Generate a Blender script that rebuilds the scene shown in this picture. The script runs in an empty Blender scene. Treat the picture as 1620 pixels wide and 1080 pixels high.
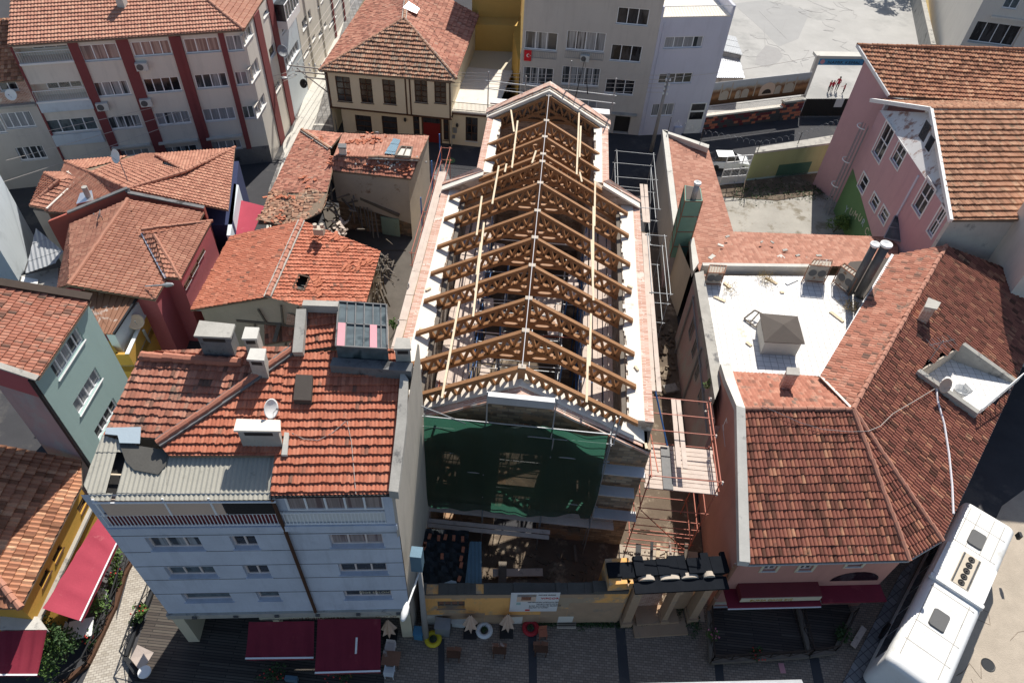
import bpy, bmesh, math, random
import numpy as np
from mathutils import Vector, Matrix
random.seed(7); NR = np.random.RandomState(5)
S = bpy.context.scene; COL = S.collection
# ---------------- camera (solved from the vanishing points of the photograph) ----------------
F = 1123.; CX, CY = 810., 540.; H = 38.
_n = np.array([735-CX, 1600-CY, F]); _d = _n/np.linalg.norm(_n)
_v = np.array([950-CX, -676-CY, F]); _v = _v-_d*_v.dot(_d); _y = _v/np.linalg.norm(_v)
_x = np.cross(_d, _y); _x = _x if _x[0] > 0 else -_x
R = np.array([_x, _y, -_d])
cam = bpy.data.cameras.new('camera'); co = bpy.data.objects.new('camera', cam); COL.objects.link(co)
cam.sensor_width = 36; cam.lens = F/1620*36; cam.clip_end = 800; cam.clip_start = .5
m = Matrix.Identity(4); cols = [R@np.array([1, 0, 0]), R@np.array([0, -1, 0]), R@np.array([0, 0, -1])]
for j in range(3):
    for i in range(3): m[i][j] = cols[j][i]
m[2][3] = H; co.matrix_world = m; S.camera = co
# ---------------- light ----------------
ELEV, AZ = math.radians(46), math.radians(12.5)      # sun beyond the scene, a little to the right
W = bpy.data.worlds.new('World'); S.world = W; W.use_nodes = True
nt = W.node_tree; nt.nodes.clear()
sk = nt.nodes.new('ShaderNodeTexSky'); sk.sky_type = 'NISHITA'; sk.sun_disc = False
sk.sun_elevation = ELEV; sk.sun_rotation = AZ; sk.air_density = 1.0; sk.dust_density = 1.0
bg = nt.nodes.new('ShaderNodeBackground'); bg.inputs[1].default_value = .088
wo = nt.nodes.new('ShaderNodeOutputWorld'); nt.links.new(sk.outputs[0], bg.inputs[0]); nt.links.new(bg.outputs[0], wo.inputs[0])
sl = bpy.data.lights.new('sun', 'SUN'); sl.energy = 5.0; sl.angle = math.radians(.53); sl.color = (1, .95, .87)
so = bpy.data.objects.new('sun', sl); COL.objects.link(so)
sd = Vector((math.sin(AZ)*math.cos(ELEV), math.cos(AZ)*math.cos(ELEV), math.sin(ELEV)))
so.rotation_euler = sd.to_track_quat('Z', 'Y').to_euler()
S.view_settings.view_transform = 'Standard'; S.view_settings.look = 'None'; S.view_settings.exposure = 0.34
S.view_settings.gamma = 1
# ---------------- survey helpers: a measured image point + a height (or a plane) gives a place ----------------
OR = dict(a=(0,0,3.24), b=(400,0,3.24), c=(800,0,3.24), d=(1120,0,3.24), e=(0,300,3.24), f=(400,300,3.24), g=(800,300,3.24), h=(1120,300,3.24),
 i=(0,580,4.05), j=(0,814,4.05), k=(350,580,4.05), l=(350,814,4.05), m=(650,600,4.05), n=(650,814,4.05), o=(950,600,4.05), p=(950,814,4.05),
 q=(1220,580,4.05), r=(1220,814,4.05), u=(220,440,5.4), v=(420,180,4.911), w=(1020,180,4.5), x=(1280,60,3.176), y=(400,0,4.5),
 t=(640,120,3.857), z=(640,380,3.857), A=(900,640,5.4), B=(900,820,5.4), C=(600,150,6.75), D=(740,460,6.75), E=(1030,380,3.176), s=(0,0,1.))
def ray(c, x, y):
    o = OR[c]; return R@np.array([o[0]+x/o[2]-CX, o[1]+y/o[2]-CY, F])
def P(c, x, y, z=0.):
    r = ray(c, x, y); t = (z-H)/r[2]; return Vector((r[0]*t, r[1]*t, z))
def VP(c, x, y, A, B):
    """(s, z) where the sight line meets the vertical plane through A, B"""
    dx, dy = B[0]-A[0], B[1]-A[1]; L = math.hypot(dx, dy); dx /= L; dy /= L
    r = ray(c, x, y); t = (A[0]*-dy+A[1]*dx)/(r[0]*-dy+r[1]*dx)
    return ((r[0]*t-A[0])*dx+(r[1]*t-A[1])*dy, H+r[2]*t)
def PL(c, x, y, pl):
    """meets the plane given by 3 points"""
    a, b, d = [Vector(q) for q in pl[:3]]; n = (b-a).cross(d-a)
    r = Vector(ray(c, x, y)); o = Vector((0, 0, H)); return o+r*((a-o).dot(n)/r.dot(n))
def lerp(a, b, t): return a+(b-a)*t
# ---------------- materials ----------------
M = {}
def N(nt, t, **k):
    n = nt.nodes.new(t)
    for a, b in k.items():
        if a.startswith('_'): setattr(n, a[1:], b)
        else: n.inputs[int(a[1:])].default_value = b
    return n
def base(name, rough=.9, metal=0., spec=.3):
    m = bpy.data.materials.new(name); m.use_nodes = True; nt = m.node_tree
    b = nt.nodes['Principled BSDF']; b.inputs['Roughness'].default_value = rough; b.inputs['Metallic'].default_value = metal
    b.inputs['Specular IOR Level'].default_value = spec; M[name] = m
    return m, nt, b
def ma(nt, op, a, b=None, c=None):
    n = nt.nodes.new('ShaderNodeMath'); n.operation = op
    for i, q in enumerate((a, b, c)):
        if q is None: continue
        if isinstance(q, (int, float)): n.inputs[i].default_value = q
        else: nt.links.new(q, n.inputs[i])
    return n.outputs[0]
def mixc(nt, f, a, b, mode='MIX'):
    n = nt.nodes.new('ShaderNodeMix'); n.data_type = 'RGBA'; n.blend_type = mode
    for i, q in ((0, f), (6, a), (7, b)):
        if isinstance(q, (int, float)): n.inputs[i].default_value = q
        elif isinstance(q, tuple): n.inputs[i].default_value = (*q[:3], 1)
        else: nt.links.new(q, n.inputs[i])
    return n.outputs[2]
def noise(nt, vec, scale, detail=4, rough=.6):
    n = N(nt, 'ShaderNodeTexNoise'); n.inputs['Scale'].default_value = scale; n.inputs['Detail'].default_value = detail; n.inputs['Roughness'].default_value = rough
    nt.links.new(vec, n.inputs['Vector']); return n.outputs['Fac']
def ramp(nt, f, st, interp='LINEAR'):
    n = N(nt, 'ShaderNodeValToRGB'); cr = n.color_ramp; cr.interpolation = interp
    while len(cr.elements) < len(st): cr.elements.new(.5)
    for e, (p, c) in zip(cr.elements, st):
        e.position = p; e.color = (*(c if isinstance(c, tuple) else (c, c, c)), 1)
    nt.links.new(f, n.inputs[0]); return n.outputs[0]
def coord(nt, scale=(1, 1, 1), which='Object', world=True):
    if world:
        g = N(nt, 'ShaderNodeNewGeometry').outputs['Position']
    else: g = N(nt, 'ShaderNodeTexCoord').outputs[which]
    mp = N(nt, 'ShaderNodeMapping'); mp.inputs['Scale'].default_value = scale; nt.links.new(g, mp.inputs['Vector']); return mp.outputs[0]
def bump(nt, b, h, st=.3, dist=.02):
    n = N(nt, 'ShaderNodeBump'); n.inputs['Strength'].default_value = st; n.inputs['Distance'].default_value = dist
    nt.links.new(h, n.inputs['Height']); nt.links.new(n.outputs[0], b.inputs['Normal'])
def plain(name, c, rough=.85, var=.18, sc=1.5, metal=0., dirt=None, dsc=.6, dth=.55, bmp=.25, spec=.3, streak=0., fine=14):
    """painted / rendered / bare surface: soft tone variation, optional patches of another colour, runs of dirt"""
    m, nt, b = base(name, rough, metal, spec)
    v = coord(nt); n1 = noise(nt, v, sc, 6, .65); n2 = noise(nt, v, fine, 3)
    k = ma(nt, 'ADD', ma(nt, 'MULTIPLY', n1, 2*var), ma(nt, 'MULTIPLY', n2, var*.8)); k = ma(nt, 'ADD', k, 1-1.4*var)
    col = mixc(nt, 1., tuple(c), N(nt, 'ShaderNodeCombineColor').outputs[0], 'MULTIPLY')
    cc = [n for n in nt.nodes if n.type == 'COMBINE_COLOR'][-1]
    for i in range(3): nt.links.new(k, cc.inputs[i])
    if dirt:
        d = ramp(nt, noise(nt, coord(nt, (1, 1, .8)), dsc, 8, .7), [(dth, 0.), (dth+.09, 1.)]); col = mixc(nt, d, col, dirt)
    if streak:
        s = ramp(nt, noise(nt, coord(nt, (1.1, 1.1, .16)), 1.2, 6, .75), [(.5, 0.), (.8, streak)]); col = mixc(nt, s, col, tuple(x*.45 for x in c))
    nt.links.new(col, b.inputs['Base Color'])
    if bmp: bump(nt, b, n2, bmp)
    return m
def cells(nt, x, y, w, h, off=.5, shift=0.):
    """random value per cell, and distance masks to the joints"""
    r = ma(nt, 'FLOOR', ma(nt, 'DIVIDE', y, h)); odd = ma(nt, 'MODULO', ma(nt, 'ABSOLUTE', r), 2.)
    xx = ma(nt, 'ADD', ma(nt, 'DIVIDE', x, w), ma(nt, 'MULTIPLY', odd, off)); cx = ma(nt, 'FLOOR', xx)
    cb = N(nt, 'ShaderNodeCombineXYZ'); nt.links.new(cx, cb.inputs[0]); nt.links.new(r, cb.inputs[1]); cb.inputs[2].default_value = shift
    wn = N(nt, 'ShaderNodeTexWhiteNoise'); wn.noise_dimensions = '3D'; nt.links.new(cb.outputs[0], wn.inputs['Vector'])
    fx = ma(nt, 'MULTIPLY', ma(nt, 'PINGPONG', xx, .5), w); fy = ma(nt, 'MULTIPLY', ma(nt, 'PINGPONG', ma(nt, 'DIVIDE', y, h), .5), h)
    return wn.outputs['Value'], fx, fy
def sepv(nt, v):
    s = N(nt, 'ShaderNodeSeparateXYZ'); nt.links.new(v, s.inputs[0]); return s.outputs
def rot(nt, v, deg):
    mp = N(nt, 'ShaderNodeMapping'); mp.inputs['Rotation'].default_value = (0, 0, math.radians(deg)); nt.links.new(v, mp.inputs['Vector']); return mp.outputs[0]
def blocks(name, st, w, h, joint=(.3, .28, .25), jw=.012, off=.5, vertical=True, deg=0, rough=.9, interp='LINEAR', patch=None, pth=.55, psc=.5, var=.25, bmp=.3):
    """masonry, paving or tiling: every unit has its own tone; optional patches of plaster"""
    m, nt, b = base(name, rough); v = coord(nt)
    if deg: v = rot(nt, v, deg)
    o = sepv(nt, v)
    if vertical: x, y = ma(nt, 'ADD', o[0], ma(nt, 'MULTIPLY', o[1], .9)), o[2]
    else: x, y = o[0], o[1]
    if patch:
        wv = noise(nt, v, 1.2, 2); x = ma(nt, 'ADD', x, ma(nt, 'MULTIPLY', wv, .12)); y = ma(nt, 'ADD', y, ma(nt, 'MULTIPLY', wv, .12))
    r, fx, fy = cells(nt, x, y, w, h, off); col = ramp(nt, r, st, interp)
    jm = ramp(nt, ma(nt, 'MINIMUM', fx, fy), [(0, 1.), (jw, 1.), (jw+.006, 0.)]) if jw else None
    if jw: col = mixc(nt, jm, col, joint)
    n1 = noise(nt, v, .7, 7, .7); k = ma(nt, 'ADD', ma(nt, 'MULTIPLY', n1, 2*var), 1-var)
    cc = N(nt, 'ShaderNodeCombineColor')
    for i in range(3): nt.links.new(k, cc.inputs[i])
    col = mixc(nt, 1., col, cc.outputs[0], 'MULTIPLY')
    if patch:
        d = ramp(nt, noise(nt, v, psc, 8, .68), [(pth, 0.), (pth+.03, 1.)]); col = mixc(nt, d, col, patch)
    nt.links.new(col, b.inputs['Base Color'])
    hh = ma(nt, 'ADD', noise(nt, v, 9, 4), ma(nt, 'MULTIPLY', r, .5)); bump(nt, b, hh, bmp, .03)
    return m
def tiles(name, st, lich=None, lth=.62, var=.27, rough=.85, band=0.):
    """clay roof tiles: geometry makes the shape, UV cells (one per tile) carry each tile's fired colour"""
    m, nt, b = base(name, rough, 0, .25)
    uv = N(nt, 'ShaderNodeUVMap').outputs[0]; o = sepv(nt, uv)
    r, fx, fy = cells(nt, o[0], o[1], 1., 1., 0.)
    col = ramp(nt, r, st); v = coord(nt)
    n1 = noise(nt, v, .5, 8, .72); n2 = noise(nt, v, 12, 4, .7)
    k = ma(nt, 'ADD', ma(nt, 'ADD', ma(nt, 'MULTIPLY', n1, 2*var), ma(nt, 'MULTIPLY', n2, .5)), .75-var)
    cc = N(nt, 'ShaderNodeCombineColor')
    for i in range(3): nt.links.new(k, cc.inputs[i])
    col = mixc(nt, 1., col, cc.outputs[0], 'MULTIPLY')
    if lich:
        d = ramp(nt, ma(nt, 'ADD', ma(nt, 'MULTIPLY', noise(nt, v, 1.1, 8, .75), .8), ma(nt, 'MULTIPLY', r, .22)), [(lth, 0.), (lth+.09, .8)]); col = mixc(nt, d, col, lich)
    nt.links.new(col, b.inputs['Base Color']); bump(nt, b, n2, .35, .02); return m
# ---------------- mesh builder ----------------
class MB:
    def __init__(s): s.v = []; s.f = []
    def add(s, vs, fs):
        o = len(s.v); s.v += [tuple(q) for q in vs]; s.f += [tuple(o+i for i in f) for f in fs]; return s
    def quad(s, *p): return s.add(p, [tuple(range(len(p)))])
    def hexa(s, b, t): return s.add(list(b)+list(t), [(3,2,1,0), (4,5,6,7), (0,1,5,4), (1,2,6,5), (2,3,7,6), (3,0,4,7)])
    def box(s, c, d, rz=0., tilt=None):
        x, y, z = d[0]/2, d[1]/2, d[2]/2; q = Matrix.Rotation(rz, 3, 'Z')
        if tilt: q = q@Matrix.Rotation(tilt[0], 3, 'X')@Matrix.Rotation(tilt[1], 3, 'Y')
        k = [Vector(c)+q@Vector(p) for p in ((-x,-y,-z), (x,-y,-z), (x,y,-z), (-x,y,-z), (-x,-y,z), (x,-y,z), (x,y,z), (-x,y,z))]
        return s.hexa(k[:4], k[4:])
    def prism(s, poly, z0, z1):
        n = len(poly); b = [(p[0], p[1], z0) for p in poly]; t = [(p[0], p[1], z1) for p in poly]
        return s.add(b+t, [tuple(range(n))[::-1], tuple(range(n, 2*n))]+[(i, (i+1) % n, n+(i+1) % n, n+i) for i in range(n)])
    def slab(s, pts, th):
        """polygon in space given thickness downwards"""
        n = len(pts); b = [(p[0], p[1], p[2]-th) for p in pts]; t = [tuple(p) for p in pts]
        return s.add(b+t, [tuple(range(n))[::-1], tuple(range(n, 2*n))]+[(i, (i+1) % n, n+(i+1) % n, n+i) for i in range(n)])
    def beam(s, p, q, w, h, up=(0, 0, 1)):
        p = Vector(p); q = Vector(q); d = (q-p); d.normalize(); u = Vector(up)
        if abs(d.dot(u)) > .98: u = Vector((1, 0, 0))
        x = d.cross(u).normalized(); y = x.cross(d).normalized()
        k = [a+x*sx*w/2+y*sy*h/2 for a in (p, q) for sx, sy in ((-1,-1), (1,-1), (1,1), (-1,1))]
        return s.hexa(k[:4], k[4:])
    def tube(s, pts, r, n=6, cap=True):
        pts = [Vector(p) for p in pts]; rr = r if isinstance(r, (list, tuple)) else [r]*len(pts); o = len(s.v)
        for i, p in enumerate(pts):
            d = (pts[min(i+1, len(pts)-1)]-pts[max(i-1, 0)])
            d = d.normalized() if d.length > 1e-6 else Vector((0, 0, 1))
            u = Vector((0, 0, 1)) if abs(d.z) < .95 else Vector((1, 0, 0)); x = d.cross(u).normalized(); y = x.cross(d)
            for k in range(n):
                a = 2*math.pi*k/n; s.v.append(tuple(p+x*math.cos(a)*rr[i]+y*math.sin(a)*rr[i]))
        for i in range(len(pts)-1):
            for k in range(n): s.f.append((o+i*n+k, o+i*n+(k+1) % n, o+(i+1)*n+(k+1) % n, o+(i+1)*n+k))
        if cap: s.f.append(tuple(o+k for k in range(n))[::-1]); s.f.append(tuple(o+(len(pts)-1)*n+k for k in range(n)))
        return s
    def lathe(s, c, prof, n=16, sx=1., sy=1., axis=None):
        o = len(s.v); q = Vector(axis).normalized().to_track_quat('Z', 'Y').to_matrix() if axis else Matrix.Identity(3)
        for r, z in prof:
            for k in range(n):
                a = 2*math.pi*k/n; s.v.append(tuple(Vector(c)+q@Vector((r*math.cos(a)*sx, r*math.sin(a)*sy, z))))
        for i in range(len(prof)-1):
            for k in range(n): s.f.append((o+i*n+k, o+i*n+(k+1) % n, o+(i+1)*n+(k+1) % n, o+(i+1)*n+k))
        s.f.append(tuple(o+k for k in range(n))[::-1]); s.f.append(tuple(o+(len(prof)-1)*n+k for k in range(n))); return s
    def ball(s, c, r, n=10, m=6, sz=1.):
        return s.lathe(c, [(max(.01, r*math.sin(math.pi*i/m)), -r*sz*math.cos(math.pi*i/m)) for i in range(m+1)], n)
    def build(s, name, mat, parent=None, smooth=False, uv=None):
        me = bpy.data.meshes.new(name); V = np.array(s.v, float).reshape(-1, 3)
        if parent is None: off = Vector(((V[:,0].min()+V[:,0].max())/2, (V[:,1].min()+V[:,1].max())/2, V[:,2].min()))
        else:
            r = parent
            while r.parent: r = r.parent
            off = r.location.copy()
        me.from_pydata((V-np.array(off)).tolist(), [], s.f)
        me.materials.append(M[mat] if isinstance(mat, str) else mat)
        o = bpy.data.objects.new(name, me); COL.objects.link(o)
        if parent is None: o.location = off
        else: o.parent = parent
        bm = bmesh.new(); bm.from_mesh(me); bmesh.ops.recalc_face_normals(bm, faces=bm.faces); bm.to_mesh(me); bm.free()
        if smooth: me.polygons.foreach_set('use_smooth', [True]*len(me.polygons))
        return o
def tag(o, label=None, cat=None, group=None, kind=None):
    for k, v in (('label', label), ('category', cat), ('group', group), ('kind', kind)):
        if v: o[k] = v
    return o
def thing(name, label, cat, loc, group=None, kind=None):
    o = bpy.data.objects.new(name, None); COL.objects.link(o); o.location = Vector((loc[0], loc[1], loc[2] if len(loc) > 2 else 0))
    o.empty_display_size = .3; return tag(o, label, cat, group, kind)
def struct(name, mb, mat, smooth=False): return tag(mb.build(name, mat, None, smooth), kind='structure')
def copy_tree(o, parent=None):
    c = o.copy(); COL.objects.link(c); c.parent = parent
    for ch in o.children: copy_tree(ch, c)
    return c
# ---------------- tiled roofs ----------------
def roofmesh(pts, tw=.22, th=.38, amp=.04, lip=.05, kind='mars', jit=.012, hole=None, sag=0., seed=0, udir=None):
    """real tiles over a planar polygon; the first edge is the eave"""
    rs = np.random.RandomState(seed+11); pts = [Vector(p) for p in pts]
    c = sum(pts, Vector())/len(pts); n = Vector()
    for i in range(len(pts)): n += (pts[i]-c).cross(pts[(i+1) % len(pts)]-c)
    n.normalize()
    if n.z < 0: n = -n
    u = udir.copy() if udir else (pts[1]-pts[0]); u -= n*u.dot(n); u.normalize(); v = n.cross(u)
    if (c-pts[0]).dot(v) < 0: v = -v
    loc = [((p-c).dot(u), (p-c).dot(v)) for p in pts]
    u0, u1 = min(a for a, b in loc), max(a for a, b in loc); v0, v1 = min(b for a, b in loc), max(b for a, b in loc)
    gu, gv = c.dot(u), c.dot(v); u0 = math.floor((u0+gu)/tw)*tw-gu; v0 = math.floor((v0+gv)/th)*th-gv
    sub = 6 if kind == 'barrel' else 4
    nu = int((u1-u0)/tw)+2; nv = int((v1-v0)/th)+2
    uu = u0+np.arange(nu*sub+1)*tw/sub; ph = (np.arange(nu*sub+1) % sub)/sub
    if kind == 'barrel': prof = amp*np.abs(np.sin(np.pi*ph))**.7
    else: prof = amp*np.array([0, .45, 1, .5])[(np.arange(nu*sub+1) % sub)]
    verts = []; faces = []; uvs = []
    cols = len(uu); row = 0
    jr = rs.randn(nv+1)*jit; tid = np.minimum(np.arange(cols)//sub, nu)
    for j in range(nv):
        jt = rs.randn(nu+1)*jit; jh = np.abs(rs.randn(nu+1))*jit*.7
        for e in (0, 1):
            vv = v0+(j+e)*th-(jt[tid] if e == 0 else 0)+jr[j+e]*(1 if e == 0 else 1)
            hh = prof+(lip+jh[tid] if e == 0 else 0)
            if sag: hh = hh+sag*(np.sin(uu*1.3+j*.21)+np.sin(uu*.5+j*.47+1))*.5
            base_ = np.array(c)[None, :]+uu[:, None]*np.array(u)+(vv+0*uu)[:, None]*np.array(v)+hh[:, None]*np.array(n)
            verts.append(base_); uvs.append(np.stack([uu/tw-.001+0*uu, np.full(cols, j+(.02 if e == 0 else .98))], 1))
    V = np.concatenate(verts); UVv = np.concatenate(uvs); rows = 2*nv
    a = (np.arange(rows-1)[:, None]*cols+np.arange(cols-1)[None, :]).ravel()
    Fc = np.stack([a, a+1, a+cols+1, a+cols], 1)
    ridx = np.repeat(np.arange(rows-1), cols-1); cidx = np.tile(np.arange(cols-1), rows-1)
    me = bpy.data.meshes.new('t'); me.from_pydata(V.tolist(), [], Fc.tolist())
    ul = me.uv_layers.new(name='UVMap'); tile_u = (cidx//sub)+.5; tile_v = (ridx+1)//2-((ridx % 2 == 1)*0)+.0
    tv = np.where(ridx % 2 == 0, ridx//2, (ridx+1)//2)+.5
    L = np.stack([np.repeat(tile_u, 4), np.repeat(tv, 4)], 1)+seed*37; ul.data.foreach_set('uv', L.ravel())
    bm = bmesh.new(); bm.from_mesh(me); bpy.data.meshes.remove(me)
    k = len(pts); cc2 = Vector(c)
    for i in range(k):
        p, q = pts[i], pts[(i+1) % k]; en = (q-p).cross(n)
        if (cc2-p).dot(en) > 0: en = -en
        bmesh.ops.bisect_plane(bm, geom=bm.verts[:]+bm.edges[:]+bm.faces[:], plane_co=p, plane_no=en, clear_outer=True)
    if hole:
        hl = [((Vector(p)-c).dot(u), (Vector(p)-c).dot(v)) for p in hole]
        def ins(a, b):
            r = False; j = len(hl)-1
            for i in range(len(hl)):
                if (hl[i][1] > b) != (hl[j][1] > b) and a < (hl[j][0]-hl[i][0])*(b-hl[i][1])/(hl[j][1]-hl[i][1])+hl[i][0]: r = not r
                j = i
            return r
        kill = [f for f in bm.faces if ins((f.calc_center_median()-c).dot(u), (f.calc_center_median()-c).dot(v))]
        bmesh.ops.delete(bm, geom=kill, context='FACES')
    return bm, (c, u, v, n)
def roof(name, mat, slopes, parent, deck=.1, deckmat='soffit', **kw):
    """one mesh of tiles for a roof made of several slopes, over a thin deck"""
    out = bmesh.new(); out.loops.layers.uv.new('UVMap'); r = parent
    while r.parent: r = r.parent
    dk = MB(); sl2 = []
    for s in slopes:
        d = dict(s) if isinstance(s, dict) else dict(p=s); p = [Vector(q) for q in d['p']]; c0 = sum(p, Vector())/len(p); n0 = Vector()
        for i in range(len(p)): n0 += (p[i]-c0).cross(p[(i+1) % len(p)]-c0)
        n0.normalize(); dev = max(abs((q-c0).dot(n0)) for q in p)
        if len(p) > 3 and dev > .07 and not d.get('hole'):
            for i in range(1, len(p)-1): sl2.append({**d, 'p': [p[0], p[i], p[i+1]], 'udir': p[1]-p[0]})
        else: sl2.append(d)
    for i, s in enumerate(sl2):
        k2 = dict(kw)
        k2.update({a: b for a, b in s.items() if a != 'p'}); s = s['p']
        k2.setdefault('seed', i+len(name)+int(abs(s[0][0]*10)) % 50)
        bm, (c_, u__, v__, n_) = roofmesh(s, **k2); t = bpy.data.meshes.new('t'); bm.to_mesh(t); bm.free(); out.from_mesh(t); bpy.data.meshes.remove(t)
        if deck and not k2.get('hole'): dk.slab([Vector(p)-n_*((Vector(p)-c_).dot(n_)+.03) for p in s], deck)
    me = bpy.data.meshes.new(name); out.to_mesh(me); out.free(); me.transform(Matrix.Translation(-r.location))
    me.materials.append(M[mat]); o = bpy.data.objects.new(name, me); COL.objects.link(o); o.parent = parent
    if deck and dk.v: dk.build('roof_deck', deckmat, parent)
    return o
def ridge(lines, mat, parent, r=.13, seg=.4, name='ridge_tile', mortar=None):
    """overlapping half-round ridge tiles along polylines"""
    mb = MB(); mo = MB()
    for p, q in lines:
        p = Vector(p); q = Vector(q); L = (q-p).length; k = max(1, int(L/seg)); d = (q-p)/k
        for i in range(k):
            a = p+d*i; b = p+d*(i+1.12); j = random.uniform(-.015, .015); s = Vector((random.uniform(-.02, .02), random.uniform(-.02, .02), j))
            mb.tube([a+s, b+s+Vector((0, 0, .0))], [r*1.08, r*.86], 8)
        if mortar: mo.beam(p-Vector((0, 0, .04)), q-Vector((0, 0, .04)), r*3.0, .09)
    o = mb.build(name, mat, parent)
    if mortar: mo.build('mortar', mortar, o)
    return o
# ---------------- walls with openings ----------------
def fac(mb, A, B, z0, z1, wins, dep=.14, thick=.0):
    """wall face A->B (outside on the right hand), real recessed openings; returns frame builder"""
    A = Vector((A[0], A[1], 0)); B = Vector((B[0], B[1], 0)); L = (B-A).length; d = (B-A)/L; nn = Vector((d.y, -d.x, 0))
    wins = [w for w in wins if w[1]-w[0] > .05 and w[3]-w[2] > .05]
    ss = sorted(set([0, L]+[min(max(w[i], 0), L) for w in wins for i in (0, 1)])); zz = sorted(set([z0, z1]+[min(max(w[i], z0), z1) for w in wins for i in (2, 3)]))
    P3 = lambda s, z, o=0: A+d*s+Vector((0, 0, z))-nn*o
    for i in range(len(ss)-1):
        for j in range(len(zz)-1):
            sm, zm = (ss[i]+ss[i+1])/2, (zz[j]+zz[j+1])/2
            if any(w[0] < sm < w[1] and w[2] < zm < w[3] for w in wins): continue
            mb.quad(P3(ss[i], zz[j]), P3(ss[i+1], zz[j]), P3(ss[i+1], zz[j+1]), P3(ss[i], zz[j+1]))
    for w in wins:
        a, b, c, e = w[:4]; k = w[6] if len(w) > 6 and w[6] else dep
        mb.quad(P3(a, c), P3(a, e), P3(a, e, k), P3(a, c, k)); mb.quad(P3(b, c), P3(b, e), P3(b, e, k), P3(b, c, k))
        mb.quad(P3(a, c), P3(b, c), P3(b, c, k), P3(a, c, k)); mb.quad(P3(a, e), P3(b, e), P3(b, e, k), P3(a, e, k))
    return P3, nn, d
def window(root, P3, nn, w, fr='pvc', glass=None, sill='sillstone', dep=.14, name='window', bar=.075, hbar=None, surround=None):
    s0, s1, z0, z1 = w[:4]; n = w[4] if len(w) > 4 else 2; style = w[5] if len(w) > 5 else 'c'; dep = w[6] if len(w) > 6 and w[6] else dep
    gl = glass or {'c': 'curtain', 'd': 'dark', 'g': 'glass', 'w': 'whiteboard', 'b': 'drape'}[style[0]]
    up = Vector((0, 0, 1)); mb = MB(); o = dep-.05
    def bar_(a, b, c, e, oo=o, t=.06):
        q = [P3(a, c, oo+t), P3(b, c, oo+t), P3(b, c, oo), P3(a, c, oo)]; q2 = [p+up*(e-c) for p in q]; mb.hexa(q, q2)
    bar_(s0, s1, z0, z0+bar); bar_(s0, s1, z1-bar, z1)
    for i in range(n+1):
        x = s0+(s1-s0)*i/n; x = min(max(x, s0+bar/2), s1-bar/2); bar_(x-bar/2, x+bar/2, z0+bar, z1-bar)
    if hbar:
        for h_ in hbar: bar_(s0+bar, s1-bar, z0+(z1-z0)*h_-bar/2, z0+(z1-z0)*h_+bar/2, o+.005)
    f = mb.build(name, fr, root)
    MB().quad(P3(s0, z0, dep), P3(s1, z0, dep), P3(s1, z1, dep), P3(s0, z1, dep)).build('pane', gl, f)
    if sill:
        sb = MB(); q = [P3(s0-.06, z0-.05, dep-.06), P3(s1+.06, z0-.05, dep-.06), P3(s1+.06, z0-.05, -.07), P3(s0-.06, z0-.05, -.07)]
        sb.hexa(q, [p+up*.045 for p in q]); sb.build('sill', sill, f)
    if surround:
        sb = MB()
        for a, b, c, e in ((s0-.14, s0-.003, z0-.14, z1+.14), (s1+.003, s1+.14, z0-.14, z1+.14), (s0-.003, s1+.003, z1+.003, z1+.14), (s0-.003, s1+.003, z0-.14, z0-.06)):
            q = [P3(a, c, .0), P3(b, c, .0), P3(b, c, -.035), P3(a, c, -.035)]; sb.hexa(q, [p+up*(e-c) for p in q])
        sb.build('surround', surround, f)
    return f
def wp(A, B, L):
    """window list measured in the photo: (crop, xBL, yBL, xTR, yTR, panes, style) -> wall coordinates"""
    out = []
    for t in L:
        c, x0, y0, x1, y1 = t[:5]; a = VP(c, x0, y0, A, B); b = VP(c, x1, y1, A, B); out.append((a[0], b[0], a[1], b[1])+tuple(t[5:]))
    return out
def facade(root, wall, A, B, z0, z1, wl, fr='pvc', raw=False, **kw):
    ws = wl if raw or not wl or not isinstance(wl[0][0], str) else wp(A, B, wl); dep = kw.get('dep', .14)
    P3, nn, d = fac(wall, A, B, z0, z1, ws, dep)
    for w in ws:
        if w[1]-w[0] > .05 and w[3]-w[2] > .05 and not (len(w) > 5 and w[5] == 'none'): window(root, P3, nn, w, fr=fr, **kw)
    return P3, nn, d
def text(txt, P3, s, z, hgt, mat, parent, off=-.01, name='lettering', rz=None, wide=1., d=None, tilt=0.):
    cu = bpy.data.curves.new('t', 'FONT'); cu.body = txt; cu.size = hgt*1.4; cu.extrude = .008; cu.space_character = 1.05
    ob = bpy.data.objects.new('t', cu); COL.objects.link(ob); dg = bpy.context.evaluated_depsgraph_get(); me = bpy.data.meshes.new_from_object(ob.evaluated_get(dg))
    bpy.data.objects.remove(ob); me.name = name
    if not me.vertices: return None
    o0 = P3(s, z, off); dx = (P3(s+1, z, off)-o0).normalized(); r = parent
    while r.parent: r = r.parent
    up = (P3(s, z+1, off)-o0).normalized(); nz = dx.cross(up)
    ct, st_ = math.cos(tilt), math.sin(tilt); ex = (dx*ct+up*st_)*wide; ey = up*ct-dx*st_
    mt = Matrix(((ex.x, ey.x, nz.x, o0.x-r.location.x), (ex.y, ey.y, nz.y, o0.y-r.location.y), (ex.z, ey.z, nz.z, o0.z-r.location.z), (0, 0, 0, 1)))
    me.transform(mt); me.materials.clear(); me.materials.append(M[mat]); o = bpy.data.objects.new(name, me); COL.objects.link(o); o.parent = parent; return o
def inset(poly, k):
    c = sum((Vector(p[:2]) for p in poly), Vector((0, 0)))/len(poly)
    return [c+(Vector(p[:2])-c)*(1-k/max(1., (Vector(p[:2])-c).length)) for p in poly]
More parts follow.
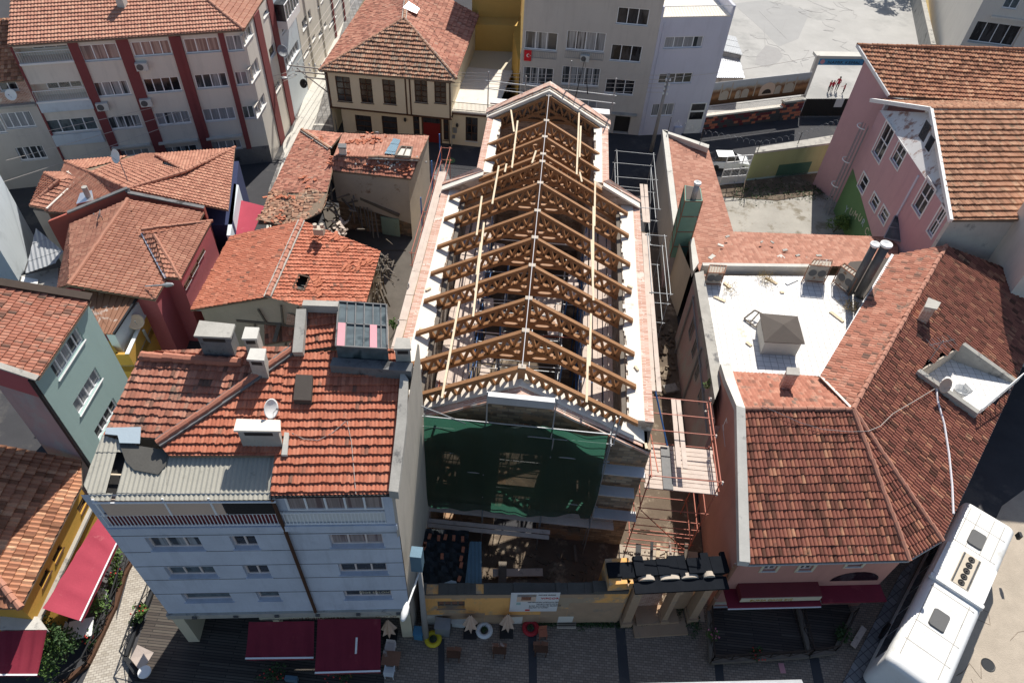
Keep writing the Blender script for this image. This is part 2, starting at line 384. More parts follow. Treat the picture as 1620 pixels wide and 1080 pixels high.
# ---------------- foliage ----------------
def leaves(mb, c, r, n, size=.1, sz=.8, rs=random):
    for _ in range(n):
        while True:
            p = Vector((rs.uniform(-1, 1), rs.uniform(-1, 1), rs.uniform(-1, 1)))
            if .25 < p.length < 1: break
        p = Vector(c)+Vector((p.x*r, p.y*r, p.z*r*sz)); a = Vector((rs.gauss(0, 1), rs.gauss(0, 1), rs.gauss(0, .6))).normalized(); b = a.cross(Vector((rs.gauss(0, 1), rs.gauss(0, 1), rs.gauss(0, 1)))).normalized()
        s = size*rs.uniform(.6, 1.3); mb.quad(p-a*s, p-b*s*.5, p+a*s, p+b*s*.5)
def bush(label, c, r, h, mat='leaf', n=220, cat='plant', name='shrub', pot=None, group=None, size=.09, flowers=None):
    t = thing(name, label, cat, c, group); mb = MB(); c = Vector(c); st = MB()
    for k in range(6):
        a = random.uniform(0, 6.28); q = c+Vector((math.cos(a)*r*.5, math.sin(a)*r*.5, h*random.uniform(.45, .85)))
        st.tube([c, lerp(c, q, .5)+Vector((0, 0, .05)), q], [.025, .015, .008], 5); leaves(mb, q, r*.6, n//6, size)
    st.build('stem', 'bark', t); mb.build('foliage', mat, t)
    if flowers:
        fb = MB()
        for _ in range(14): fb.ball(c+Vector((random.uniform(-r, r)*.8, random.uniform(-r, r)*.8, h*random.uniform(.5, 1))), .05, 5, 3)
        fb.build('flower', flowers, t)
    if pot:
        MB().lathe(c-Vector((0, 0, .0)), [(.14, 0), (.2, .3), (.22, .32), (.17, .31)], 12).build('pot', pot, t)
    return t

def plane3(A, B, k):
    """plane rising at slope k to the left of A->B (the eave)"""
    A, B = Vector(A), Vector(B); d = (B-A); nl = Vector((-d.y, d.x, 0)).normalized(); return (A, B, A+nl+Vector((0, 0, k)))
def up(pl, dz): return tuple(Vector(p)+Vector((0, 0, dz)) for p in pl)
def skirt(mb, pts, z0=0., closed=False):
    pts = [Vector(p) for p in pts]; n = len(pts)
    for i in range(n if closed else n-1):
        a, b = pts[i], pts[(i+1) % n]; mb.quad((a.x, a.y, z0), (b.x, b.y, z0), b, a)
    return mb
def pls(px, pl): return [PL('s', x, y, pl) for x, y in px]
def box_px(name, mat, parent, topc, z1, z0, cap=None, capmat='concrete', over=.06, th=.12):
    """upright box whose top corners were measured at height z1"""
    q = [P(c, x, y, z1) for c, x, y in topc]; qi = inset(q, over) if cap else q
    o = MB().prism([(p[0], p[1]) for p in qi], z0, z1-(th if cap else 0)).build(name, mat, parent)
    if cap: MB().prism([(p.x, p.y) for p in q], z1-th, z1).build(cap, capmat, o if parent is not None else o)
    return o
def chimney(label, topc, z1, z0, mat, capmat='concrete', slots=True, parent=None):
    """chimney stack, a part of its house's roof"""
    q = [P(c, x, y, z1) for c, x, y in topc]; qi = inset(q, .13)
    o = MB().prism([(p[0], p[1]) for p in qi], z0, z1-.12).build('chimney', mat, parent)
    MB().prism([(p.x, p.y) for p in q], z1-.1, z1).build('cap', capmat, o)
    if slots:
        a, b = Vector((*qi[0], z1-.36)), Vector((*qi[1], z1-.36)); d = (b-a); nn = Vector((d.y, -d.x, 0)).normalized()*.004
        MB().quad(a+d*.15+nn, a+d*.85+nn, a+d*.85+nn+Vector((0, 0, .2)), a+d*.15+nn+Vector((0, 0, .2))).build('vent', 'shopdark', o)
    if label: o['label'] = label
    return o
def dish(label, pos, r=.4, az=200, el=35, mat='whitepaint', arm=None, cat='satellite dish', group=None):
    t = thing('satellite_dish', label, cat, pos, group); p = Vector(pos); a = Vector((math.sin(math.radians(az))*math.cos(math.radians(el)), math.cos(math.radians(az))*math.cos(math.radians(el)), math.sin(math.radians(el))))
    h = arm or .5; MB().tube([p, p+Vector((0, 0, h))], .03, 6).build('mast', 'steel', t); c = p+Vector((0, 0, h))+a*.08
    MB().lathe(c, [(r*q, .22*r*q*q) for q in (0.02, .3, .6, .85, 1.)]+[(r*.97, .22*r-.02), (.02, -.03)], 20, axis=a).build('reflector', mat, t, True)
    MB().tube([c-Vector((0, 0, r*.9)), c+a*r*.9], .012, 4).ball(c+a*r*.9, .05, 6, 4).build('feed', 'steel', t); return t
def ac(label, pos, az=180, mat='ac_white', group='air conditioner outdoor units', s=1.):
    t = thing('air_conditioner', label, 'air conditioner', pos, group); p = Vector(pos); z = math.radians(180-az)
    q = Matrix.Rotation(z, 3, 'Z'); MB().box(p+Vector((0, 0, .3*s)), (.85*s, .32*s, .6*s), z).build('casing', mat, t)
    MB().lathe(p+q@Vector((-.12*s, -.165*s, .3*s)), [(.25*s, 0), (.25*s, .012), (.05, .02)], 16, axis=q@Vector((0, -1, 0))).build('fan_grille', 'busgrey', t)
    MB().box(p+q@Vector((-.25*s, .05, -.03)), (.04, .4, .05), z).box(p+q@Vector((.25*s, .05, -.03)), (.04, .4, .05), z).build('bracket', 'steel', t); return t
# ---------------- palette ----------------
plain('soffit', (.23, .17, .12), .9, .3)
plain('concrete', (.40, .38, .34), .95, .35, 1.2, dirt=(.16, .155, .15), dsc=.9, dth=.56)
plain('concrete_pale', (.56, .54, .49), .95, .2, 1.2, dirt=(.3, .29, .27), dsc=1.1, dth=.6)
plain('concrete_dark', (.17, .17, .17), .95, .4, 1.5, dirt=(.06, .06, .06), dsc=1.2, dth=.55)
plain('lime', (.76, .70, .61), .95, .12, 1.0, dirt=(.60, .45, .36), dsc=.8, dth=.62)
plain('pvc', (.86, .86, .86), .45, .05, spec=.4)
plain('pvc_beige', (.72, .62, .57), .55, .08)
plain('sillstone', (.62, .62, .62), .7, .12)
plain('whiteboard', (.75, .75, .74), .7, .08)
plain('whitepaint', (.78, .78, .76), .6, .1)
plain('wood_brown', (.085, .04, .022), .7, .3, 3)
plain('wood_dark', (.05, .035, .027), .85, .35, 2)
plain('wood_grey', (.17, .145, .12), .95, .35, 2)
plain('bitumen', (.014, .016, .02), 1., .3, spec=0.); plain('truss_wood', (.31, .155, .07), .6, .3, 2.2, spec=.3)
plain('board_wood', (.68, .56, .40), .85, .2, 2)
plain('plank', (.58, .48, .41), .95, .25, 1.5, dirt=(.38, .31, .27), dsc=1.5, dth=.6)
plain('steel', (.26, .27, .28), .55, .2, metal=.3)
plain('galv', (.36, .37, .38), .5, .15, metal=.3)
plain('deckplate', (.50, .50, .51), .6, .15, metal=.2)
plain('red_steel', (.45, .14, .09), .55, .25)
plain('blue_steel', (.05, .16, .40), .5, .2)
plain('black_metal', (.025, .027, .03), .5, .2)
plain('rust_metal', (.27, .135, .085), .85, .3, 1.2, dirt=(.62, .58, .54), dsc=.9, dth=.57)
plain('asbestos', (.42, .40, .34), .95, .2, 1.0, dirt=(.28, .27, .23), dsc=1.4, dth=.6)
plain('tin_dark', (.12, .12, .12), .6, .3, metal=.3)
plain('tin_blue', (.12, .20, .26), .6, .2, metal=.2)
plain('foil', (.75, .76, .78), .3, .1, metal=.8)
plain('felt', (.10, .095, .085), .95, .3, dirt=(.3, .32, .36), dsc=2.2, dth=.64)
plain('awning', (.20, .018, .035), .8, .22, 1, dirt=(.27, .05, .06), dsc=.8, dth=.6)
plain('awning_light', (.36, .045, .075), .8, .16, 1, dirt=(.44, .11, .13), dsc=1.2, dth=.62)
plain('burgundy', (.17, .03, .035), .7, .15)
plain('blue_wall', (.56, .60, .68), .9, .2, .6, streak=.45, dirt=(.42, .46, .55), dsc=.35, dth=.6)
plain('beige_side', (.50, .45, .38), .9, .15, .4, streak=.45)
plain('grey_wall', (.55, .51, .46), .9, .1, .5, streak=.3)
plain('lilac_wall', (.60, .60, .68), .9, .08, .5, streak=.25)
plain('cream_wall', (.74, .64, .46), .9, .08, .6, streak=.15)
plain('beige_wall', (.70, .65, .57), .9, .08, .6, streak=.3)
plain('red_pil', (.22, .06, .06), .85, .12)
plain('pink_wall', (.56, .34, .35), .9, .1, .7, streak=.3)
plain('pink_right', (.50, .25, .20), .9, .12, .8, streak=.3)
plain('pink_left', (.40, .11, .12), .9, .12, .6)
plain('mauve_wall', (.42, .30, .30), .92, .15, .6, dirt=(.38, .36, .36), dsc=.3, dth=.48, streak=.3)
plain('teal_wall', (.36, .49, .46), .9, .08, .5, streak=.15)
plain('red_wall', (.42, .12, .09), .9, .12)
plain('indigo_wall', (.03, .04, .10), .9, .12)
plain('yellow_wall', (.56, .32, .06), .9, .12, .8)
plain('ochre_wall', (.52, .30, .06), .9, .1, .8)
plain('mustard_far', (.62, .40, .12), .9, .08)
plain('white_wall', (.60, .66, .70), .9, .08, .4, streak=.2, dirt=(.5, .55, .58), dsc=.3, dth=.55)
plain('white_peel', (.70, .68, .66), .9, .08, dirt=(.33, .2, .16), dsc=1.1, dth=.53)
plain('green_wall', (.36, .38, .20), .9, .12, .6, streak=.4, dirt=(.45, .42, .3), dsc=.5, dth=.62)
plain('green_paint', (.12, .22, .09), .85, .15, .7, dirt=(.18, .2, .14), dsc=.6, dth=.6)
plain('green_dark', (.06, .13, .09), .9, .2)
plain('flue_green', (.17, .32, .25), .7, .2, 1.2, dirt=(.3, .22, .15), dsc=1.5, dth=.64)
plain('plaster_ruin', (.50, .43, .35), .95, .2, .8, dirt=(.26, .16, .11), dsc=.7, dth=.60)
plain('yellow_ruin', (.84, .43, .14), .95, .18, .9, dirt=(.40, .31, .22), dsc=.5, dth=.46, streak=.5)
plain('mint_plaster', (.33, .43, .33), .95, .15, dirt=(.2, .2, .15), dsc=1, dth=.6)
plain('stonecarve', (.42, .285, .185), .9, .2, 1.5, dirt=(.3, .24, .18), dsc=1.3, dth=.58)
plain('dirt', (.15, .115, .085), 1., .4, .8, dirt=(.33, .27, .2), dsc=.8, dth=.55, bmp=.8)
plain('dirt_pale', (.42, .36, .29), 1., .3, .8, bmp=.8)
plain('floor_dark', (.12, .105, .09), 1., .4, .8)
plain('dry_grass', (.36, .27, .12), 1., .4, 1.2)
plain('leaf', (.085, .15, .035), .6, .5, 3, spec=.3); plain('leaf_dark', (.04, .08, .025), .6, .5, 3); plain('leaf_pine', (.03, .06, .025), .7, .4, 3)
plain('bark', (.12, .09, .06), .95, .3)
plain('flower_red', (.55, .06, .05), .6); plain('flower_pink', (.6, .2, .3), .6)
plain('terracotta', (.42, .15, .08), .85, .2); plain('clay', (.46, .16, .09), .85, .3, 4)
plain('asphalt', (.055, .055, .06), .95, .3, .6, dirt=(.10, .095, .09), dsc=.25, dth=.55)
plain('yard', (.40, .39, .37), .95, .2, .3, dirt=(.32, .315, .30), dsc=.09, dth=.52)
plain('yard_grey', (.345, .34, .33), .95, .15, .3); plain('patch', (.33, .32, .31), .95, .12)
plain('bus_white', (.78, .78, .76), .35, .10, .5, dirt=(.64, .62, .57), dsc=.6, dth=.56, spec=.5); plain('lot', (.37, .35, .31), .95, .3, .5, dirt=(.22, .195, .15), dsc=.45, dth=.53); plain('rubber', (.02, .02, .022), .8, .1)
plain('busgrey', (.11, .11, .11), .5, .1); plain('bus_cream', (.55, .48, .38), .6, .15)
plain('yellowpaint', (.65, .50, .03), .6, .2); plain('redpaint', (.45, .03, .04), .6, .15); plain('blue_bin', (.07, .22, .36), .5, .2)
plain('umbrella_cloth', (.68, .50, .38), .9, .08); plain('gold', (.45, .30, .07), .5, .1); plain('sign_cream', (.62, .55, .40), .7, .05)
plain('sign_white', (.74, .72, .70), .6, .05); plain('sign_red', (.6, .03, .03), .6); plain('sign_blue', (.08, .27, .48), .6); plain('ink', (.06, .05, .05), .8); plain('ink_brown', (.18, .06, .03), .8)
plain('skin', (.45, .26, .17), .6); plain('hair', (.02, .015, .012), .6); plain('shirt_red', (.42, .025, .05), .8, .1); plain('trouser', (.02, .02, .03), .8)
plain('carpaint', (.72, .74, .75), .3, .03, spec=.5); plain('ac_white', (.62, .62, .58), .6, .1); plain('ac_old', (.42, .38, .32), .8, .3, dirt=(.22, .1, .05), dsc=2, dth=.55)
plain('roofbox', (.085, .07, .06), .8, .2); plain('cable', (.03, .03, .03), .7); plain('cable_pale', (.5, .45, .4), .7); plain('rope', (.72, .70, .72), .8)
plain('tarp_black', (.025, .03, .035), .6, .3, dirt=(.2, .2, .2), dsc=1.8, dth=.66); plain('tarp_blue', (.42, .50, .55), .5, .1)
plain('pole_concrete', (.33, .31, .29), .95, .15); plain('wood_deck', (.085, .07, .058), .85, .3); plain('decking', (.10, .085, .07), .85, .3, 2)
plain('pink_panel', (.60, .28, .31), .6, .1); plain('shopdark', (.03, .028, .027), .6, .3); plain('red_door', (.2, .015, .015), .6, .15)
plain('flagred', (.62, .02, .03), .8, .05); plain('mural', (.3, .2, .1), .8)
def glassmat(name, c0, c1, sc, rough=.12):
    m, nt, b = base(name, rough, 0, .6)
    oi = N(nt, 'ShaderNodeObjectInfo').outputs['Random']; v = N(nt, 'ShaderNodeTexCoord').outputs['Object']
    mp = N(nt, 'ShaderNodeMapping'); mp.inputs['Scale'].default_value = sc; nt.links.new(v, mp.inputs['Vector'])
    ad = N(nt, 'ShaderNodeVectorMath'); ad.operation = 'ADD'; nt.links.new(mp.outputs[0], ad.inputs[0])
    cb = N(nt, 'ShaderNodeCombineXYZ'); nt.links.new(ma(nt, 'MULTIPLY', oi, 50.), cb.inputs[0]); nt.links.new(cb.outputs[0], ad.inputs[1])
    n = noise(nt, ad.outputs[0], 1., 3, .6); f = ramp(nt, ma(nt, 'ADD', n, ma(nt, 'MULTIPLY', ma(nt, 'SUBTRACT', oi, .5), .18)), [(.42, c0), (.50, c1), (.58, tuple(x*.7 for x in c1)), (.7, c1)])
    nt.links.new(f, b.inputs['Base Color']); return m
glassmat('curtain', (.05, .055, .06), (.36, .37, .38), (2.2, 2.2, .12))
glassmat('dark', (.012, .013, .016), (.05, .05, .055), (1.5, 1.5, .4))
glassmat('glass', (.03, .045, .05), (.12, .15, .16), (.8, .8, .5), .08)
glassmat('drape', (.20, .14, .13), (.40, .32, .29), (3.5, 3.5, .1))
tiles('tile_red', [(0, (.20, .10, .07)), (.06, (.40, .135, .08)), (.5, (.44, .15, .09)), (1, (.51, .20, .125))], (.10, .08, .06), .66, .16)
tiles('tile_redold', [(0, (.13, .08, .06)), (.15, (.33, .13, .085)), (.6, (.40, .165, .11)), (1, (.49, .24, .165))], (.11, .10, .08), .60, .22)
tiles('tile_orange', [(0, (.34, .155, .105)), (.5, (.41, .19, .13)), (1, (.48, .25, .17))], (.2, .14, .09), .68, .12)
tiles('tile_apt', [(0, (.42, .20, .14)), (.4, (.47, .23, .16)), (1, (.53, .29, .20))], (.3, .2, .15), .68, .12)
tiles('tile_pale', [(0, (.32, .15, .105)), (.5, (.39, .18, .125)), (1, (.47, .25, .18))], (.26, .2, .15), .66, .15)
tiles('tile_old', [(0, (.22, .10, .07)), (.4, (.40, .16, .11)), (1, (.52, .26, .18))], (.30, .25, .2), .64, .2)
tiles('tile_ruin', [(0, (.20, .12, .08)), (.4, (.38, .19, .12)), (.8, (.45, .27, .18)), (1, (.55, .38, .26))], (.16, .13, .10), .55, .3)
tiles('tile_barrel', [(0, (.10, .045, .03)), (.3, (.23, .085, .06)), (.75, (.29, .11, .075)), (.94, (.36, .155, .095)), (1, (.48, .25, .15))], (.07, .055, .04), .62, .2)
tiles('tile_brown', [(0, (.20, .10, .06)), (.3, (.35, .17, .10)), (.75, (.43, .22, .135)), (1, (.50, .30, .19))], (.12, .08, .05), .60, .2)
tiles('tile_school', [(0, (.20, .09, .05)), (.35, (.38, .17, .10)), (.8, (.48, .23, .13)), (1, (.58, .33, .2))], (.10, .07, .05), .64, .2)
blocks('brick', [(0, (.34, .13, .08)), (.5, (.47, .22, .15)), (1, (.58, .36, .27))], .27, .09, (.55, .47, .40), .014, patch=(.62, .55, .47), pth=.60, psc=.9)
blocks('brickcap', [(0, (.42, .18, .12)), (.5, (.54, .29, .21)), (1, (.64, .42, .34))], .6, .11, (.6, .5, .42), .014, vertical=False, patch=(.66, .56, .48), pth=.58, psc=1.1)
blocks('stone_wall', [(0, (.16, .12, .085)), (.5, (.29, .21, .14)), (1, (.42, .32, .22))], .55, .22, (.22, .17, .13), .02, patch=(.40, .25, .15), pth=.56, psc=.7, var=.4)
blocks('stone_in', [(0, (.26, .19, .14)), (.5, (.40, .31, .24)), (1, (.55, .44, .35))], .4, .14, (.45, .37, .3), .02, patch=(.62, .54, .46), pth=.52, psc=.6, var=.3)
blocks('color_block', [(0, (.07, .07, .075)), (.42, (.16, .03, .04)), (.70, (.52, .17, .10)), (1, (.52, .17, .10))], .62, .3, (.1, .08, .08), .015, interp='CONSTANT', var=.1)
blocks('paver', [(0, (.22, .172, .135)), (.5, (.26, .205, .162)), (1, (.31, .25, .20))], .24, .13, (.12, .105, .09), .010, vertical=False, bmp=.2)
blocks('paver_pale', [(0, (.38, .34, .28)), (.5, (.44, .40, .34)), (1, (.50, .46, .39))], .24, .13, (.25, .22, .19), .010, vertical=False, deg=-20, bmp=.2)
blocks('paver_walk', [(0, (.17, .18, .19)), (.5, (.21, .22, .23)), (1, (.27, .28, .29))], .4, .4, (.09, .09, .10), .02, off=0, vertical=False, deg=-37)
blocks('paver_street', [(0, (.16, .15, .14)), (.5, (.21, .2, .19)), (1, (.27, .26, .25))], .5, .5, (.1, .1, .1), .02, off=0, vertical=False, deg=-20)
blocks('terrace_tile', [(0, (.70, .68, .65)), (.5, (.77, .75, .72)), (1, (.82, .80, .77))], .42, .42, (.42, .40, .38), .014, off=0, vertical=False, rough=.7, patch=(.58, .52, .43), pth=.63, var=.08, bmp=.05)
blocks('deck_boards', [(0, (.06, .05, .045)), (.5, (.085, .07, .06)), (1, (.11, .095, .08))], 3., .14, (.02, .02, .02), .012, vertical=False)
def netmat():
    m, nt, b = base('net', .8); b.inputs['Base Color'].default_value = (.03, .045, .03, 1)
    v = coord(nt); k = ma(nt, 'ADD', ma(nt, 'MULTIPLY', noise(nt, v, 40, 2), .25), ma(nt, 'MULTIPLY', noise(nt, v, 1.4, 4), .3))
    tr = N(nt, 'ShaderNodeBsdfTransparent'); tl = N(nt, 'ShaderNodeBsdfTranslucent'); tl.inputs[0].default_value = (.06, .22, .15, 1)
    mx = N(nt, 'ShaderNodeMixShader'); mx.inputs[0].default_value = .36; nt.links.new(b.outputs[0], mx.inputs[1]); nt.links.new(tl.outputs[0], mx.inputs[2])
    m2 = N(nt, 'ShaderNodeMixShader'); nt.links.new(ma(nt, 'MULTIPLY', k, .5), m2.inputs[0]); nt.links.new(mx.outputs[0], m2.inputs[1]); nt.links.new(tr.outputs[0], m2.inputs[2])
    nt.links.new(m2.outputs[0], nt.nodes['Material Output'].inputs[0])
netmat()
# ---------------- ground ----------------
struct('ground', MB().prism([(-160, -60), (160, -60), (160, 200), (-160, 200)], -.5, 0.), 'asphalt')
# ---------------- church under restoration ----------------
RX, RZ, SL = -.15, 13.95, .56
CH = thing('church', 'roofless old brick and stone church with whitewashed wall tops, its roof being rebuilt', 'church', (0, 20.5, 0))
def boxgrid(mb, x0, x1, z0, z1, y0, y1, holes):
    xs = sorted(set([x0, x1]+[h[i] for h in holes for i in (0, 1)])); zs = sorted(set([z0, z1]+[h[i] for h in holes for i in (2, 3)]))
    for i in range(len(xs)-1):
        for j in range(len(zs)-1):
            a, b, c, d = xs[i], xs[i+1], zs[j], zs[j+1]
            if any(h[0] < (a+b)/2 < h[1] and h[2] < (c+d)/2 < h[3] for h in holes): continue
            mb.hexa([(a, y0, c), (b, y0, c), (b, y1, c), (a, y1, c)], [(a, y0, d), (b, y0, d), (b, y1, d), (a, y1, d)])
GY0, GY1 = 20.45, 21.55
fw = MB(); boxgrid(fw, -5.9, 6.45, 0, 9.7, GY0, GY1, [(-1.0, 1.5, 0, 4.3), (-.9, 1.3, 5.3, 8.3), (-4.3, -2.9, 4.8, 7.8), (3.0, 4.4, 4.8, 7.8), (-3.9, -3.2, 1, 3), (3.3, 4, 1, 3)])
gz = lambda x: 13.2-SL*abs(x-RX)
def gable(mb, x0, x1, zb, y0, y1, ztop, dz=0.):
    for a, b in ((x0, RX), (RX, x1)):
        mb.hexa([(a, y0, zb), (b, y0, zb), (b, y1, zb), (a, y1, zb)], [(a, y0, ztop(a)+dz), (b, y0, ztop(b)+dz), (b, y1, ztop(b)+dz), (a, y1, ztop(a)+dz)])
gable(fw, -5.9, 6.3, 9.7, GY0, GY1-.02, gz, -.06)
# round relieving arch in the gable
am = MB()
for k in range(12):
    a0 = math.pi*k/12; a1 = math.pi*(k+1)/12; c = (RX+.35, 9.95)
    q = [(c[0]+math.cos(a)*r_, GY0-.03, c[1]+math.sin(a)*r_*.62) for a, r_ in ((a0, 1.35), (a1, 1.35), (a1, 1.05), (a0, 1.05))]
    am.add([(p[0], p[1]+.3, p[2]) for p in q]+q, [(4,5,6,7), (0,1,5,4), (2,3,7,6), (1,2,6,5), (3,0,4,7)])
am.build('arch', 'brick', CH)
sh = MB().box((RX+.35, GY0+.02, 10.28), (2.0, .1, .62)); sh.build('niche', 'lime', CH)
fw.build('front_wall', 'stone_wall', CH)
def coping(mb, x0, x1, y0, y1, f, dz, th):
    n = 10
    for a, b in ((x0, RX), (RX, x1)):
        for i in range(n):
            p, q = a+(b-a)*i/n, a+(b-a)*(i+1)/n; j1 = .03*math.sin(p*7); j2 = .03*math.sin(q*7)
            mb.hexa([(p, y0+j1, f(p)+dz-th), (q, y0+j2, f(q)+dz-th), (q, y1, f(q)+dz-th), (p, y1, f(p)+dz-th)], [(p, y0+j1, f(p)+dz), (q, y0+j2, f(q)+dz), (q, y1, f(q)+dz), (p, y1, f(p)+dz)])
m1 = MB(); coping(m1, -5.9, 6.4, GY0+.30, GY1+.02, gz, .03, .14); m1.build('gable_capping', 'lime', CH)
m1 = MB(); coping(m1, -5.9, 6.4, GY0-.14, GY0+.30, gz, -.03, .16); m1.build('gable_brick_band', 'brickcap', CH)
# side walls, with broken edges on the inside
def sidewall(x_in, x_mid, x_out, y0, y1, z, name_):
    w = MB(); lo, hi = sorted((x_in, x_out)); hs = []
    yy = y0+1.5
    while yy < y1-2.2: hs.append((yy, yy+1.1, 4.6, 8.2)); yy += 4.9
    xs = sorted(set([y0, y1]+[h[i] for h in hs for i in (0, 1)])); zs = [0, 4.6, 8.2, z-.1]
    for i in range(len(xs)-1):
        for j in range(3):
            a, b, c, d = xs[i], xs[i+1], zs[j], zs[j+1]
            if any(h[0] < (a+b)/2 < h[1] for h in hs) and j == 1: continue
            w.hexa([(lo, a, c), (hi, a, c), (hi, b, c), (lo, b, c)], [(lo, a, d), (hi, a, d), (hi, b, d), (lo, b, d)])
    w.build('side_wall', 'stone_in', CH)
    def strip(xa, xb, z0, z1, mat, nm, jag):
        s = MB(); n = int((y1-y0)/.35); lo, hi = sorted((xa, xb))
        for i in range(n):
            a, b = y0+(y1-y0)*i/n, y0+(y1-y0)*(i+1)/n; j = random.uniform(-jag, jag)
            l, h_ = (lo-j, hi) if xa == lo else (lo, hi+j)
            s.hexa([(l, a, z0), (h_, a, z0), (h_, b, z0), (l, b, z0)], [(l, a, z1), (h_, a, z1), (h_, b, z1), (l, b, z1)])
        s.build(nm, mat, CH)
    strip(x_in, x_mid, z-.1, z+.0, 'lime', 'wall_capping', .10); strip(x_mid, x_out, z-.1, z-.04, 'brickcap', 'wall_brick_band', .0)
sidewall(5.22, 6.05, 6.5, GY1, 39.7, 10.5, 'r'); sidewall(-5.22, -6.12, -6.62, GY1, 39.7, 10.5, 'l')
sidewall(3.35, 3.86, 4.3, 39.72, 47.0, 11.8, 'nr'); sidewall(-3.4, -3.98, -4.42, 39.72, 47.0, 11.8, 'nl')
# shoulders between the wide nave and the narrow end
for sx, xa, xb in ((1, 4.25, 6.5), (-1, 4.38, 6.62)):
    s = MB(); 
    s.hexa([(sx*3.3, 39.25, 0), (sx*xb, 39.25, 0), (sx*xb, 39.72, 0), (sx*3.3, 39.72, 0)], [(sx*3.3, 39.25, 11.9), (sx*xb, 39.25, 10.45), (sx*xb, 39.72, 10.45), (sx*3.3, 39.72, 11.9)]); s.build('shoulder_wall', 'stone_in', CH)
    s = MB().hexa([(sx*3.9, 39.15, 11.75), (sx*xb, 39.0, 10.5), (sx*xb, 39.55, 10.5), (sx*3.9, 39.6, 11.75)], [(sx*3.9, 39.15, 11.95), (sx*xb, 39.0, 10.6), (sx*xb, 39.55, 10.6), (sx*3.9, 39.6, 11.95)]); s.build('shoulder_capping', 'lime', CH)
    s = MB().hexa([(sx*3.9, 39.58, 11.75), (sx*(xb+.05), 39.55, 10.5), (sx*(xb+.05), 39.85, 10.5), (sx*4.3, 39.85, 11.75)], [(sx*3.9, 39.58, 12.0), (sx*(xb+.05), 39.55, 10.66), (sx*(xb+.05), 39.85, 10.66), (sx*4.3, 39.85, 12.0)]); s.build('shoulder_brick_band', 'brickcap', CH)
bz = lambda x: 14.35-.56*abs(x-RX)
bw = MB(); bw.hexa([(-4.42, 47.0, 0), (4.3, 47.0, 0), (4.3, 47.7, 0), (-4.42, 47.7, 0)], [(-4.42, 47.0, 11.6), (4.3, 47.0, 11.6), (4.3, 47.7, 11.6), (-4.42, 47.7, 11.6)])
gable(bw, -4.42, 4.3, 11.6, 47.0, 47.7, bz, -.1); bw.build('back_wall', 'stone_in', CH)
m1 = MB(); coping(m1, -4.5, 4.4, 46.75, 47.25, bz, -.15, .25); m1.build('gable_capping', 'lime', CH)
m1 = MB(); coping(m1, -4.6, 4.5, 47.25, 47.85, bz, .0, .25); m1.build('gable_brick_band', 'brickcap', CH)
struct('church_floor', MB().prism([(-5.2, 21.5), (5.2, 21.5), (5.2, 47), (-5.2, 47)], 0, .06), 'dirt')
# timber wall plates
for x in (-5.05, 5.05): MB().beam((x, 21.6, 10.32), (x, 39.2, 10.32), .22, .22).build('wall_plate', 'wood_grey', CH)
# ---------------- roof trusses ----------------
def make_truss(half, y, label, flip=0):
    t = thing('roof_truss', label, 'roof truss', (RX, y, 10.6), 'timber roof trusses of the church'); D = .88; w = .22
    zc = lambda d: RZ-SL*d
    def side(sx):
        a = MB().hexa([(RX+sx*0, y-w/2, RZ-.22), (RX+sx*half, y-w/2, zc(half)-.22), (RX+sx*half, y+w/2, zc(half)-.22), (RX+sx*0, y+w/2, RZ-.22)],
                      [(RX+sx*0, y-w/2, RZ), (RX+sx*half, y-w/2, zc(half)), (RX+sx*half, y+w/2, zc(half)), (RX+sx*0, y+w/2, RZ)])
        a.build('top_chord', 'truss_wood', t)
        h2 = half-.75; e = D
        b = MB().hexa([(RX+sx*.1, y-w/2, zc(.1)-e-.24), (RX+sx*h2, y-w/2, zc(h2)-e-.24), (RX+sx*h2, y+w/2, zc(h2)-e-.24), (RX+sx*.1, y+w/2, zc(.1)-e-.24)],
                      [(RX+sx*.1, y-w/2, zc(.1)-e), (RX+sx*h2, y-w/2, zc(h2)-e), (RX+sx*h2, y+w/2, zc(h2)-e), (RX+sx*.1, y+w/2, zc(.1)-e)]); b.build('bottom_chord', 'truss_wood', t)
        wb = MB(); n = max(3, int(round((h2-.3)/.62))); st = (h2-.25)/n; ca = math.cos(math.atan(SL))
        for i in range(n):
            x0 = .25+st*i; xm = x0+st*.5; x1 = x0+st
            top = lambda d: (RX+sx*d, y, zc(d)-.16); bot = lambda d: (RX+sx*d, y, zc(d)-e-.02)
            wb.beam(top(x0+.02), bot(xm), w*.95, .14, (0, 0, 1)); wb.beam(bot(xm), top(x1-.0), w*.95, .14)
        wb.beam(top(h2-.05), bot(h2-.08), w, .16); wb.build('web', 'truss_wood', t)
    side(1); side(-1)
    MB().box((RX, y, RZ-1.05), (.34, w+.02, 1.9)).build('king_post', 'truss_wood', t)
    cz = RZ-2.0; ch = min(half-.9, 1.95); MB().box((RX, y, cz), (2*ch, w*.9, .2)).box((RX, y, cz+.36), (2*ch-1.0, w*.9, .16)).build('collar_tie', 'truss_wood', t)
    d = MB()
    for sx in (1, -1): d.beam((RX+sx*.1, y, cz+.15), (RX+sx*.95, y, RZ-1.4), w, .2)
    d.build('brace', 'truss_wood', t)
    MB().box((RX, y, RZ-.02), (.36, w+.03, .05)).build('ridge_plate', 'plaster_ruin', t)
    return t
ords = ['frontmost long timber roof truss, resting right behind the front gable', 'second long timber roof truss from the front gable', 'third long timber roof truss from the front gable', 'fourth long timber roof truss from the front gable',
 'fifth long timber roof truss, the middle of the long ones', 'sixth long timber roof truss from the front gable', 'seventh long timber roof truss, two before the shoulders', 'eighth and last long timber roof truss, next to the shoulders']
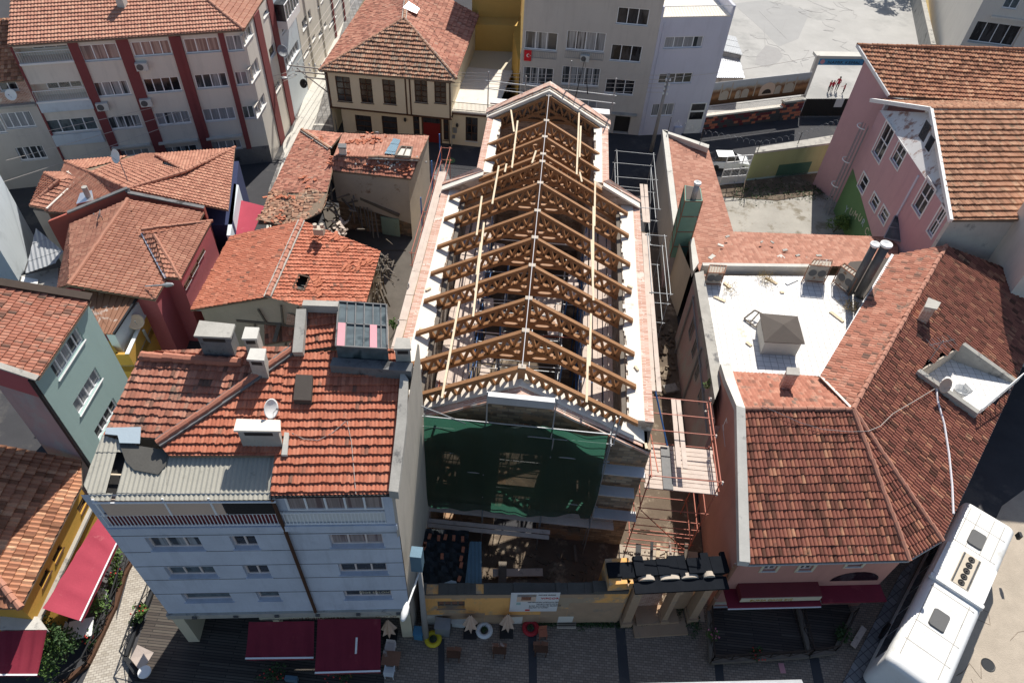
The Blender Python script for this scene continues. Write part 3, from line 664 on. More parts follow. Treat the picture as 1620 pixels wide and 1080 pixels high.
ys = [22.03, 24.4, 26.73, 29.34, 31.75, 34.3, 36.2, 38.2]; ys[5] = 33.6; ys = [22.03, 24.4, 26.73, 29.34, 31.75, 34.05, 36.0, 38.3]
ys = [P('s', 826, 579, RZ).y, P('s', 832, 522, RZ).y, P('s', 837, 471, RZ).y, P('s', 843, 419, RZ).y, P('s', 847.5, 375, RZ).y, P('t', 815, 820, RZ).y, P('t', 830, 650, RZ).y, P('t', 840, 520, RZ).y]
T0 = make_truss(5.82, ys[0], ords[0])
for i in range(1, 8): c = copy_tree(T0); c.location.y = ys[i]; c['label'] = ords[i]
T1 = make_truss(4.0, 39.05, 'short timber roof truss just behind the last long one')
for y_, l_ in ((41.1, 'second short timber roof truss from the shoulders'), (43.15, 'third short timber roof truss, second from the back gable'), (46.6, 'rearmost short timber roof truss, tucked under the back gable')):
    c = copy_tree(T1); c.location.y = y_; c['label'] = l_
# loose battens nailed over the trusses
RL = [(RX, 20, RZ+.05), (RX, 40, RZ+.05), (RX-5, 20, RZ+.05-SL*5)]; RR = [(RX, 20, RZ+.05), (RX, 40, RZ+.05), (RX+5, 20, RZ+.05-SL*5)]
bl = [(RL, 't', 645, 180, 't', 668, 345), (RL, 't', 690, 278, 't', 655, 565), (RL, 't', 575, 552, 't', 535, 785), (RL, 't', 622, 540, 't', 612, 590), (RL, 't', 802, 460, 't', 778, 535), (RL, 't', 472, 738, 't', 440, 975),
 (RL, 't', 485, 898, 'z', 418, 468), (RL, 'z', 335, 375, 'z', 228, 965), (RR, 't', 1065, 225, 't', 1050, 605), (RR, 't', 1075, 310, 't', 1068, 500), (RR, 't', 1068, 590, 't', 1082, 650), (RR, 't', 1163, 650, 't', 1158, 920), (RR, 't', 1152, 800, 'z', 1150, 230), (RR, 'z', 1140, 0, 'z', 1152, 370), (RR, 'z', 1137, 450, 'z', 1128, 770), (RR, 'z', 1120, 640, 'z', 1110, 990), (RL, 'z', 465, 20, 'z', 440, 215)]
bd = ['pale batten leaning at the back gable over the left slope', 'pale batten over the short trusses on the left slope', 'pale batten across the last long trusses on the left slope', 'stub of pale board lying by the shoulders on the left slope', 'short pale board beside the ridge near the shoulders', 'pale batten across the seventh and sixth trusses on the left', 'long pale batten over the middle trusses on the left slope',
 'longest reddish batten, over the front trusses on the left slope', 'pale batten beside the back gable on the right slope', 'second pale batten lapping the one by the back gable on the right', 'short bent board at the shoulders on the right slope', 'pale batten across the rear long trusses on the right slope', 'pale batten over the sixth truss on the right slope', 'pale batten over the middle trusses on the right slope', 'pale batten over the third and second trusses on the right slope', 'frontmost pale batten, ending at the front gable on the right', 'pale batten over the middle trusses on the left slope']
for (pl, c0, x0, y0, c1, x1, y1), lb in zip(bl, bd):
    a = PL(c0, x0, y0, pl); b = PL(c1, x1, y1, pl); tag(MB().beam(a+Vector((0, 0, .03)), b+Vector((0, 0, .03)), .11, .05).build('board', 'board_wood'), lb, 'board', 'battens nailed over the trusses')
tag(MB().tube([(RX, ys[0], RZ+.06), (RX, 30, RZ+.02), (RX, 46.6, RZ+.06)], .018, 4).build('guide_line', 'rope'), 'white string stretched along the ridge over all the trusses', 'string')
for k, (x, y) in enumerate(((5.75, 24.9), (5.6, 31.2), (-5.7, 26.2), (-5.9, 29.4), (6.2, 20.6), (.1, 21.1))):
    z = 10.53 if abs(x) > 3 and y > 21 else gz(x)+.08
    tag(MB().box((x, y, z+.03), (.32, .13, .07), random.uniform(0, 3)).build('wood_offcut', 'board_wood'), ['wood offcut on the right wall top near the front', 'wood offcut on the right wall top, middle', 'wood offcut on the left wall top near the second truss', 'wood offcut on the left wall top, middle', 'wood block on the right front corner of the church', 'wood block on the peak of the front gable'][k], 'wood block', 'offcuts left on the wall tops')
# ---------------- scaffolding ----------------
def scaffold(label, xs, ysx, zs, mat, decks, braces=(), deckmat='plank', hr=None, name='scaffold', rail=None, group=None, r=.034, top=1.0, yx=None):
    """tube frames: posts on a grid, ledgers per level, plank decks"""
    t = thing(name, label, 'scaffolding', (xs[0], ysx[0], 0), group); zt = max(zs)+top
    for x in xs:
        for y in ysx: MB().tube([(x, y, 0), (x+random.uniform(-.04, .04), y, zt)], r, 6).build('post', mat, t)
    for z in list(zs)+([max(zs)+top-.1] if rail is None else []):
        lb = MB()
        for y in ysx: lb.tube([(xs[0]-.15, y, z), (xs[-1]+.15, y, z+random.uniform(-.04, .04))], r*.9, 6)
        for x in xs: lb.tube([(x, ysx[0]-.12, z+.03), (x, ysx[-1]+.12, z+.03)], r*.9, 6)
        lb.build('ledger', mat, t)
    for (a, b) in braces: MB().tube([a, b], r*.85, 6).build('brace', mat, t)
    for (x0, x1, y0, y1, z, along) in decks:
        n = max(1, int(round(((y1-y0) if along == 'x' else (x1-x0))/.27)))
        db = MB()
        for i in range(n):
            if along == 'x':
                a = y0+(y1-y0)*i/n; db.box(((x0+x1)/2+random.uniform(-.06, .06), a+.13, z+random.uniform(0, .015)), (x1-x0, .245, .045), random.uniform(-.008, .008))
            else:
                a = x0+(x1-x0)*i/n; db.box((a+.13, (y0+y1)/2+random.uniform(-.06, .06), z+random.uniform(0, .015)), (.245, y1-y0, .045), random.uniform(-.008, .008))
        db.build('deck', deckmat, t)
    return t
# interior, seen between the trusses
sc = scaffold('blue tube scaffold standing inside the church along its left wall', [-4.6, -3.1], [22.6, 25.2, 27.8, 30.4, 33, 35.6, 38.2], [4.5, 6.6, 8.7], 'blue_steel', [(-4.75, -3.0, 22.4, 38.6, 8.75, 'y'), (-4.75, -3.3, 24, 36, 6.65, 'y')], rail=False)
sc = scaffold('blue tube scaffold standing inside the church along its right wall', [3.2, 4.6], [22.6, 25.2, 27.8, 30.4, 33, 35.6, 38.2], [4.5, 6.6, 8.7], 'blue_steel', [(3.1, 4.85, 22.4, 38.6, 8.75, 'y'), (3.3, 4.8, 26, 38, 4.55, 'y')], rail=False)
sc = scaffold('steel tube scaffold crossing the middle of the church interior', [-1.7, .2, 2.0], [23.4, 26, 28.6, 31.2, 33.8, 36.4], [3.2, 5.4, 7.4], 'galv', [(-1.7, 2, 25.2, 25.9, 7.45, 'x'), (-1.7, .4, 30.4, 31, 5.45, 'x'), (.2, 2., 33.2, 36.3, 5.45, 'y')], rail=False, top=.4)
for i, (x, y) in enumerate(((-1.75, 23.3), (-1.7, 28.7), (1.95, 26.1), (2.05, 31.3), (-1.72, 33.9))):
    MB().tube([(x, y, 2), (x+.05, y, 9.2)], .05, 6).build('post', 'blue_steel', sc)
for i, y in enumerate((24.1, 26.6, 29.1, 31.9, 34.6)):
    MB().tube([(-4.5, y, 7.7+.1*(i % 2)), (4.5, y+.3, 7.8)], .032, 6).build('tie_tube', 'red_steel' if i % 3 == 2 else 'galv', sc)
scaffold('short red tube scaffold inside the church behind the front gable', [-4.4, -2.2], [22.2, 23.6], [6.6, 8.6, 9.4], 'red_steel', [(-4.4, -2.2, 22.2, 23.6, 8.65, 'x')], rail=False, top=.2)
for i in range(13):
    y = 23+i*1.2; z = random.uniform(7.6, 9.9); MB().tube([(-4.6, y, z), (random.choice([-1.5, 1.8, 4.6]), y+random.uniform(-.2, .3), z+random.uniform(-.1, .1))], .03, 6).build('ledger', 'lime' if i % 3 else 'galv', sc)
for i in range(9):
    x = random.choice([-2.6, -2.2, 1.4, 2.5]); y = 23.5+i*1.6; MB().box((x, y, 8.2+random.uniform(-.6, .5)), (random.uniform(.5, 1.1), random.uniform(.8, 2.2), .05), random.uniform(-.2, .2)).build('deck', 'plank', sc)
# right of the front: red tower with a plank platform
t = scaffold('red scaffold tower with a pale plank platform at the right front church corner', [6.75, 10.2], [20.05, 22.9], [1.6, 3.2, 5.0, 6.93], 'red_steel', [(6.65, 10.35, 20.0, 22.75, 7.0, 'x'), (8.15, 8.75, 20.9, 25.4, 7.75, 'y')],
  [((6.8, 19.95, 4.9), (10.2, 19.95, .8)), ((10.25, 20.1, 1.6), (10.25, 22.8, 6.7)), ((7.0, 20.0, 8.5), (7.1, 23.4, 7.0))], top=1.25)
lb = MB()
for z in (7.45, 7.95): lb.tube([(10.25, 19.9, z), (10.25, 25.6, z)], .036, 6)
for y in (24.3, 25.4): lb.tube([(6.6, y, 7.75), (10.4, y, 7.75)], .036, 6)
for z in (.8, 1.2, 2.4, 2.8, 4.1): lb.tube([(6.5, 20.0, z), (10.1, 20.0, z-.06)], .032, 6)
lb.build('guard_rail', 'red_steel', t)
cm = MB()
for y in (20.05, 22.9, 25.4):
    for z in (6.95, 7.95, 8.1): cm.ball((10.28, y, z), .07, 6, 4)
cm.build('coupler', 'lime', t)
MB().tube([(6.95, 24.6, 9.3), (7.9, 22.6, 7.2)], .05, 6).build('blue_prop', 'blue_steel', t)
MB().box((7.8, 21.3, 7.08), (.5, 2.6, .05)).build('perforated_deck', 'tin_dark', t)
# front scaffold carrying the green net
nz0, nz1 = VP('m', 80, 235, (0, 19.6), (1, 19.6))[1], VP('m', 1262, 350, (0, 19.6), (1, 19.6))[1]
t = scaffold('grey tube scaffold across the front gable, with plank walkways', [-4.6, -1.6, 1.6, 4.3], [19.65, 20.25], [3.2, 5.3, 7.4, 9.5], 'steel', [(-4.9, 5.6, 19.6, 20.3, 3.2, 'x'), (-4.6, 2.2, 18.9, 19.5, 2.7, 'x')], [((-4.75, 19.6, 12.6), (-2.5, 19.6, 11.5))], top=1.5, deckmat='plank')
for x0, y0, x1, y1 in ((1235, 570, 1465, 597), (1215, 712, 1400, 722), (1200, 850, 1410, 882)):
    p0_, p1_ = VP('m', x0, y0, (0, 19.95), (1, 19.95)), VP('m', x1, y1, (0, 19.95), (1, 19.95)); MB().box(((p0_[0]+p1_[0])/2, 19.95, (p0_[1]+p1_[1])/2), (abs(p1_[0]-p0_[0])+.5, .6, .06)).build('side_deck', 'deckplate', t)
MB().box((-.05, 19.95, 13.15), (3.0, .6, .06)).build('upper_deck', 'deckplate', t)
MB().box((-.05, 19.62, 13.4), (3.0, .03, .5)).build('toe_board', 'deckplate', t)
fr = MB()
for x in (-1.55, 1.5): fr.tube([(x, 19.65, 11), (x, 19.65, 13.9)], .035, 6)
for x in (-4.6, 4.2, 4.4): fr.tube([(x, 19.6, 11), (x, 19.6, 13.1)], .03, 6)
fr.tube([(-4.6, 19.6, nz0), (4.4, 19.6, nz1)], .03, 6); fr.build('top_frame', 'galv', t)
# shade net: a sheet with folds and a sagging lower edge
nm = MB(); nu, nv = 70, 34; vs = []; NY = 19.55
nq = [VP('m', *a_, (0, NY), (1, NY)) for a_ in ((80, 235), (1262, 350), (110, 815), (1150, 880))]
for j in range(nv+1):
    for i in range(nu+1):
        a, b = i/nu, j/nv; x = lerp(nq[0][0]+(nq[2][0]-nq[0][0])*(1-b), nq[1][0]+(nq[3][0]-nq[1][0])*(1-b), a)
        zb = nq[2][1]+(nq[3][1]-nq[2][1])*a+.12*math.sin(a*9)+.16*math.sin(a*3.1+.5)-.35*(a > .93); zt = nq[0][1]+(nq[1][1]-nq[0][1])*a-.10*abs(math.sin(a*9.42))
        x2 = x+(.35*math.sin(b*3.)*(a-.9)*8 if a > .9 else 0)*(1-b)
        y = NY-.06*math.sin(a*34+b*3)*(1-b*.4)-.10*math.sin(a*11+b*4)-.12*math.exp(-((a-.5)*28)**2)-.05*math.sin(b*9+a*5)-.35*(1-b)*math.sin(math.pi*a)*.5
        vs.append((x2, y, zb+(zt-zb)*b))
nm.add(vs, [(j*(nu+1)+i, j*(nu+1)+i+1, (j+1)*(nu+1)+i+1, (j+1)*(nu+1)+i) for j in range(nv) for i in range(nu)])
tag(nm.build('shade_net', 'net', None, True), 'dark green shade net hung in front of the church gable', 'net')
# scaffolds at the back and along the flanks
t = scaffold('galvanised scaffold behind the right rear shoulder of the church', [5.2, 7.9], [39.9, 43.3, 46.7], [7.0, 9.0], 'steel', [(6.95, 7.5, 39.5, 44., 9.1, 'y')], [((7.9, 38.2, 6), (7.9, 46.7, 9))], top=1.1, r=.024)
t = scaffold('narrow scaffold in the alley on the right flank of the church', [7.0, 8.1], [31.5, 37], [7.6, 9.2], 'steel', [(6.6, 7.1, 24.0, 37.2, 9.95, 'y')], top=.9, r=.024)
t = scaffold('red and grey scaffold at left rear shoulder of the church', [-7.6, -6.95], [33.2, 37.4, 41.7, 45.2], [6.8, 8.9], 'red_steel', [(-7.25, -6.75, 30.2, 42.0, 10.0, 'y')], top=1.1, r=.026)
fr = MB()
for y in (37.4, 41.7, 45.2): MB().tube([(-7.7, y, 0), (-7.7, y, 11)], .045, 6).build('standard', 'blue_steel', t)
t = thing('scaffold', 'plank walkway along the outside of the left church wall', 'scaffolding', (-7, 24, 0)); db = MB()
for y in np.arange(23.2, 31.5, 2.05): db.box((-6.98, y+1, 10.02), (.45, 2.0, .05), random.uniform(-.02, .02))
db.build('deck', 'plank', t); pp = MB()
for y in (24, 27, 30): pp.tube([(-7.15, y, 0), (-7.15, y, 10.3)], .035, 6)
pp.build('post', 'steel', t)
t = thing('scaffold', 'long tube handrail scaffold behind the back gable of the church', 'scaffolding', (0, 49, 0)); pp = MB()
for x, zt in ((-4.6, 14.3), (-1.9, 14.2), (1.2, 15.6), (4.5, 14.6)): pp.tube([(x, 48.6, 0), (x, 48.6, zt)], .045, 6)
pp.build('post', 'steel', t); pp = MB()
for z in (13.0, 13.6): pp.tube([(-4.8, 48.6, z), (4.7, 48.6, z-.3)], .032, 6)
pp.build('rail', 'galv', t); MB().box((-2.9, 48.7, 12.0), (3.0, .7, .12)).box((3.2, 48.7, 11.9), (2.4, .7, .12)).build('deck', 'deckplate', t)
MB().tube([(1.75, 48.3, 13), (2.1, 48.3, 16), (2.6, 48.3, 13.4)], .05, 6).build('hoist_frame', 'black_metal', t)
for k, (x0, y0, x1, y1, r_) in enumerate(((8.3, 17.2, 8.5, 20.2, .22), (8.75, 17.0, 8.9, 19.8, .14), (9.3, 17.4, 9.1, 20.3, .12), (7.2, 17.4, 7.3, 19.9, .3), (9.9, 17.6, 10.0, 20.2, .2), (8.0, 18.2, 8.02, 20.0, .16))):
    tag(MB().beam((x0, y0, .25+.1*k), (x1, y1, 1.1+.1*k), r_, .06).build('timber', ['board_wood', 'board_wood', 'plank', 'tin_dark', 'wood_grey', 'tin_dark'][k]), ['long pale timber leaning under the red scaffold tower', 'narrower pale timber beside the long one under the red tower', 'thin whitish timber under the red tower', 'dark grating strip nearest the church corner', 'grey timber by the pink house wall', 'narrow dark strip under the red tower'][k], 'timber', 'timbers and strips under the red scaffold')
cl = MB()
for _ in range(90): cl.box((random.uniform(6.6, 10.6), random.uniform(16.8, 20.4), .08), (random.uniform(.05, .5), random.uniform(.05, .2), random.uniform(.03, .15)), random.uniform(0, 3), (random.uniform(-.3, .3), 0))
tag(cl.build('rubble', 'dirt_pale'), 'small rubble and scraps under the red scaffold tower', 'rubble', kind='stuff')
cl = MB()
for _ in range(110): cl.box((random.uniform(-1.5, 6.2), random.uniform(16.4, 19.5), .08), (random.uniform(.05, .4), random.uniform(.05, .2), random.uniform(.03, .12)), random.uniform(0, 3), (random.uniform(-.3, .3), 0))
tag(cl.build('rubble', 'dirt'), 'dark rubble strewn over the church courtyard', 'rubble', kind='stuff')
struct('ruin_ground', MB().prism([(-15.5, 28), (-9.42, 24.5), (-9.42, 50), (-15.5, 50)], 0, .05), 'floor_dark')
# alley and courtyard ground
struct('alley_ground', MB().prism([(6.5, 20.5), (11.3, 20.5), (11.3, 50.5), (4.3, 50.5), (4.3, 39.8), (6.5, 39.8)], 0, .05), 'dirt')
struct('left_alley_ground', MB().prism([(-9.4, 24), (-6.6, 24), (-6.6, 39.8), (-4.4, 39.8), (-4.4, 50), (-9.4, 50)], 0, .05), 'dry_grass')
struct('courtyard_ground', MB().prism([(-4.4, 15.6), (6.4, 16.4), (6.4, 20.6), (-4.5, 20.6)], 0, .05), 'dirt')
struct('side_yard_ground', MB().prism([(6.41, 16.4), (11, 16.4), (11, 20.49), (6.41, 20.49)], 0, .05), 'dirt_pale')
# ---------------- blue apartment block, front left ----------------
BB = thing('apartment_block', 'pale blue four storey block with red tiled and grey corrugated roof left of the church', 'building', (-10, 14, 0))
yb = lambda x: 14.05+.125*(x+4.55)
FA = ((-15.95, yb(-15.95)), (-4.55, 14.05)); off = Vector((.124, -.992))*.34
FB = ((-15.5, 12.55), (-4.6, 13.92))
ze = VP('k', 720, 822, *FB)[1]; zr0 = VP('l', 700, 62, *FB)[1]; zr1 = VP('k', 700, 934, *FB)[1]; zsb = VP('l', 700, 95, *FB)[1]
wl = MB()
wl3 = facade(BB, wl, *FA, 3.5, 11.9, [('j', 978, 228, 1268, 142, 3, 'c'), ('l', 88, 218, 212, 134, 2, 'd'), ('l', 708, 208, 1030, 122, 3, 'b'), ('j', 1092, 402, 1362, 330, 3, 'g'), ('l', 168, 398, 293, 323, 2, 'd'),
 ('l', 765, 383, 1056, 310, 3, 'd'), ('j', 1192, 558, 1465, 497, 1, 'g'), ('l', 245, 548, 362, 489, 1, 'g'), ('l', 795, 540, 1086, 481, 3, 'd')], fr='pvc_beige', sill='blue_wall', dep=.22)
P3b, nnb, ddb = wl3
L_ = (Vector(FA[1])-Vector(FA[0])).length
# upper balcony floor: wall behind, left side, back
wl.quad(P3b(0, 11.9), P3b(L_, 11.9), P3b(L_, ze), P3b(0, ze))
wl.build('wall', 'blue_wall', BB)
g = MB()
for c, x, y in (('l', 480, 122), ('l', 480, 226), ('l', 515, 316), ('l', 550, 402), ('l', 595, 490)):
    z = VP(c, x, y, *FA)[1]; q = [P3b(.0, z, -.012), P3b(L_, z, -.012), P3b(L_, z, .0), P3b(0, z, .0)]; g.hexa(q, [p+Vector((0, 0, .035)) for p in q])
g.build('groove_line', 'concrete_dark', BB)
# ground floor: band, recessed shopfront, piers, door
def slabx(mb, s0, s1, z0, z1, o0, o1, P3=P3b):
    q = [P3(s0, z0, o0), P3(s1, z0, o0), P3(s1, z0, o1), P3(s0, z0, o1)]; return mb.hexa(q, [p+Vector((0, 0, z1-z0)) for p in q])
slabx(MB(), -.1, L_+.02, 3.08, 3.5, -.12, 1.2).build('band', 'concrete', BB)
slabx(MB(), 4.2, L_, 2.84, 3.07, -.16, .2).build('sign_band', 'sign_cream', BB)
slabx(MB(), .2, L_-.3, 0, 3.08, 1.25, 1.4).build('shopfront', 'shopdark', BB)
for s0, s1, o0, o1 in ((.0, .55, -.05, 1.2), (L_-.55, L_, -.05, 1.0), (4.3, 4.6, .6, 1.2)): slabx(MB(), s0, s1, 0, 3.07, o0, o1).build('pier', 'sign_cream', BB)
g = MB()
for i in range(9): slabx(g, .9+i*.36, .94+i*.36, .1, 2.8, 1.18, 1.22)
for z in (.1, 1.0, 1.9, 2.75): slabx(g, .7, 4.1, z, z+.05, 1.17, 1.22)
g.build('grille_door', 'black_metal', BB)
text('HAVAİ SİNEMA CAFE BAR', P3b, 5.6, 2.88, .16, 'ink_brown', BB, -.165); text('POLAT APT.', P3b, 9.8, 2.88, .14, 'ink_brown', BB, -.165)
w6 = wp(*FA, [('l', 870, 540, 1005, 481)])[0]; text('PİDE SALONU', P3b, w6[0]+.15, w6[2]+.42, .17, 'sign_cream', BB, .10)
for i in range(6):
    s = 1.1+i*1.95; g = MB(); slabx(g, s, s+.2, 3.2, 3.4, -.2, -.13); g.build('floodlight', 'busgrey', BB)
# downpipe and cables
sdp = VP('l', 500, 320, *FA)[0]; g = MB(); g.tube([P3b(sdp, 3.55, -.1), P3b(sdp, zsb, -.12), P3b(sdp, ze-.1, -.22)], .075, 8); g.build('downpipe', 'wood_brown', BB)
# balcony
Lf = (Vector(FB[1])-Vector(FB[0])).length; dB = (Vector(FB[1])-Vector(FB[0])).normalized(); nB = Vector((dB.y, -dB.x))
P3f = lambda s, z, o=0: Vector((FB[0][0]+dB.x*s-nB.x*o, FB[0][1]+dB.y*s-nB.y*o, z))
slabx(MB(), -.25, Lf+.05, zsb, zr0-.04, -.06, .33, P3f).build('balcony_slab', 'blue_wall', BB)
sm = VP('k', 370, 930, *FB)[0]; g = MB()
for z in (zr0, zr1-.06): slabx(g, -.2, Lf-.05, z, z+.06, .0, .05, P3f)
i = 0; s = -.15
while s < Lf-.1: slabx(g, s, s+.028, zr0, zr1, .01, .04, P3f); s += .145
g.build('railing', 'pvc', BB)
slabx(MB(), -.1, sm-.05, zr0, zr1-.05, .10, .13, P3f).build('rail_panel', 'burgundy', BB)['label'] = 'dark red panel behind the left railing'
slabx(MB(), sm+.1, Lf-.1, zr0, zr1-.05, .10, .13, P3f).build('rail_panel', 'whitepaint', BB)['label'] = 'white panel behind the right railing'
w0 = (sm+.35, Lf-.35, zr1+.1, ze-.12, 5, 'b', .10); window(BB, P3f, None, w0, fr='pvc', dep=.10, sill=None)
slabx(MB(), Lf-.35, Lf, zr0, ze-.05, -.02, .7, P3f).build('balcony_pier', 'blue_wall', BB)
slabx(MB(), .15, sm-2.0, zr1, ze-.1, -.02, .0, P3f).build('canvas_blind', 'umbrella_cloth', BB)
slabx(MB(), sm-1.95, sm-.05, zr1, ze-.1, -.02, .0, P3f).build('dark_opening', 'shopdark', BB)
for s in (.0, 2.5, sm-2.4): slabx(MB(), s, s+.07, zr1, ze-.05, -.06, -.02, P3f).build('post', 'pvc', BB)
# roofs
eA, eB = PL('s', 427.8, 783.7, [P3f(0, ze, -.35), P3f(5, ze, -.35), P3f(0, ze+.0001, 3)]), P3f(Lf-.15, ze, -.35)
eA = P('s', 427.8, 783.7, ze); eB = P('s', 621, 781, ze); RPn = plane3(eA, eB, .34)
mid = pls([(452, 559)], RPn)[0]; c443 = pls([(443, 720.7)], RPn)[0]
s1 = [eA, eB]+pls([(637, 582), (622, 552)], RPn)+[mid]
s2 = [c443]+pls([(267, 720.7), (249.4, 698.5), (400.6, 596), (469, 547)], RPn)+[mid]
s2 = [pls([(267, 720.7)], RPn)[0], c443, mid]+pls([(469, 547), (249.4, 698.5)], RPn)
s3 = [mid]+pls([(531, 548.5), (532.7, 490), (488, 490)], RPn)
rf = roof('roof', 'tile_red', [s1, s2, s3], BB, tw=.155, th=.36, amp=.035, lip=.075, jit=.016)
zl = 14.8; lA, lB = P('s', 164, 688, zl), P('s', 252, 693.5, zl); LP = plane3(lA, lB, .34)
s4 = [lA, lB]+pls([(469, 548), (381, 549), (224, 557)], LP)
w = MB(); skirt(w, [Vector((FA[0][0], FA[0][1], 13.2)), lA+Vector((.1, 0, -.15))]+[p-Vector((0, .15, .15)) for p in (s4[4], s4[3], s4[2])]+[p-Vector((0, .15, .15)) for p in (s3[3], s3[2])]); w.build('rear_wall', 'concrete', BB)
rf2 = roof('roof', 'tile_redold', [s4], BB, tw=.17, th=.33, amp=.035, lip=.055, jit=.02); rf2['label'] = 'older faded tiled slope on the left'
hp = pls([(469, 547), (400.6, 596), (330, 646), (249.4, 699)], up(RPn, .12))
ridge([(hp[i], hp[i+1]) for i in range(3)], 'tile_redold', BB, .15, .42, mortar='concrete_dark')
q = pls([(224, 563), (381, 573)], up(LP, .1)); ridge([(q[0], q[1])], 'tile_redold', BB, .2, .42)
# corrugated sheet roof with a broken panel
def corr(pts, pitch=.18, amp=.035, hole=None, mat='asbestos', parent=None, name='corrugated_roof', th=1.6):
    bm, _ = roofmesh(pts, pitch, th, amp, .02, 'mars', 0.004, hole=hole); me = bpy.data.meshes.new(name); bm.to_mesh(me); bm.free(); r = parent
    while r.parent: r = r.parent
    me.transform(Matrix.Translation(-r.location)); me.materials.append(M[mat]); me.polygons.foreach_set('use_smooth', [False]*len(me.polygons)); o = bpy.data.objects.new(name, me); COL.objects.link(o); o.parent = parent; return o
zc = ze-.12; cA, cB = P('s', 146, 792, zc), P('s', 436, 790.5, zc); CP = plane3(cA, cB, .26)
cm_ = PL('s', 262, 791.5, CP)
roof('corrugated_roof', 'asbestos', [dict(p=[cm_, cB]+pls([(441, 722), (267, 720)], CP)), dict(p=[cA, cm_]+pls([(267, 720), (162, 688), (133, 766)], CP), hole=pls([(166, 786), (183, 786), (196, 736), (188, 737), (175, 748), (174, 762)], CP))], BB, deck=0, tw=.18, th=1.6, amp=.05, lip=.02, jit=.004)
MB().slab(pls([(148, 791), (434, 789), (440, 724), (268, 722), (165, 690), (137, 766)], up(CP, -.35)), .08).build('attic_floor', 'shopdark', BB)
MB().beam(pls([(172, 750)], up(CP, -.1))[0], pls([(192, 751)], up(CP, -.1))[0], .06, .06).build('batten', 'board_wood', BB)
MB().beam(cA+Vector((0, -.03, -.09)), cB+Vector((0, -.03, -.09)), .06, .06).build('gutter', 'pvc', BB)
MB().beam(eA+Vector((0, 0, -.05)), eB+Vector((0, 0, -.05)), .12, .12).build('gutter', 'black_metal', BB)
q = pls([(188, 700), (266, 712), (262, 736), (250, 750), (212, 743), (199, 730)], up(CP, .10)); MB().slab(q, .03).build('roofing_felt', 'felt', BB)
q = pls([(168, 676), (223, 675), (221, 701), (189, 700), (186, 688), (166, 686)], up(CP, .22)); MB().slab(q, .03).build('foil_sheet', 'tarp_blue', BB)
# parapet on the right, with the long side wall below it
PP = up(RPn, .38); po = pls([(630, 778), (643, 668), (646, 600), (651, 540)], PP); pi = pls([(615, 776), (627, 668), (634, 582), (622, 548)], PP)
MB().slab([pi[0], po[0], po[1], po[2], pi[2], pi[1]], .5).build('parapet', 'concrete', BB)
sw = MB(); x_ = -4.52
qq = [Vector((FB[1][0]+.0, FB[1][1], ze-.4)), Vector((x_, FA[1][1], po[0].z-.1)), Vector((x_, po[1].y, po[1].z-.1)), Vector((x_, po[3].y, po[3].z-.1)), Vector((x_, 20.0, po[3].z-.5))]
skirt(sw, qq[1:]); sw.quad((FB[1][0], FB[1][1], 10.9), (x_, FA[1][1], 10.9), (x_, FA[1][1], ze), (FB[1][0], FB[1][1], ze)); sw.build('side_wall', 'beige_side', BB)
# back parapet round the roof light and stair head
zt = PL('s', 531, 548, RPn).z
g = MB()
for a, b, w_ in (((478, 492), (472, 560), .5), ((480, 484), (536, 486), .4)):
    p, q = pls([a, b], up(RPn, .3)); g.beam(p, q, w_*.8, .4)
g.build('parapet', 'concrete', BB)
g = MB(); p = [P('f', x, y, zt+.75) for x, y in ((440, 572), (685, 590), (690, 815), (425, 800))]
MB().prism([(a.x, a.y) for a in p], zt-.2, zt+.7).build('roof_light', 'glass', BB)
fr = MB()
for i in range(4): fr.beam(p[i], p[(i+1) % 4], .06, .06)
for k in (.18, .36, .54, .72, .88): fr.beam(lerp(p[0], p[1], k), lerp(p[3], p[2], k), .045, .05)
for k in (.5,): fr.beam(lerp(p[0], p[3], k), lerp(p[1], p[2], k), .045, .05)
fr.build('roof_light_frame', 'concrete_dark', BB)
for a, b in ((.02, .17), (.66, .80)):
    q = [lerp(lerp(p[0], p[1], a), lerp(p[3], p[2], a), .5), lerp(lerp(p[0], p[1], b), lerp(p[3], p[2], b), .5), lerp(p[3], p[2], b), lerp(p[3], p[2], a)]; MB().slab([v+Vector((0, 0, .035)) for v in q], .02).build('pink_panel', 'pink_panel', BB)
MB().prism([(p[3].x-.2, p[3].y-.5), (p[2].x+1.0, p[2].y-.5), (p[2].x+1., p[2].y-.05), (p[3].x-.2, p[3].y-.05)], zt-.6, zt+.1).build('stair_head_wall', 'concrete_dark', BB)
zr = lambda x, y, pl=RPn: PL('s', x, y, pl).z
chimney('big dark grey chimney with a slab roof', [('u', 465, 492), ('u', 782, 507), ('u', 820, 392), ('u', 515, 360)], 17.2, 14.6, 'concrete_dark', 'concrete', parent=BB)  # stack in a darker concrete than its slab
chimney('thin chimney behind the hip', [('u', 875, 517), ('u', 1005, 515), ('u', 1027, 420), ('u', 905, 415)], 17.1, 15.0, 'concrete', 'concrete_pale', parent=BB)
chimney('thin chimney on the hip', [('u', 917, 692), ('u', 1068, 702), ('u', 1085, 600), ('u', 950, 597)], 16.95, 14.8, 'concrete', 'concrete_pale', parent=BB)
c2 = chimney('wide double chimney with two pale slabs', [('k', 78, 408), ('k', 380, 412), ('k', 378, 340), ('k', 98, 332)], 15.95, 14.2, 'concrete', 'lime', parent=BB)
chimney('corner chimney beside the roof light', [('f', 720, 815), ('f', 812, 815), ('f', 805, 760), ('f', 735, 758)], 17.1, 14.5, 'concrete', 'concrete', parent=BB)
q = pls([(464, 632), (492, 633), (494.5, 593), (468, 592)], up(RPn, .32)); MB().slab(q, .3).build('roof_hatch', 'roofbox', BB)
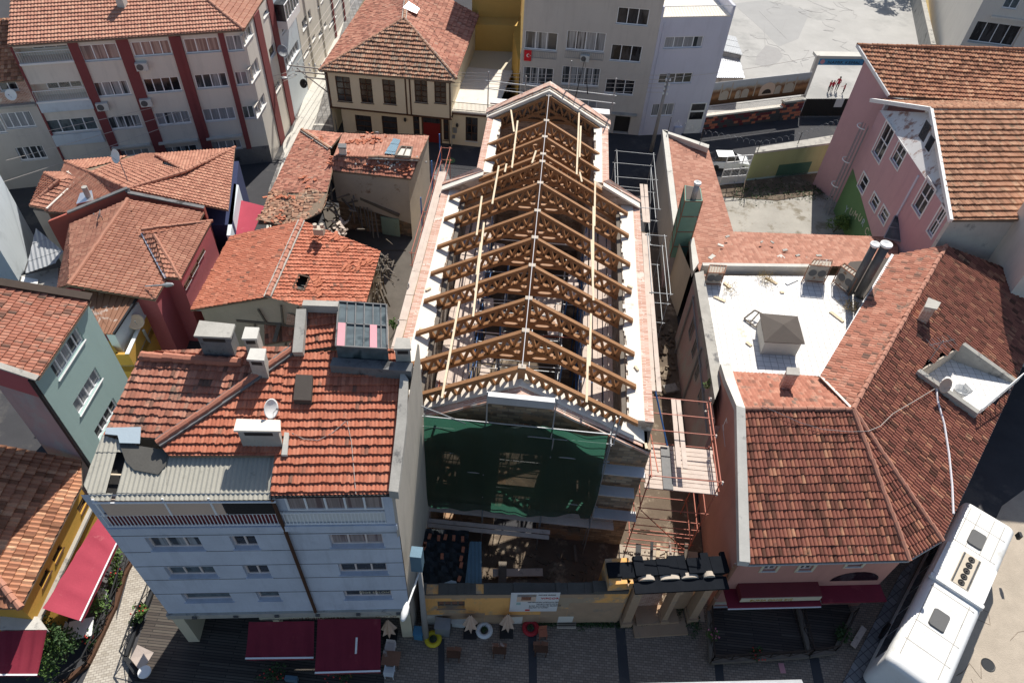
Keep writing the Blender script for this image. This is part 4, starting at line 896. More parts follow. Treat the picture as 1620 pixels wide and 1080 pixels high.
q = pls([(445, 719), (454, 719), (457, 684), (450, 683)], up(RPn, .2)); MB().slab(q, .12).build('mortar_patch', 'concrete_pale', BB)
q = pls([(549, 666), (556, 700), (563, 781)], up(RPn, .09)); MB().tube(q, .015, 4).build('cable', 'cable_pale', BB)
q = pls([(462, 685), (480, 694), (503, 696), (525, 685), (547, 666)], up(RPn, .09)); MB().tube(q, .018, 4).build('cable', 'cable_pale', BB)
dish('white satellite dish behind the double chimney of the blue block', P('k', 322, 340, 15.3), .4, 100, 20, arm=.7)
# awnings of the street cafe
def awning(parent, pts, mat, val=.25, fold=0, name='awning', edge='pvc', label=None):
    p = [Vector(q) for q in pts]; mb = MB(); n = 14; g = []
    for i in range(n+1):
        for j in range(9):
            q = lerp(lerp(p[0], p[1], i/n), lerp(p[3], p[2], i/n), j/8); q.z += .05*math.sin(i*2.3)*math.sin(j*.4)-.07*math.sin(math.pi*j/8)+(.05 if i % 4 == 0 else 0); g.append(q)
    mb.add(g, [(i*9+j, (i+1)*9+j, (i+1)*9+j+1, i*9+j+1) for i in range(n) for j in range(8)])
    for i in range(n): a, b = g[i*9+8], g[(i+1)*9+8]; mb.quad(a, b, b-Vector((0, 0, val+.04*(i % 2))), a-Vector((0, 0, val)))
    o = mb.build(name, mat, parent, True); MB().beam(p[3]+Vector((0, 0, .03)), p[2]+Vector((0, 0, .03)), .07, .05).build('front_bar', edge, o)
    if label: o['label'] = label
    return o
awning(BB, [P('l', 178, 686, 3.0), P('l', 596, 680, 3.0), P('l', 592, 915, 2.5), P('l', 155, 920, 2.5)], 'awning')
awning(BB, [P('l', 618, 668, 3.05), P('l', 1022, 666, 3.05), P('l', 1020, 1000, 2.5), P('l', 600, 1012, 2.5)], 'awning')
MB().tube([P('l', 868, 785, 3.0), P('l', 862, 888, 2.85)], .05, 6).build('lamp_tube', 'whitepaint', BB)
# ---------------- front boundary wall of the church yard ----------------
YA, YB = (-4.17, 14.71), (6.2, 15.87); YW = thing('yard_wall', 'peeling yellow ruined yard wall in front of the church with a low window', 'wall', (1, 15.2, 0))
w = MB(); L2 = (Vector(YB)-Vector(YA)).length
P3y, n_, d_ = fac(w, YA, YB, 0, 3.75, [(lambda t: (t[0], t[1], t[2], t[3]))(x) for x in wp(YA, YB, [('n', 172, 600, 345, 552)])], .25)
top = [P3y(0, 3.75), P3y(L2, 3.75), P3y(L2, 3.75, .5), P3y(0, 3.75, .5)]; w.quad(*top); w.quad(P3y(0, 0, .5), P3y(L2, 0, .5), P3y(L2, 3.75, .5), P3y(0, 3.75, .5)); w.build('wall', 'yellow_ruin', YW)
g = MB(); s = 0
while s < L2-.1:
    e = min(L2, s+random.uniform(.25, .6)); h = random.uniform(.02, .12)+(.2 if s > 8.6 else 0); q = [P3y(s, 3.72, -.04), P3y(e, 3.72, -.04), P3y(e, 3.72, .54), P3y(s, 3.72, .54)]; g.hexa(q, [p+Vector((0, 0, h)) for p in q]); s = e
g.build('wall_top', 'felt', YW)
wz = wp(YA, YB, [('n', 172, 600, 345, 552)])[0]; window(YW, P3y, n_, (wz[0], wz[1], wz[2], wz[3], 4, 'b', .2), fr='wood_grey', glass='rust_metal', sill='stonecarve')
g = MB()
for s0, s1, h in ((4.3, 5.3, .9), (7.2, 8.0, .9), (-.0, .7, 1.1)): slabx(g, s0, s1, 0.01, h, -.012, .1, P3y); 
g.build('plaster_base', 'lime', YW)
slabx(MB(), 0, L2-1.2, 3.35, 3.7, -.05, .0, P3y).build('brick_band', 'stonecarve', YW)
for s0_, s1_, h_ in ((0, 1.1, 1.25), (1.1, 3.3, 1.4), (3.3, 6.2, 1.15), (6.2, 7.6, 1.9), (7.6, L2, 2.6)): slabx(MB(), s0_, s1_-.01, 0.01, h_, -.006, .1, P3y).build('bare_render', 'stonecarve' if s0_ > 1 else 'plaster_ruin', YW)
# poster
q = [VP('n', *a, YA, YB) for a in ((632, 612), (936, 606), (955, 488), (640, 494))]; s0, s1, z0, z1 = (q[0][0]+q[3][0])/2, (q[1][0]+q[2][0])/2, (q[0][1]+q[1][1])/2, (q[2][1]+q[3][1])/2
BN = thing('banner', 'large white information banner with a church picture on the yellow yard wall', 'banner', P3y((s0+s1)/2, z0, -.1)); slabx(MB(), s0, s1, z0, z1, -.07, -.05, P3y).build('panel', 'sign_white', BN)
W_, H_ = s1-s0, z1-z0
def bp(a, b, c, d, m_, nm='print'): slabx(MB(), s0+a*W_, s0+b*W_, z0+c*H_, z0+d*H_, -.076, -.07, P3y).build(nm, m_, BN)
bp(.13, .52, .55, .92, 'umbrella_cloth', 'picture'); bp(.13, .52, .80, .92, 'tarp_blue', 'picture_sky'); bp(.22, .42, .62, .84, 'clay', 'picture_church'); bp(.13, .22, .38, .5, 'teal_wall', 'emblem'); bp(.33, .43, .04, .12, 'sign_red', 'emblem')
text('VIPCOR', P3y, s0+.62*W_, z0+.68*H_, .18, 'sign_red', BN, -.08)
for i, (a, z, t_) in enumerate(((.56, .88, 'FRANSIZ KİLİSESİ'), (.36, .50, 'RESTORASYON UYGULAMA İŞİ'), (.55, .40, 'RÖLÖVE RESTİTÜSYON'), (.40, .30, 'BURSA BÜYÜKŞEHİR BELEDİYESİ'), (.40, .2, 'KÜLTÜR VE TURİZM'))): text(t_, P3y, s0+a*W_, z0+z*H_, .075, 'ink', BN, -.08, name='line_of_text')
# lean-to roof debris and courtyard things behind the wall
LT = thing('lean_to', 'collapsed lean-to covered with black tarpaulin and loose bricks behind the yard wall', 'shed', (-3, 17.5, 0))
q = [P('n', *a, 3.1) for a in ((70, 90), (372, 100), (362, 462), (75, 455))]; g = MB(); vs = []
for j in range(13):
    for i in range(13): p = lerp(lerp(q[0], q[1], i/12), lerp(q[3], q[2], i/12), j/12); p.z += .12*math.sin(i*1.7+j)*math.sin(j*1.3)+random.uniform(-.05, .05); vs.append(p)
g.add(vs, [(j*13+i, j*13+i+1, (j+1)*13+i+1, (j+1)*13+i) for i in range(12) for j in range(12)]); g.build('tarpaulin', 'tarp_black', LT)
MB().prism([(p.x, p.y) for p in inset(q, .3)], 0, 2.8).build('wall', 'stone_wall', LT)
corr([P('n', 345, 462, 3.25), P('n', 455, 460, 3.25), P('n', 452, 172, 3.4), P('n', 378, 172, 3.4)], .2, .03, mat='tin_blue', parent=LT)
q = [P('n', *a, 3.3) for a in ((80, 455), (75, 468), (305, 468), (290, 425), (260, 418), (200, 440))]; MB().slab(q, .04).build('tarpaulin', 'tarp_blue', LT)['label'] = 'pale blue sheet along the wall'
for k, (x, y) in enumerate(((120, 138), (178, 148), (222, 142), (275, 148), (332, 155), (335, 222), (200, 265), (322, 280), (322, 322), (310, 410), (85, 205), (90, 190))):
    p = P('n', x, y, 3.28); tag(MB().box(p, (.16, .3, .1), random.uniform(-.2, .2)).build('brick', 'clay'), ['first', 'second', 'third', 'fourth', 'fifth', 'upper right', 'middle', 'right edge upper', 'right edge lower', 'bottom right', 'left edge lower', 'left edge upper'][k]+(' red brick from the left in the top row on the black tarpaulin' if k < 5 else ' red brick of the loose ones on the black tarpaulin'), 'brick', 'bricks on the tarpaulin')
for k, (a, b, lb) in enumerate(((('n', 525, 372, .5), ('n', 845, 368, .5), 'grey plank lying across the dark church courtyard'), (('n', 588, 300, .6), ('n', 586, 455, .6), 'blue grey plank lying end-on in the church courtyard'), (('n', 1048, 195, .4), ('n', 1060, 300, .3), 'thin beam lying in the courtyard below the net corner'))):
    tag(MB().beam(P(*a), P(*b), .45 if k < 2 else .15, .08).build('plank', 'wood_grey' if k else 'plank'), lb, 'plank')
# ---------------- arched stone gate ----------------
GA, GB = (6.3, 16.0), (10.9, 16.75); GT = thing('gate', 'old stone gateway with pilasters and dark scrolled top between yard wall and pink house', 'gate', (8.5, 16.5, 0))
dg = (Vector(GB)-Vector(GA)).normalized(); ng = Vector((dg.y, -dg.x)); Lg = (Vector(GB)-Vector(GA)).length
P3g = lambda s, z, o=0: Vector((GA[0]+dg.x*s-ng.x*o, GA[1]+dg.y*s-ng.y*o, z))
slabx(MB(), -1.2, -.0, 0, 4.7, -.05, 1.3, P3g).build('wall', 'yellow_ruin', GT); slabx(MB(), -.0, Lg, 4.0, 4.5, 0, 1.2, P3g).slab([P3g(-.3, 4.7, -.2), P3g(-.3, 4.7, .2), P3g(-.1, 4.7, .1)], .3).build('lintel', 'stonecarve', GT)
slabx(MB(), .0, Lg+.1, 4.5, 4.62, -.55, .1, P3g).build('ledge', 'bitumen', GT); g = MB(); s = -1.2
while s < Lg+.25:
    e = min(Lg+.3, s+random.uniform(.35, .8)); slabx(g, s, e-.01, 4.62, 4.8+random.uniform(-.03, .1), .2+random.uniform(-.05, .12), 1.2+random.uniform(-.2, .1), P3g); s = e
g.build('top_slab', 'bitumen', GT)
for c0, w_, h in ((.7, .42, .2), (1.9, .5, .13), (2.9, .45, .18), (3.9, .3, .24)):
    pts = [P3g(c0+w_*math.cos(a), 4.62+h*math.sin(a), .06) for a in np.linspace(0, math.pi, 10)]; k = len(pts); bkp = [p+Vector((-ng.x, -ng.y, 0))*.25 for p in pts]
    g = MB(); g.add(pts+bkp, [tuple(range(k)), tuple(range(k, 2*k))[::-1]]+[(i, (i+1) % k, k+(i+1) % k, k+i) for i in range(k)]); g.build('scroll', 'plaster_ruin', GT)
for s, w_, h in ((.1, .45, 4.45), (2.25, .28, 4.2), (3.75, .42, 4.45)):
    g = MB(); slabx(g, s, s+w_, 0, h, -.32, .3, P3g); slabx(g, s-.07, s+w_+.07, 0, .5, -.42, .3, P3g); slabx(g, s-.05, s+w_+.05, h-.3, h, -.42, .3, P3g); g.build('pilaster', 'stonecarve', GT)
slabx(MB(), .55, 2.25, 0, 4.0, .6, .7, P3g).build('door', 'brick', GT); slabx(MB(), 2.5, 3.8, 0, 4.0, .35, .45, P3g).build('infill', 'stonecarve', GT)
slabx(MB(), .7, 3.6, 0, .16, -1.0, .6, P3g).build('step', 'stonecarve', GT); slabx(MB(), .9, 3.2, .16, .3, -.4, .6, P3g).build('step', 'stonecarve', GT)
# ---------------- pink house with barrel tiles, front right ----------------
RB = thing('house', 'large pink corner house with hipped barrel tile roofs beside the bus street', 'house', (14, 20, 0)); ez = 5.8; rz_ = 8.5
F1, F2, F3 = P('s', 1184.6, 892, ez), P('s', 1437.3, 885.5, ez), P('s', 1489, 855, ez)
V0, Vl = P('s', 1348.4, 648, rz_), P('s', 1177, 647, rz_)
E1, E2, E3 = P('s', 1506, 817, ez), P('s', 1553, 706, ez), P('s', 1616, 580, ez); dE = (E3-F3).normalized(); E3 = F3+dE*24
rp_ = [F3, E3, V0]; V1 = PL('s', 1496.5, 389.5, rp_); Wt = PL('s', 1620, 436, rp_); Wt2 = V1+(Wt-V1)*1.25
right = [F3, E3, Wt2, V1, V0]
tp = [PL('s', x, y, right) for x, y in ((1449, 591), (1541, 661), (1601, 612), (1520, 549), (1480, 565))]
rr = roof('roof', 'tile_barrel', [dict(p=[F1, F2, V0, Vl]), dict(p=[F2, F3, V0]), dict(p=right, hole=tp)], RB, kind='barrel', tw=.21, th=.44, amp=.075, lip=.035, jit=.02)
rr['label'] = 'old brown barrel tile slopes'
G1, G2 = P('s', 1297.5, 597, V0.z-1.15), P('s', 1412, 403, V1.z-1.15)
roof('roof', 'tile_redold', [dict(p=[G2, G1, V0, V1])], RB, tw=.24, th=.40, amp=.04, lip=.05)['label'] = 'flat tiled slope facing the white terrace'
B1, B2 = P('s', 1153, 587, 6.9), P('s', 1297.5, 597, 6.9)
roof('roof', 'tile_redold', [dict(p=[B2, B1, Vl, V0])], RB, tw=.22, th=.38, amp=.035, lip=.045)['label'] = 'bright flat tiled slope behind the ridge'
u_ = Vector((0, 0, .06)); ridge([(V0+u_, V1+u_), (V0+u_, F2+u_), (V0+u_, F3+u_)], 'tile_pale', RB, .15, .45); ridge([(Vl+u_, V0+u_)], 'tile_pale', RB, .13, .42)
MB().beam(G1, G2, .18, .1).build('gutter', 'galv', RB); MB().beam(G1+Vector((0, 0, .1)), V0+Vector((0, 0, .05)), .14, .05).build('mortar', 'lime', RB)
g = MB(); q = [F1, F2, F3, E3]; g.tube([p+Vector((0, 0, -.12)) for p in q], .07, 6); g.build('gutter', 'galv', RB)
po = [P('s', 1140, 575, 7.1), P('s', 1147.5, 600, 7.4), P('s', 1165, 641, 8.85), P('s', 1169.8, 887, 6.15)]; pi = [P('s', 1156, 574, 7.1), P('s', 1163, 600, 7.4), P('s', 1179, 645, 8.85), P('s', 1187, 889, 6.15)]
g = MB()
for i in range(3): g.slab([po[i], pi[i], pi[i+1], po[i+1]], .45)
g.build('parapet', 'concrete_pale', RB)
SWA, SWB = (po[3].x+.02, po[3].y), (po[0].x+.02, po[0].y)
g = MB(); wz = wp(SWB, SWA, [('o', 803, 478, 832, 250, 2, 'd')])
zz = lambda p: p.z-.42
ys_ = [po[3], po[2], po[1], po[0]]
fac(g, SWB, SWA, 0, 5.7, [])
for i in range(3): a, b = ys_[i], ys_[i+1]; g.quad((a.x+.02, a.y, 5.7), (b.x+.02, b.y, 5.7), (b.x+.02, b.y, zz(b)), (a.x+.02, a.y, zz(a)))
FW1 = Vector((po[3].x+.02, F1.y+.12, 0)); FW2 = P('r', 700, 385, 4.6); FW2 = Vector((FW1.x+(FW2.x-FW1.x), FW1.y+(FW2.y-FW1.y), 0)); F2i = F2+Vector((-.45, .5, 0)); F3i = F3+Vector((-.6, .35, 0)); E3i = E3+Vector((-.5, .5, 0))
FW2 = Vector((F2i.x+.3, F2.y+.12, 0))
wf = [(*a[:4], *a[4:]) for a in wp(FW1, FW2, [('p', 1032, 358, 1140, 322, 2, 'd'), ('p', 1262, 356, 1372, 320, 2, 'd'), ('r', 480, 330, 600, 298, 2, 'd'), ('p', 720, 588, 885, 560, 3, 'g'), ('p', 900, 592, 1025, 560, 1, 'd'), ('p', 1040, 575, 1220, 560, 3, 'g'), ('r', 300, 545, 450, 490, 2, 'g')])]
wf = [(a[0], a[1], max(a[2], .4), min(a[3], 5.68))+a[4:] for a in wf]; wf = [a for a in wf if a[3]-a[2] > .3]
P3r, nr, dr = facade(RB, g, FW1, FW2, 0, 5.75, wf, fr='pvc_beige', raw=True, surround='sign_cream')
for a, b in ((FW2, F3i), (F3i, E3i)): g.quad((a.x, a.y, 0), (b.x, b.y, 0), (b.x, b.y, 5.75), (a.x, a.y, 5.75))
g.build('wall', 'pink_right', RB)
P3s, ns_, ds_ = (lambda s, z, o=0: Vector((SWB[0]+(SWA[0]-SWB[0])*s/12, SWB[1]+(SWA[1]-SWB[1])*s/12, z))), None, None
a, b = VP('o', 800, 478, SWB, SWA), VP('o', 838, 258, SWB, SWA)
dS = (Vector(SWA)-Vector(SWB)).normalized(); nS = Vector((dS.y, -dS.x)); P3s = lambda s, z, o=0: Vector((SWB[0]+dS.x*s-nS.x*o, SWB[1]+dS.y*s-nS.y*o, z))
ws_ = sorted((VP('o', 775, 330, SWB, SWA)[0], VP('o', 850, 330, SWB, SWA)[0])); zs_ = (VP('o', 812, 470, SWB, SWA)[1], VP('o', 815, 260, SWB, SWA)[1])
window(RB, P3s, None, (ws_[0], ws_[1], min(zs_), max(zs_), 2, 'd', .0), fr='pvc', dep=-.0, sill='blue_wall') if ws_[1]-ws_[0] > .2 else None
sg = wp(FW1, FW2, [('p', 830, 520, 1350, 478)])[0]; zc_ = 3.2
slabx(MB(), sg[0], sg[1], 2.75, 3.25, -.75, .0, P3r).build('sign_box', 'burgundy', RB); slabx(MB(), sg[0], sg[1], 2.75, 3.15, -.78, -.752, P3r).build('sign_face', 'sign_cream', RB); text('BURSA DANS EVİ', P3r, sg[0]+.5, 2.83, .2, 'gold', RB, -.79)
slabx(MB(), sg[0]-.6, sg[1]+.1, 2.5, 2.62, -1.0, .0, P3r).build('awning', 'awning', RB); slabx(MB(), sg[1]+.15, sg[1]+3.6, 2.6, 2.74, -.9, .0, P3r).build('awning', 'awning', RB)
slabx(MB(), sg[0]-.6, sg[1]+.1, 2.45, 2.5, -1.05, -1.0, P3r).build('awning_bar', 'pvc', RB)
g = MB(); g.tube([Vector((FW1.x-.05, FW1.y-.15, 5.7)), Vector((FW1.x-.1, FW1.y-.2, 0.1))], .1, 8); g.build('downpipe', 'rust_metal', RB)
g = MB(); pts = [P3r(sg[1]+.6+1.3*(1+math.cos(a)), 3.3+1.0*math.sin(a), -.02) for a in np.linspace(0, math.pi, 12)]; g.add(pts, [tuple(range(12))]); g.build('arched_window', 'dark', RB)
fl = [P('r', 715, 330, 4.4), P('r', 660, 345, 4.4)]; tag(MB().hexa([fl[0], fl[1], fl[1]+Vector((0, .03, 0)), fl[0]+Vector((0, .03, 0))], [p+Vector((0, 0, 1.0)) for p in (fl[0], fl[1], fl[1]+Vector((0, .03, 0)), fl[0]+Vector((0, .03, 0)))]).build('flag', 'flagred'), 'red flag hanging at the corner of the pink house', 'flag')
# roof terrace cut into the right slope
ta, tb, tc_, td, te = tp; zf = 6.2
q = [Vector((p.x, p.y, zf)) for p in (ta, tb, tc_, td)]; MB().prism([(p.x, p.y) for p in q], zf-.2, zf).build('terrace_floor', 'terrace_tile', RB)
g = MB()
for a, b, h in ((ta, tb, .35), (td, tc_, .35)):
    A_, B_ = Vector((a.x, a.y, zf)), Vector((b.x, b.y, zf)); g.hexa([A_+Vector((-.12, -.1, 0)), B_+Vector((-.12, -.1, 0)), B_+Vector((.12, .1, 0)), A_+Vector((.12, .1, 0))], [a+Vector((-.12, -.1, h)), b+Vector((-.12, -.1, h*.7+.3)), b+Vector((.12, .1, h*.7+.3)), a+Vector((.12, .1, h))])
g.build('terrace_wall', 'concrete', RB)
g = MB().hexa([Vector((ta.x, ta.y, zf)), Vector((td.x, td.y, zf)), Vector((td.x, td.y+.1, zf)), Vector((ta.x, ta.y+.1, zf))], [ta, td, td+Vector((0, .1, 0)), ta+Vector((0, .1, 0))]); g.build('terrace_door_wall', 'plaster_ruin', RB)
g = MB()
for k in range(9): p = lerp(tb, tc_, k/8); g.tube([Vector((p.x, p.y, zf)), Vector((p.x, p.y, zf+.9))], .03, 5)
g.tube([Vector((tb.x, tb.y, zf+.9)), Vector((tc_.x, tc_.y, zf+.9))], .035, 5); g.build('railing', 'whitepaint', RB)
dish('pale satellite dish on the roof terrace wall of the pink house', PL('q', 1075, 150, up(right, .3)), .45, 160, 30, mat='umbrella_cloth', arm=.5)
ch = thing('garden_chair', 'white plastic tub chair on the roof terrace', 'chair', P('q', 1190, 200, zf)); c0 = P('q', 1190, 190, zf)
MB().lathe(c0, [(.22, .02), (.34, .35), (.42, .7), (.40, .7), (.30, .36), (.02, .34)], 16, sx=1.2).build('shell', 'whitepaint', ch, True)
MB().box(c0+Vector((.35, .1, .75)), (.1, .6, .25), .4).build('backrest', 'whitepaint', ch)
t = thing('antenna', 'old rooftop TV aerial on the pink house beside the terrace', 'antenna', PL('h', 1130, 880, right)); p = PL('h', 1130, 880, up(right, .0)); g = MB().tube([p, p+Vector((0, 0, 1.8))], .03, 5); g.build('mast', 'steel', t); g = MB().tube([p+Vector((-.8, -.3, 1.6)), p+Vector((.8, .3, 1.7))], .02, 4)
for k in range(5): c_ = p+Vector((-.7+.35*k, -.26+.13*k, 1.65)); g.tube([c_+Vector((.15, -.4, 0)), c_+Vector((-.15, .4, 0))], .012, 4)
g.build('element', 'steel', t)
for lb, pts_, zb, zt_ in (('brick chimney on the street slope', [(h[0], h[1], h[2]) for h in (('h', 1110, 600), ('h', 1175, 612), ('h', 1195, 578), ('h', 1130, 552))], 7.0, 9.6), ('brick chimney on the bright slope', [('h', 402, 945), ('h', 470, 950), ('h', 470, 912), ('h', 405, 908)], 6.8, 9.0)):
    chimney(lb, pts_, zt_, zb, 'brick', 'concrete', slots=False, parent=RB)
q = [PL('q', x, y, up(right, .15)) for x, y in ((1058, 130), (1070, 230), (1110, 370), (1140, 560), (1160, 760), (1168, 940))]; tag(MB().tube(q, .06, 6).build('hose', 'rope'), 'thick white cable bundle running down the barrel tile roof', 'cable')
q = [PL('q', x, y, up(right, .25)) for x, y in ((1050, 140), (900, 230), (780, 300), (700, 380), (620, 412))]+[PL('q', x, y, up([F1, F2, V0], .2)) for x, y in ((500, 415), (330, 400), (180, 355), (60, 300), (-60, 250))]; tag(MB().tube(q, .018, 4).build('cable', 'cable_pale'), 'thin tan cable sagging over the barrel tile roof', 'cable')
# ---------------- white roof terrace house ----------------
TZ = 6.0; WT = thing('house', 'flat roofed house with a white tiled roof terrace beside the church alley', 'house', (16, 26, 0))
def walls_under(poly, z, mat, parent, name='wall', z0=0.):
    return MB().prism([(p[0], p[1]) for p in poly], z0, z).build(name, mat, parent)
tt = [P('s', 1118, 438, TZ), P('s', 1300, 438, TZ), P('s', 1412, 408, TZ), P('s', 1300, 600, TZ), P('s', 1150, 600, TZ)]
tA, tB, tC, tD = P('s', 1116, 436, TZ), P('s', 1425, 436, TZ), P('s', 1302, 604, TZ), P('s', 1128, 604, TZ)
MB().prism([(p.x, p.y) for p in (tD, P('s', 1150, 640, TZ), P('s', 1330, 640, TZ), tC, tB, tA)], TZ-.2, TZ).build('terrace_floor', 'terrace_tile', WT)
# alley wall with its heavy parapet
a0, a1 = P('s', 1099, 432, TZ+.55), P('s', 1131, 632, TZ+.55); b0, b1 = P('s', 1113, 428, TZ+.55), P('s', 1143, 600, TZ+.55)
MB().slab([a0, b0, b1, a1], .6).build('parapet', 'concrete', WT)
g = MB(); AW0, AW1 = Vector((a0.x+.03, a0.y, 0)), Vector((a1.x+.03, a1.y-1.2, 0))
P3a, na, da = fac(g, AW0, AW1, 0, TZ-.02, [])
g.quad((AW1.x, AW1.y, 0), (17, AW1.y, 0), (17, AW1.y, TZ-.3), (AW1.x, AW1.y, TZ-.3)); g.build('wall', 'mauve_wall', WT)
for c, x0, y0, x1, y1 in (('E', 215, 430, 232, 330), ('E', 228, 520, 245, 440), ('E', 238, 650, 262, 560), ('E', 250, 780, 272, 690)):
    s0, z0 = VP(c, x0, y0, AW0, AW1); s1, z1 = VP(c, x1, y1, AW0, AW1); window(WT, P3a, na, (min(s0, s1), max(s0, s1)+.3, 3.6, 5.0, 2, 'd', .0), dep=-.0, fr='steel', sill='concrete')
g = MB()
for s in (1.5, 6.3): g.tube([P3a(s, .1, -.1), P3a(s, 5.8, -.1)], .07, 6)
g.tube([P3a(1.5, 5.6, -.1), P3a(12, 4.6, -.1)], .05, 6); g.build('drain_pipe', 'steel', WT)
p0, p1 = P('s', 1112, 420, TZ+.5), P('s', 1283, 422, TZ+.5); MB().hexa([Vector((p0.x, p0.y, TZ-.3)), Vector((p1.x, p1.y, TZ-.3)), Vector((p1.x, p1.y+.3, TZ-.3)), Vector((p0.x, p0.y+.3, TZ-.3))], [p0, p1, p1+Vector((0, .3, 0)), p0+Vector((0, .3, 0))]).build('parapet', 'concrete_pale', WT)
# dark felt roof by the twin flues
MB().slab([P('s', x, y, TZ+.15) for x, y in ((1335, 425), (1345, 414), (1398, 410), (1412, 405), (1366, 472), (1350, 460))], .3).build('felt_roof', 'roofbox', WT)
q = [P('h', *a, 7.25) for a in ((290, 780), (497, 790), (460, 648), (265, 632))]; b = inset(q, .18)
vb = thing('roof_house', 'small white rooftop hut with a dark pyramid cap on the white terrace', 'roof hut', ((q[0].x+q[2].x)/2, (q[0].y+q[2].y)/2, TZ))
MB().prism([(p.x, p.y) for p in b], TZ, 7.2).build('wall', 'concrete_pale', vb); ap = (q[0]+q[1]+q[2]+q[3])/4+Vector((0, 0, .35)); g = MB()
for i in range(4): g.slab([q[i], q[(i+1) % 4], ap], .05)
g.build('cap', 'roofbox', vb)
def stove(label, c, x, y, z1, z0, r=.2, mat='galv', lean=(0, 0)):
    t = thing('flue_pipe', label, 'flue', (*P(c, x, y, z1)[:2], z0), 'metal flues'); p = P(c, x, y, z1)
    MB().tube([(p.x, p.y, z0), (p.x, p.y, z1-.15)], r, 14).build('pipe', mat, t, True); MB().lathe((p.x, p.y, z1-.2), [(r*1.02, 0), (r*1.35, .08), (r*1.3, .2), (r*1.2, .2), (r*.9, .1)], 18).build('cowl', 'whitepaint', t, True)
    return t
stove('left one of the twin steel flues behind the white terrace', 'h', 860, 277, 10.4, 6.1, .24, 'tin_dark'); stove('right, larger one of the twin steel flues behind the white terrace', 'h', 917, 277, 10.6, 6.1, .29, 'tin_dark')
# caged condensers
def caged(label, quad, z1, z0, az):
    q = [P(c, x, y, z1) for c, x, y in quad]; t = thing('air_conditioner', label, 'air conditioner', (q[0].x, q[0].y, z0), 'old rooftop condensers')
    b = inset(q, .1); MB().prism([(p.x, p.y) for p in b], z0+.25, z1-.05).build('casing', 'ac_old', t); g = MB()
    for i in range(4):
        a, c_ = q[i], q[(i+1) % 4]; g.beam(a, c_, .05, .05); g.beam((a.x, a.y, z0), a, .05, .05); g.beam((a.x, a.y, z0+.2), (c_.x, c_.y, z0+.2), .05, .05)
    for k in range(1, 6): g.beam(lerp(q[0], q[1], k/6), lerp(q[3], q[2], k/6), .03, .03)
    g.build('cage', 'rust_metal', t); a, c_ = Vector((*b[0], 0)), Vector((*b[1], 0)); d = (c_-a).normalized(); nn = Vector((d.y, -d.x, 0))
    for k in (.28, .74) if (c_-a).length > .9 else (.5,): p = a+(c_-a)*k+nn*.005; p.z = z0+.25+(z1-z0-.3)*.5; MB().lathe(p, [(.28, 0), (.28, .015), (.05, .02)], 14, axis=nn).build('fan_grille', 'busgrey', t)
caged('small rusty caged condenser at the left corner of the white terrace', [('h', 0, 425), ('h', 85, 428), ('h', 95, 390), ('h', 10, 385)], 7.2, TZ, 180)
caged('rusty caged twin-fan condenser by the back parapet of the terrace', [('h', 520, 385), ('h', 635, 395), ('h', 640, 362), ('h', 545, 355)], 7.6, TZ, 180)
caged('rusty caged twin-fan condenser turned beside the twin flues', [('h', 680, 390), ('h', 765, 455), ('h', 785, 435), ('h', 700, 376)], 7.6, TZ, 160)
for k, (x, y, l, lb) in enumerate(((60, 560, .8, 'broken plank piece on the terrace by the left condenser'), (100, 490, .6, 'splintered board by the left condenser'), (325, 465, .9, 'pale board in the rubbish heap by the back parapet'), (660, 650, 1.1, 'tan plank lying by the dry weeds on the terrace'), (210, 790, .4, 'small drain plate on the terrace floor'), (430, 470, 1.1, 'broken white tray by the back parapet'), (380, 525, .25, 'crumb of debris mid terrace'))):
    tag(MB().box(P('h', x, y, TZ+.05), (l, .22, .06), random.uniform(-1, 1)).build('debris_board', 'board_wood' if k != 5 else 'whitepaint'), lb, 'debris')
for k, (x, y, n_, lb) in enumerate(((300, 460, 90, 'dry twigs heaped against the back parapet'), (740, 600, 160, 'dry weeds growing by the tiled roof edge'), (110, 505, 40, 'dry litter under the left condenser'))):
    t = MB(); c = P('h', x, y, TZ+.1)
    for _ in range(n_): a = c+Vector((random.gauss(0, .35), random.gauss(0, .35), random.uniform(-.05, .15))); t.tube([a, a+Vector((random.uniform(-.3, .3), random.uniform(-.3, .3), random.uniform(0, .3)))], .012, 3)
    tag(t.build('dry_twigs', 'dry_grass'), lb, 'dry plants')
ld = thing('wooden_pallet', 'broken wooden frame leaning at the rooftop hut', 'pallet', P('h', 215, 660, TZ)); g = MB()
c = [P('h', 185, 660, TZ+.1), P('h', 245, 705, TZ+.1), P('h', 285, 640, TZ+.5), P('h', 240, 618, TZ+.5)]
for i in range(4): g.beam(c[i], c[(i+1) % 4], .09, .07)
g.beam(lerp(c[0], c[1], .5), lerp(c[3], c[2], .5), .08, .06); g.build('frame', 'wood_grey', ld)
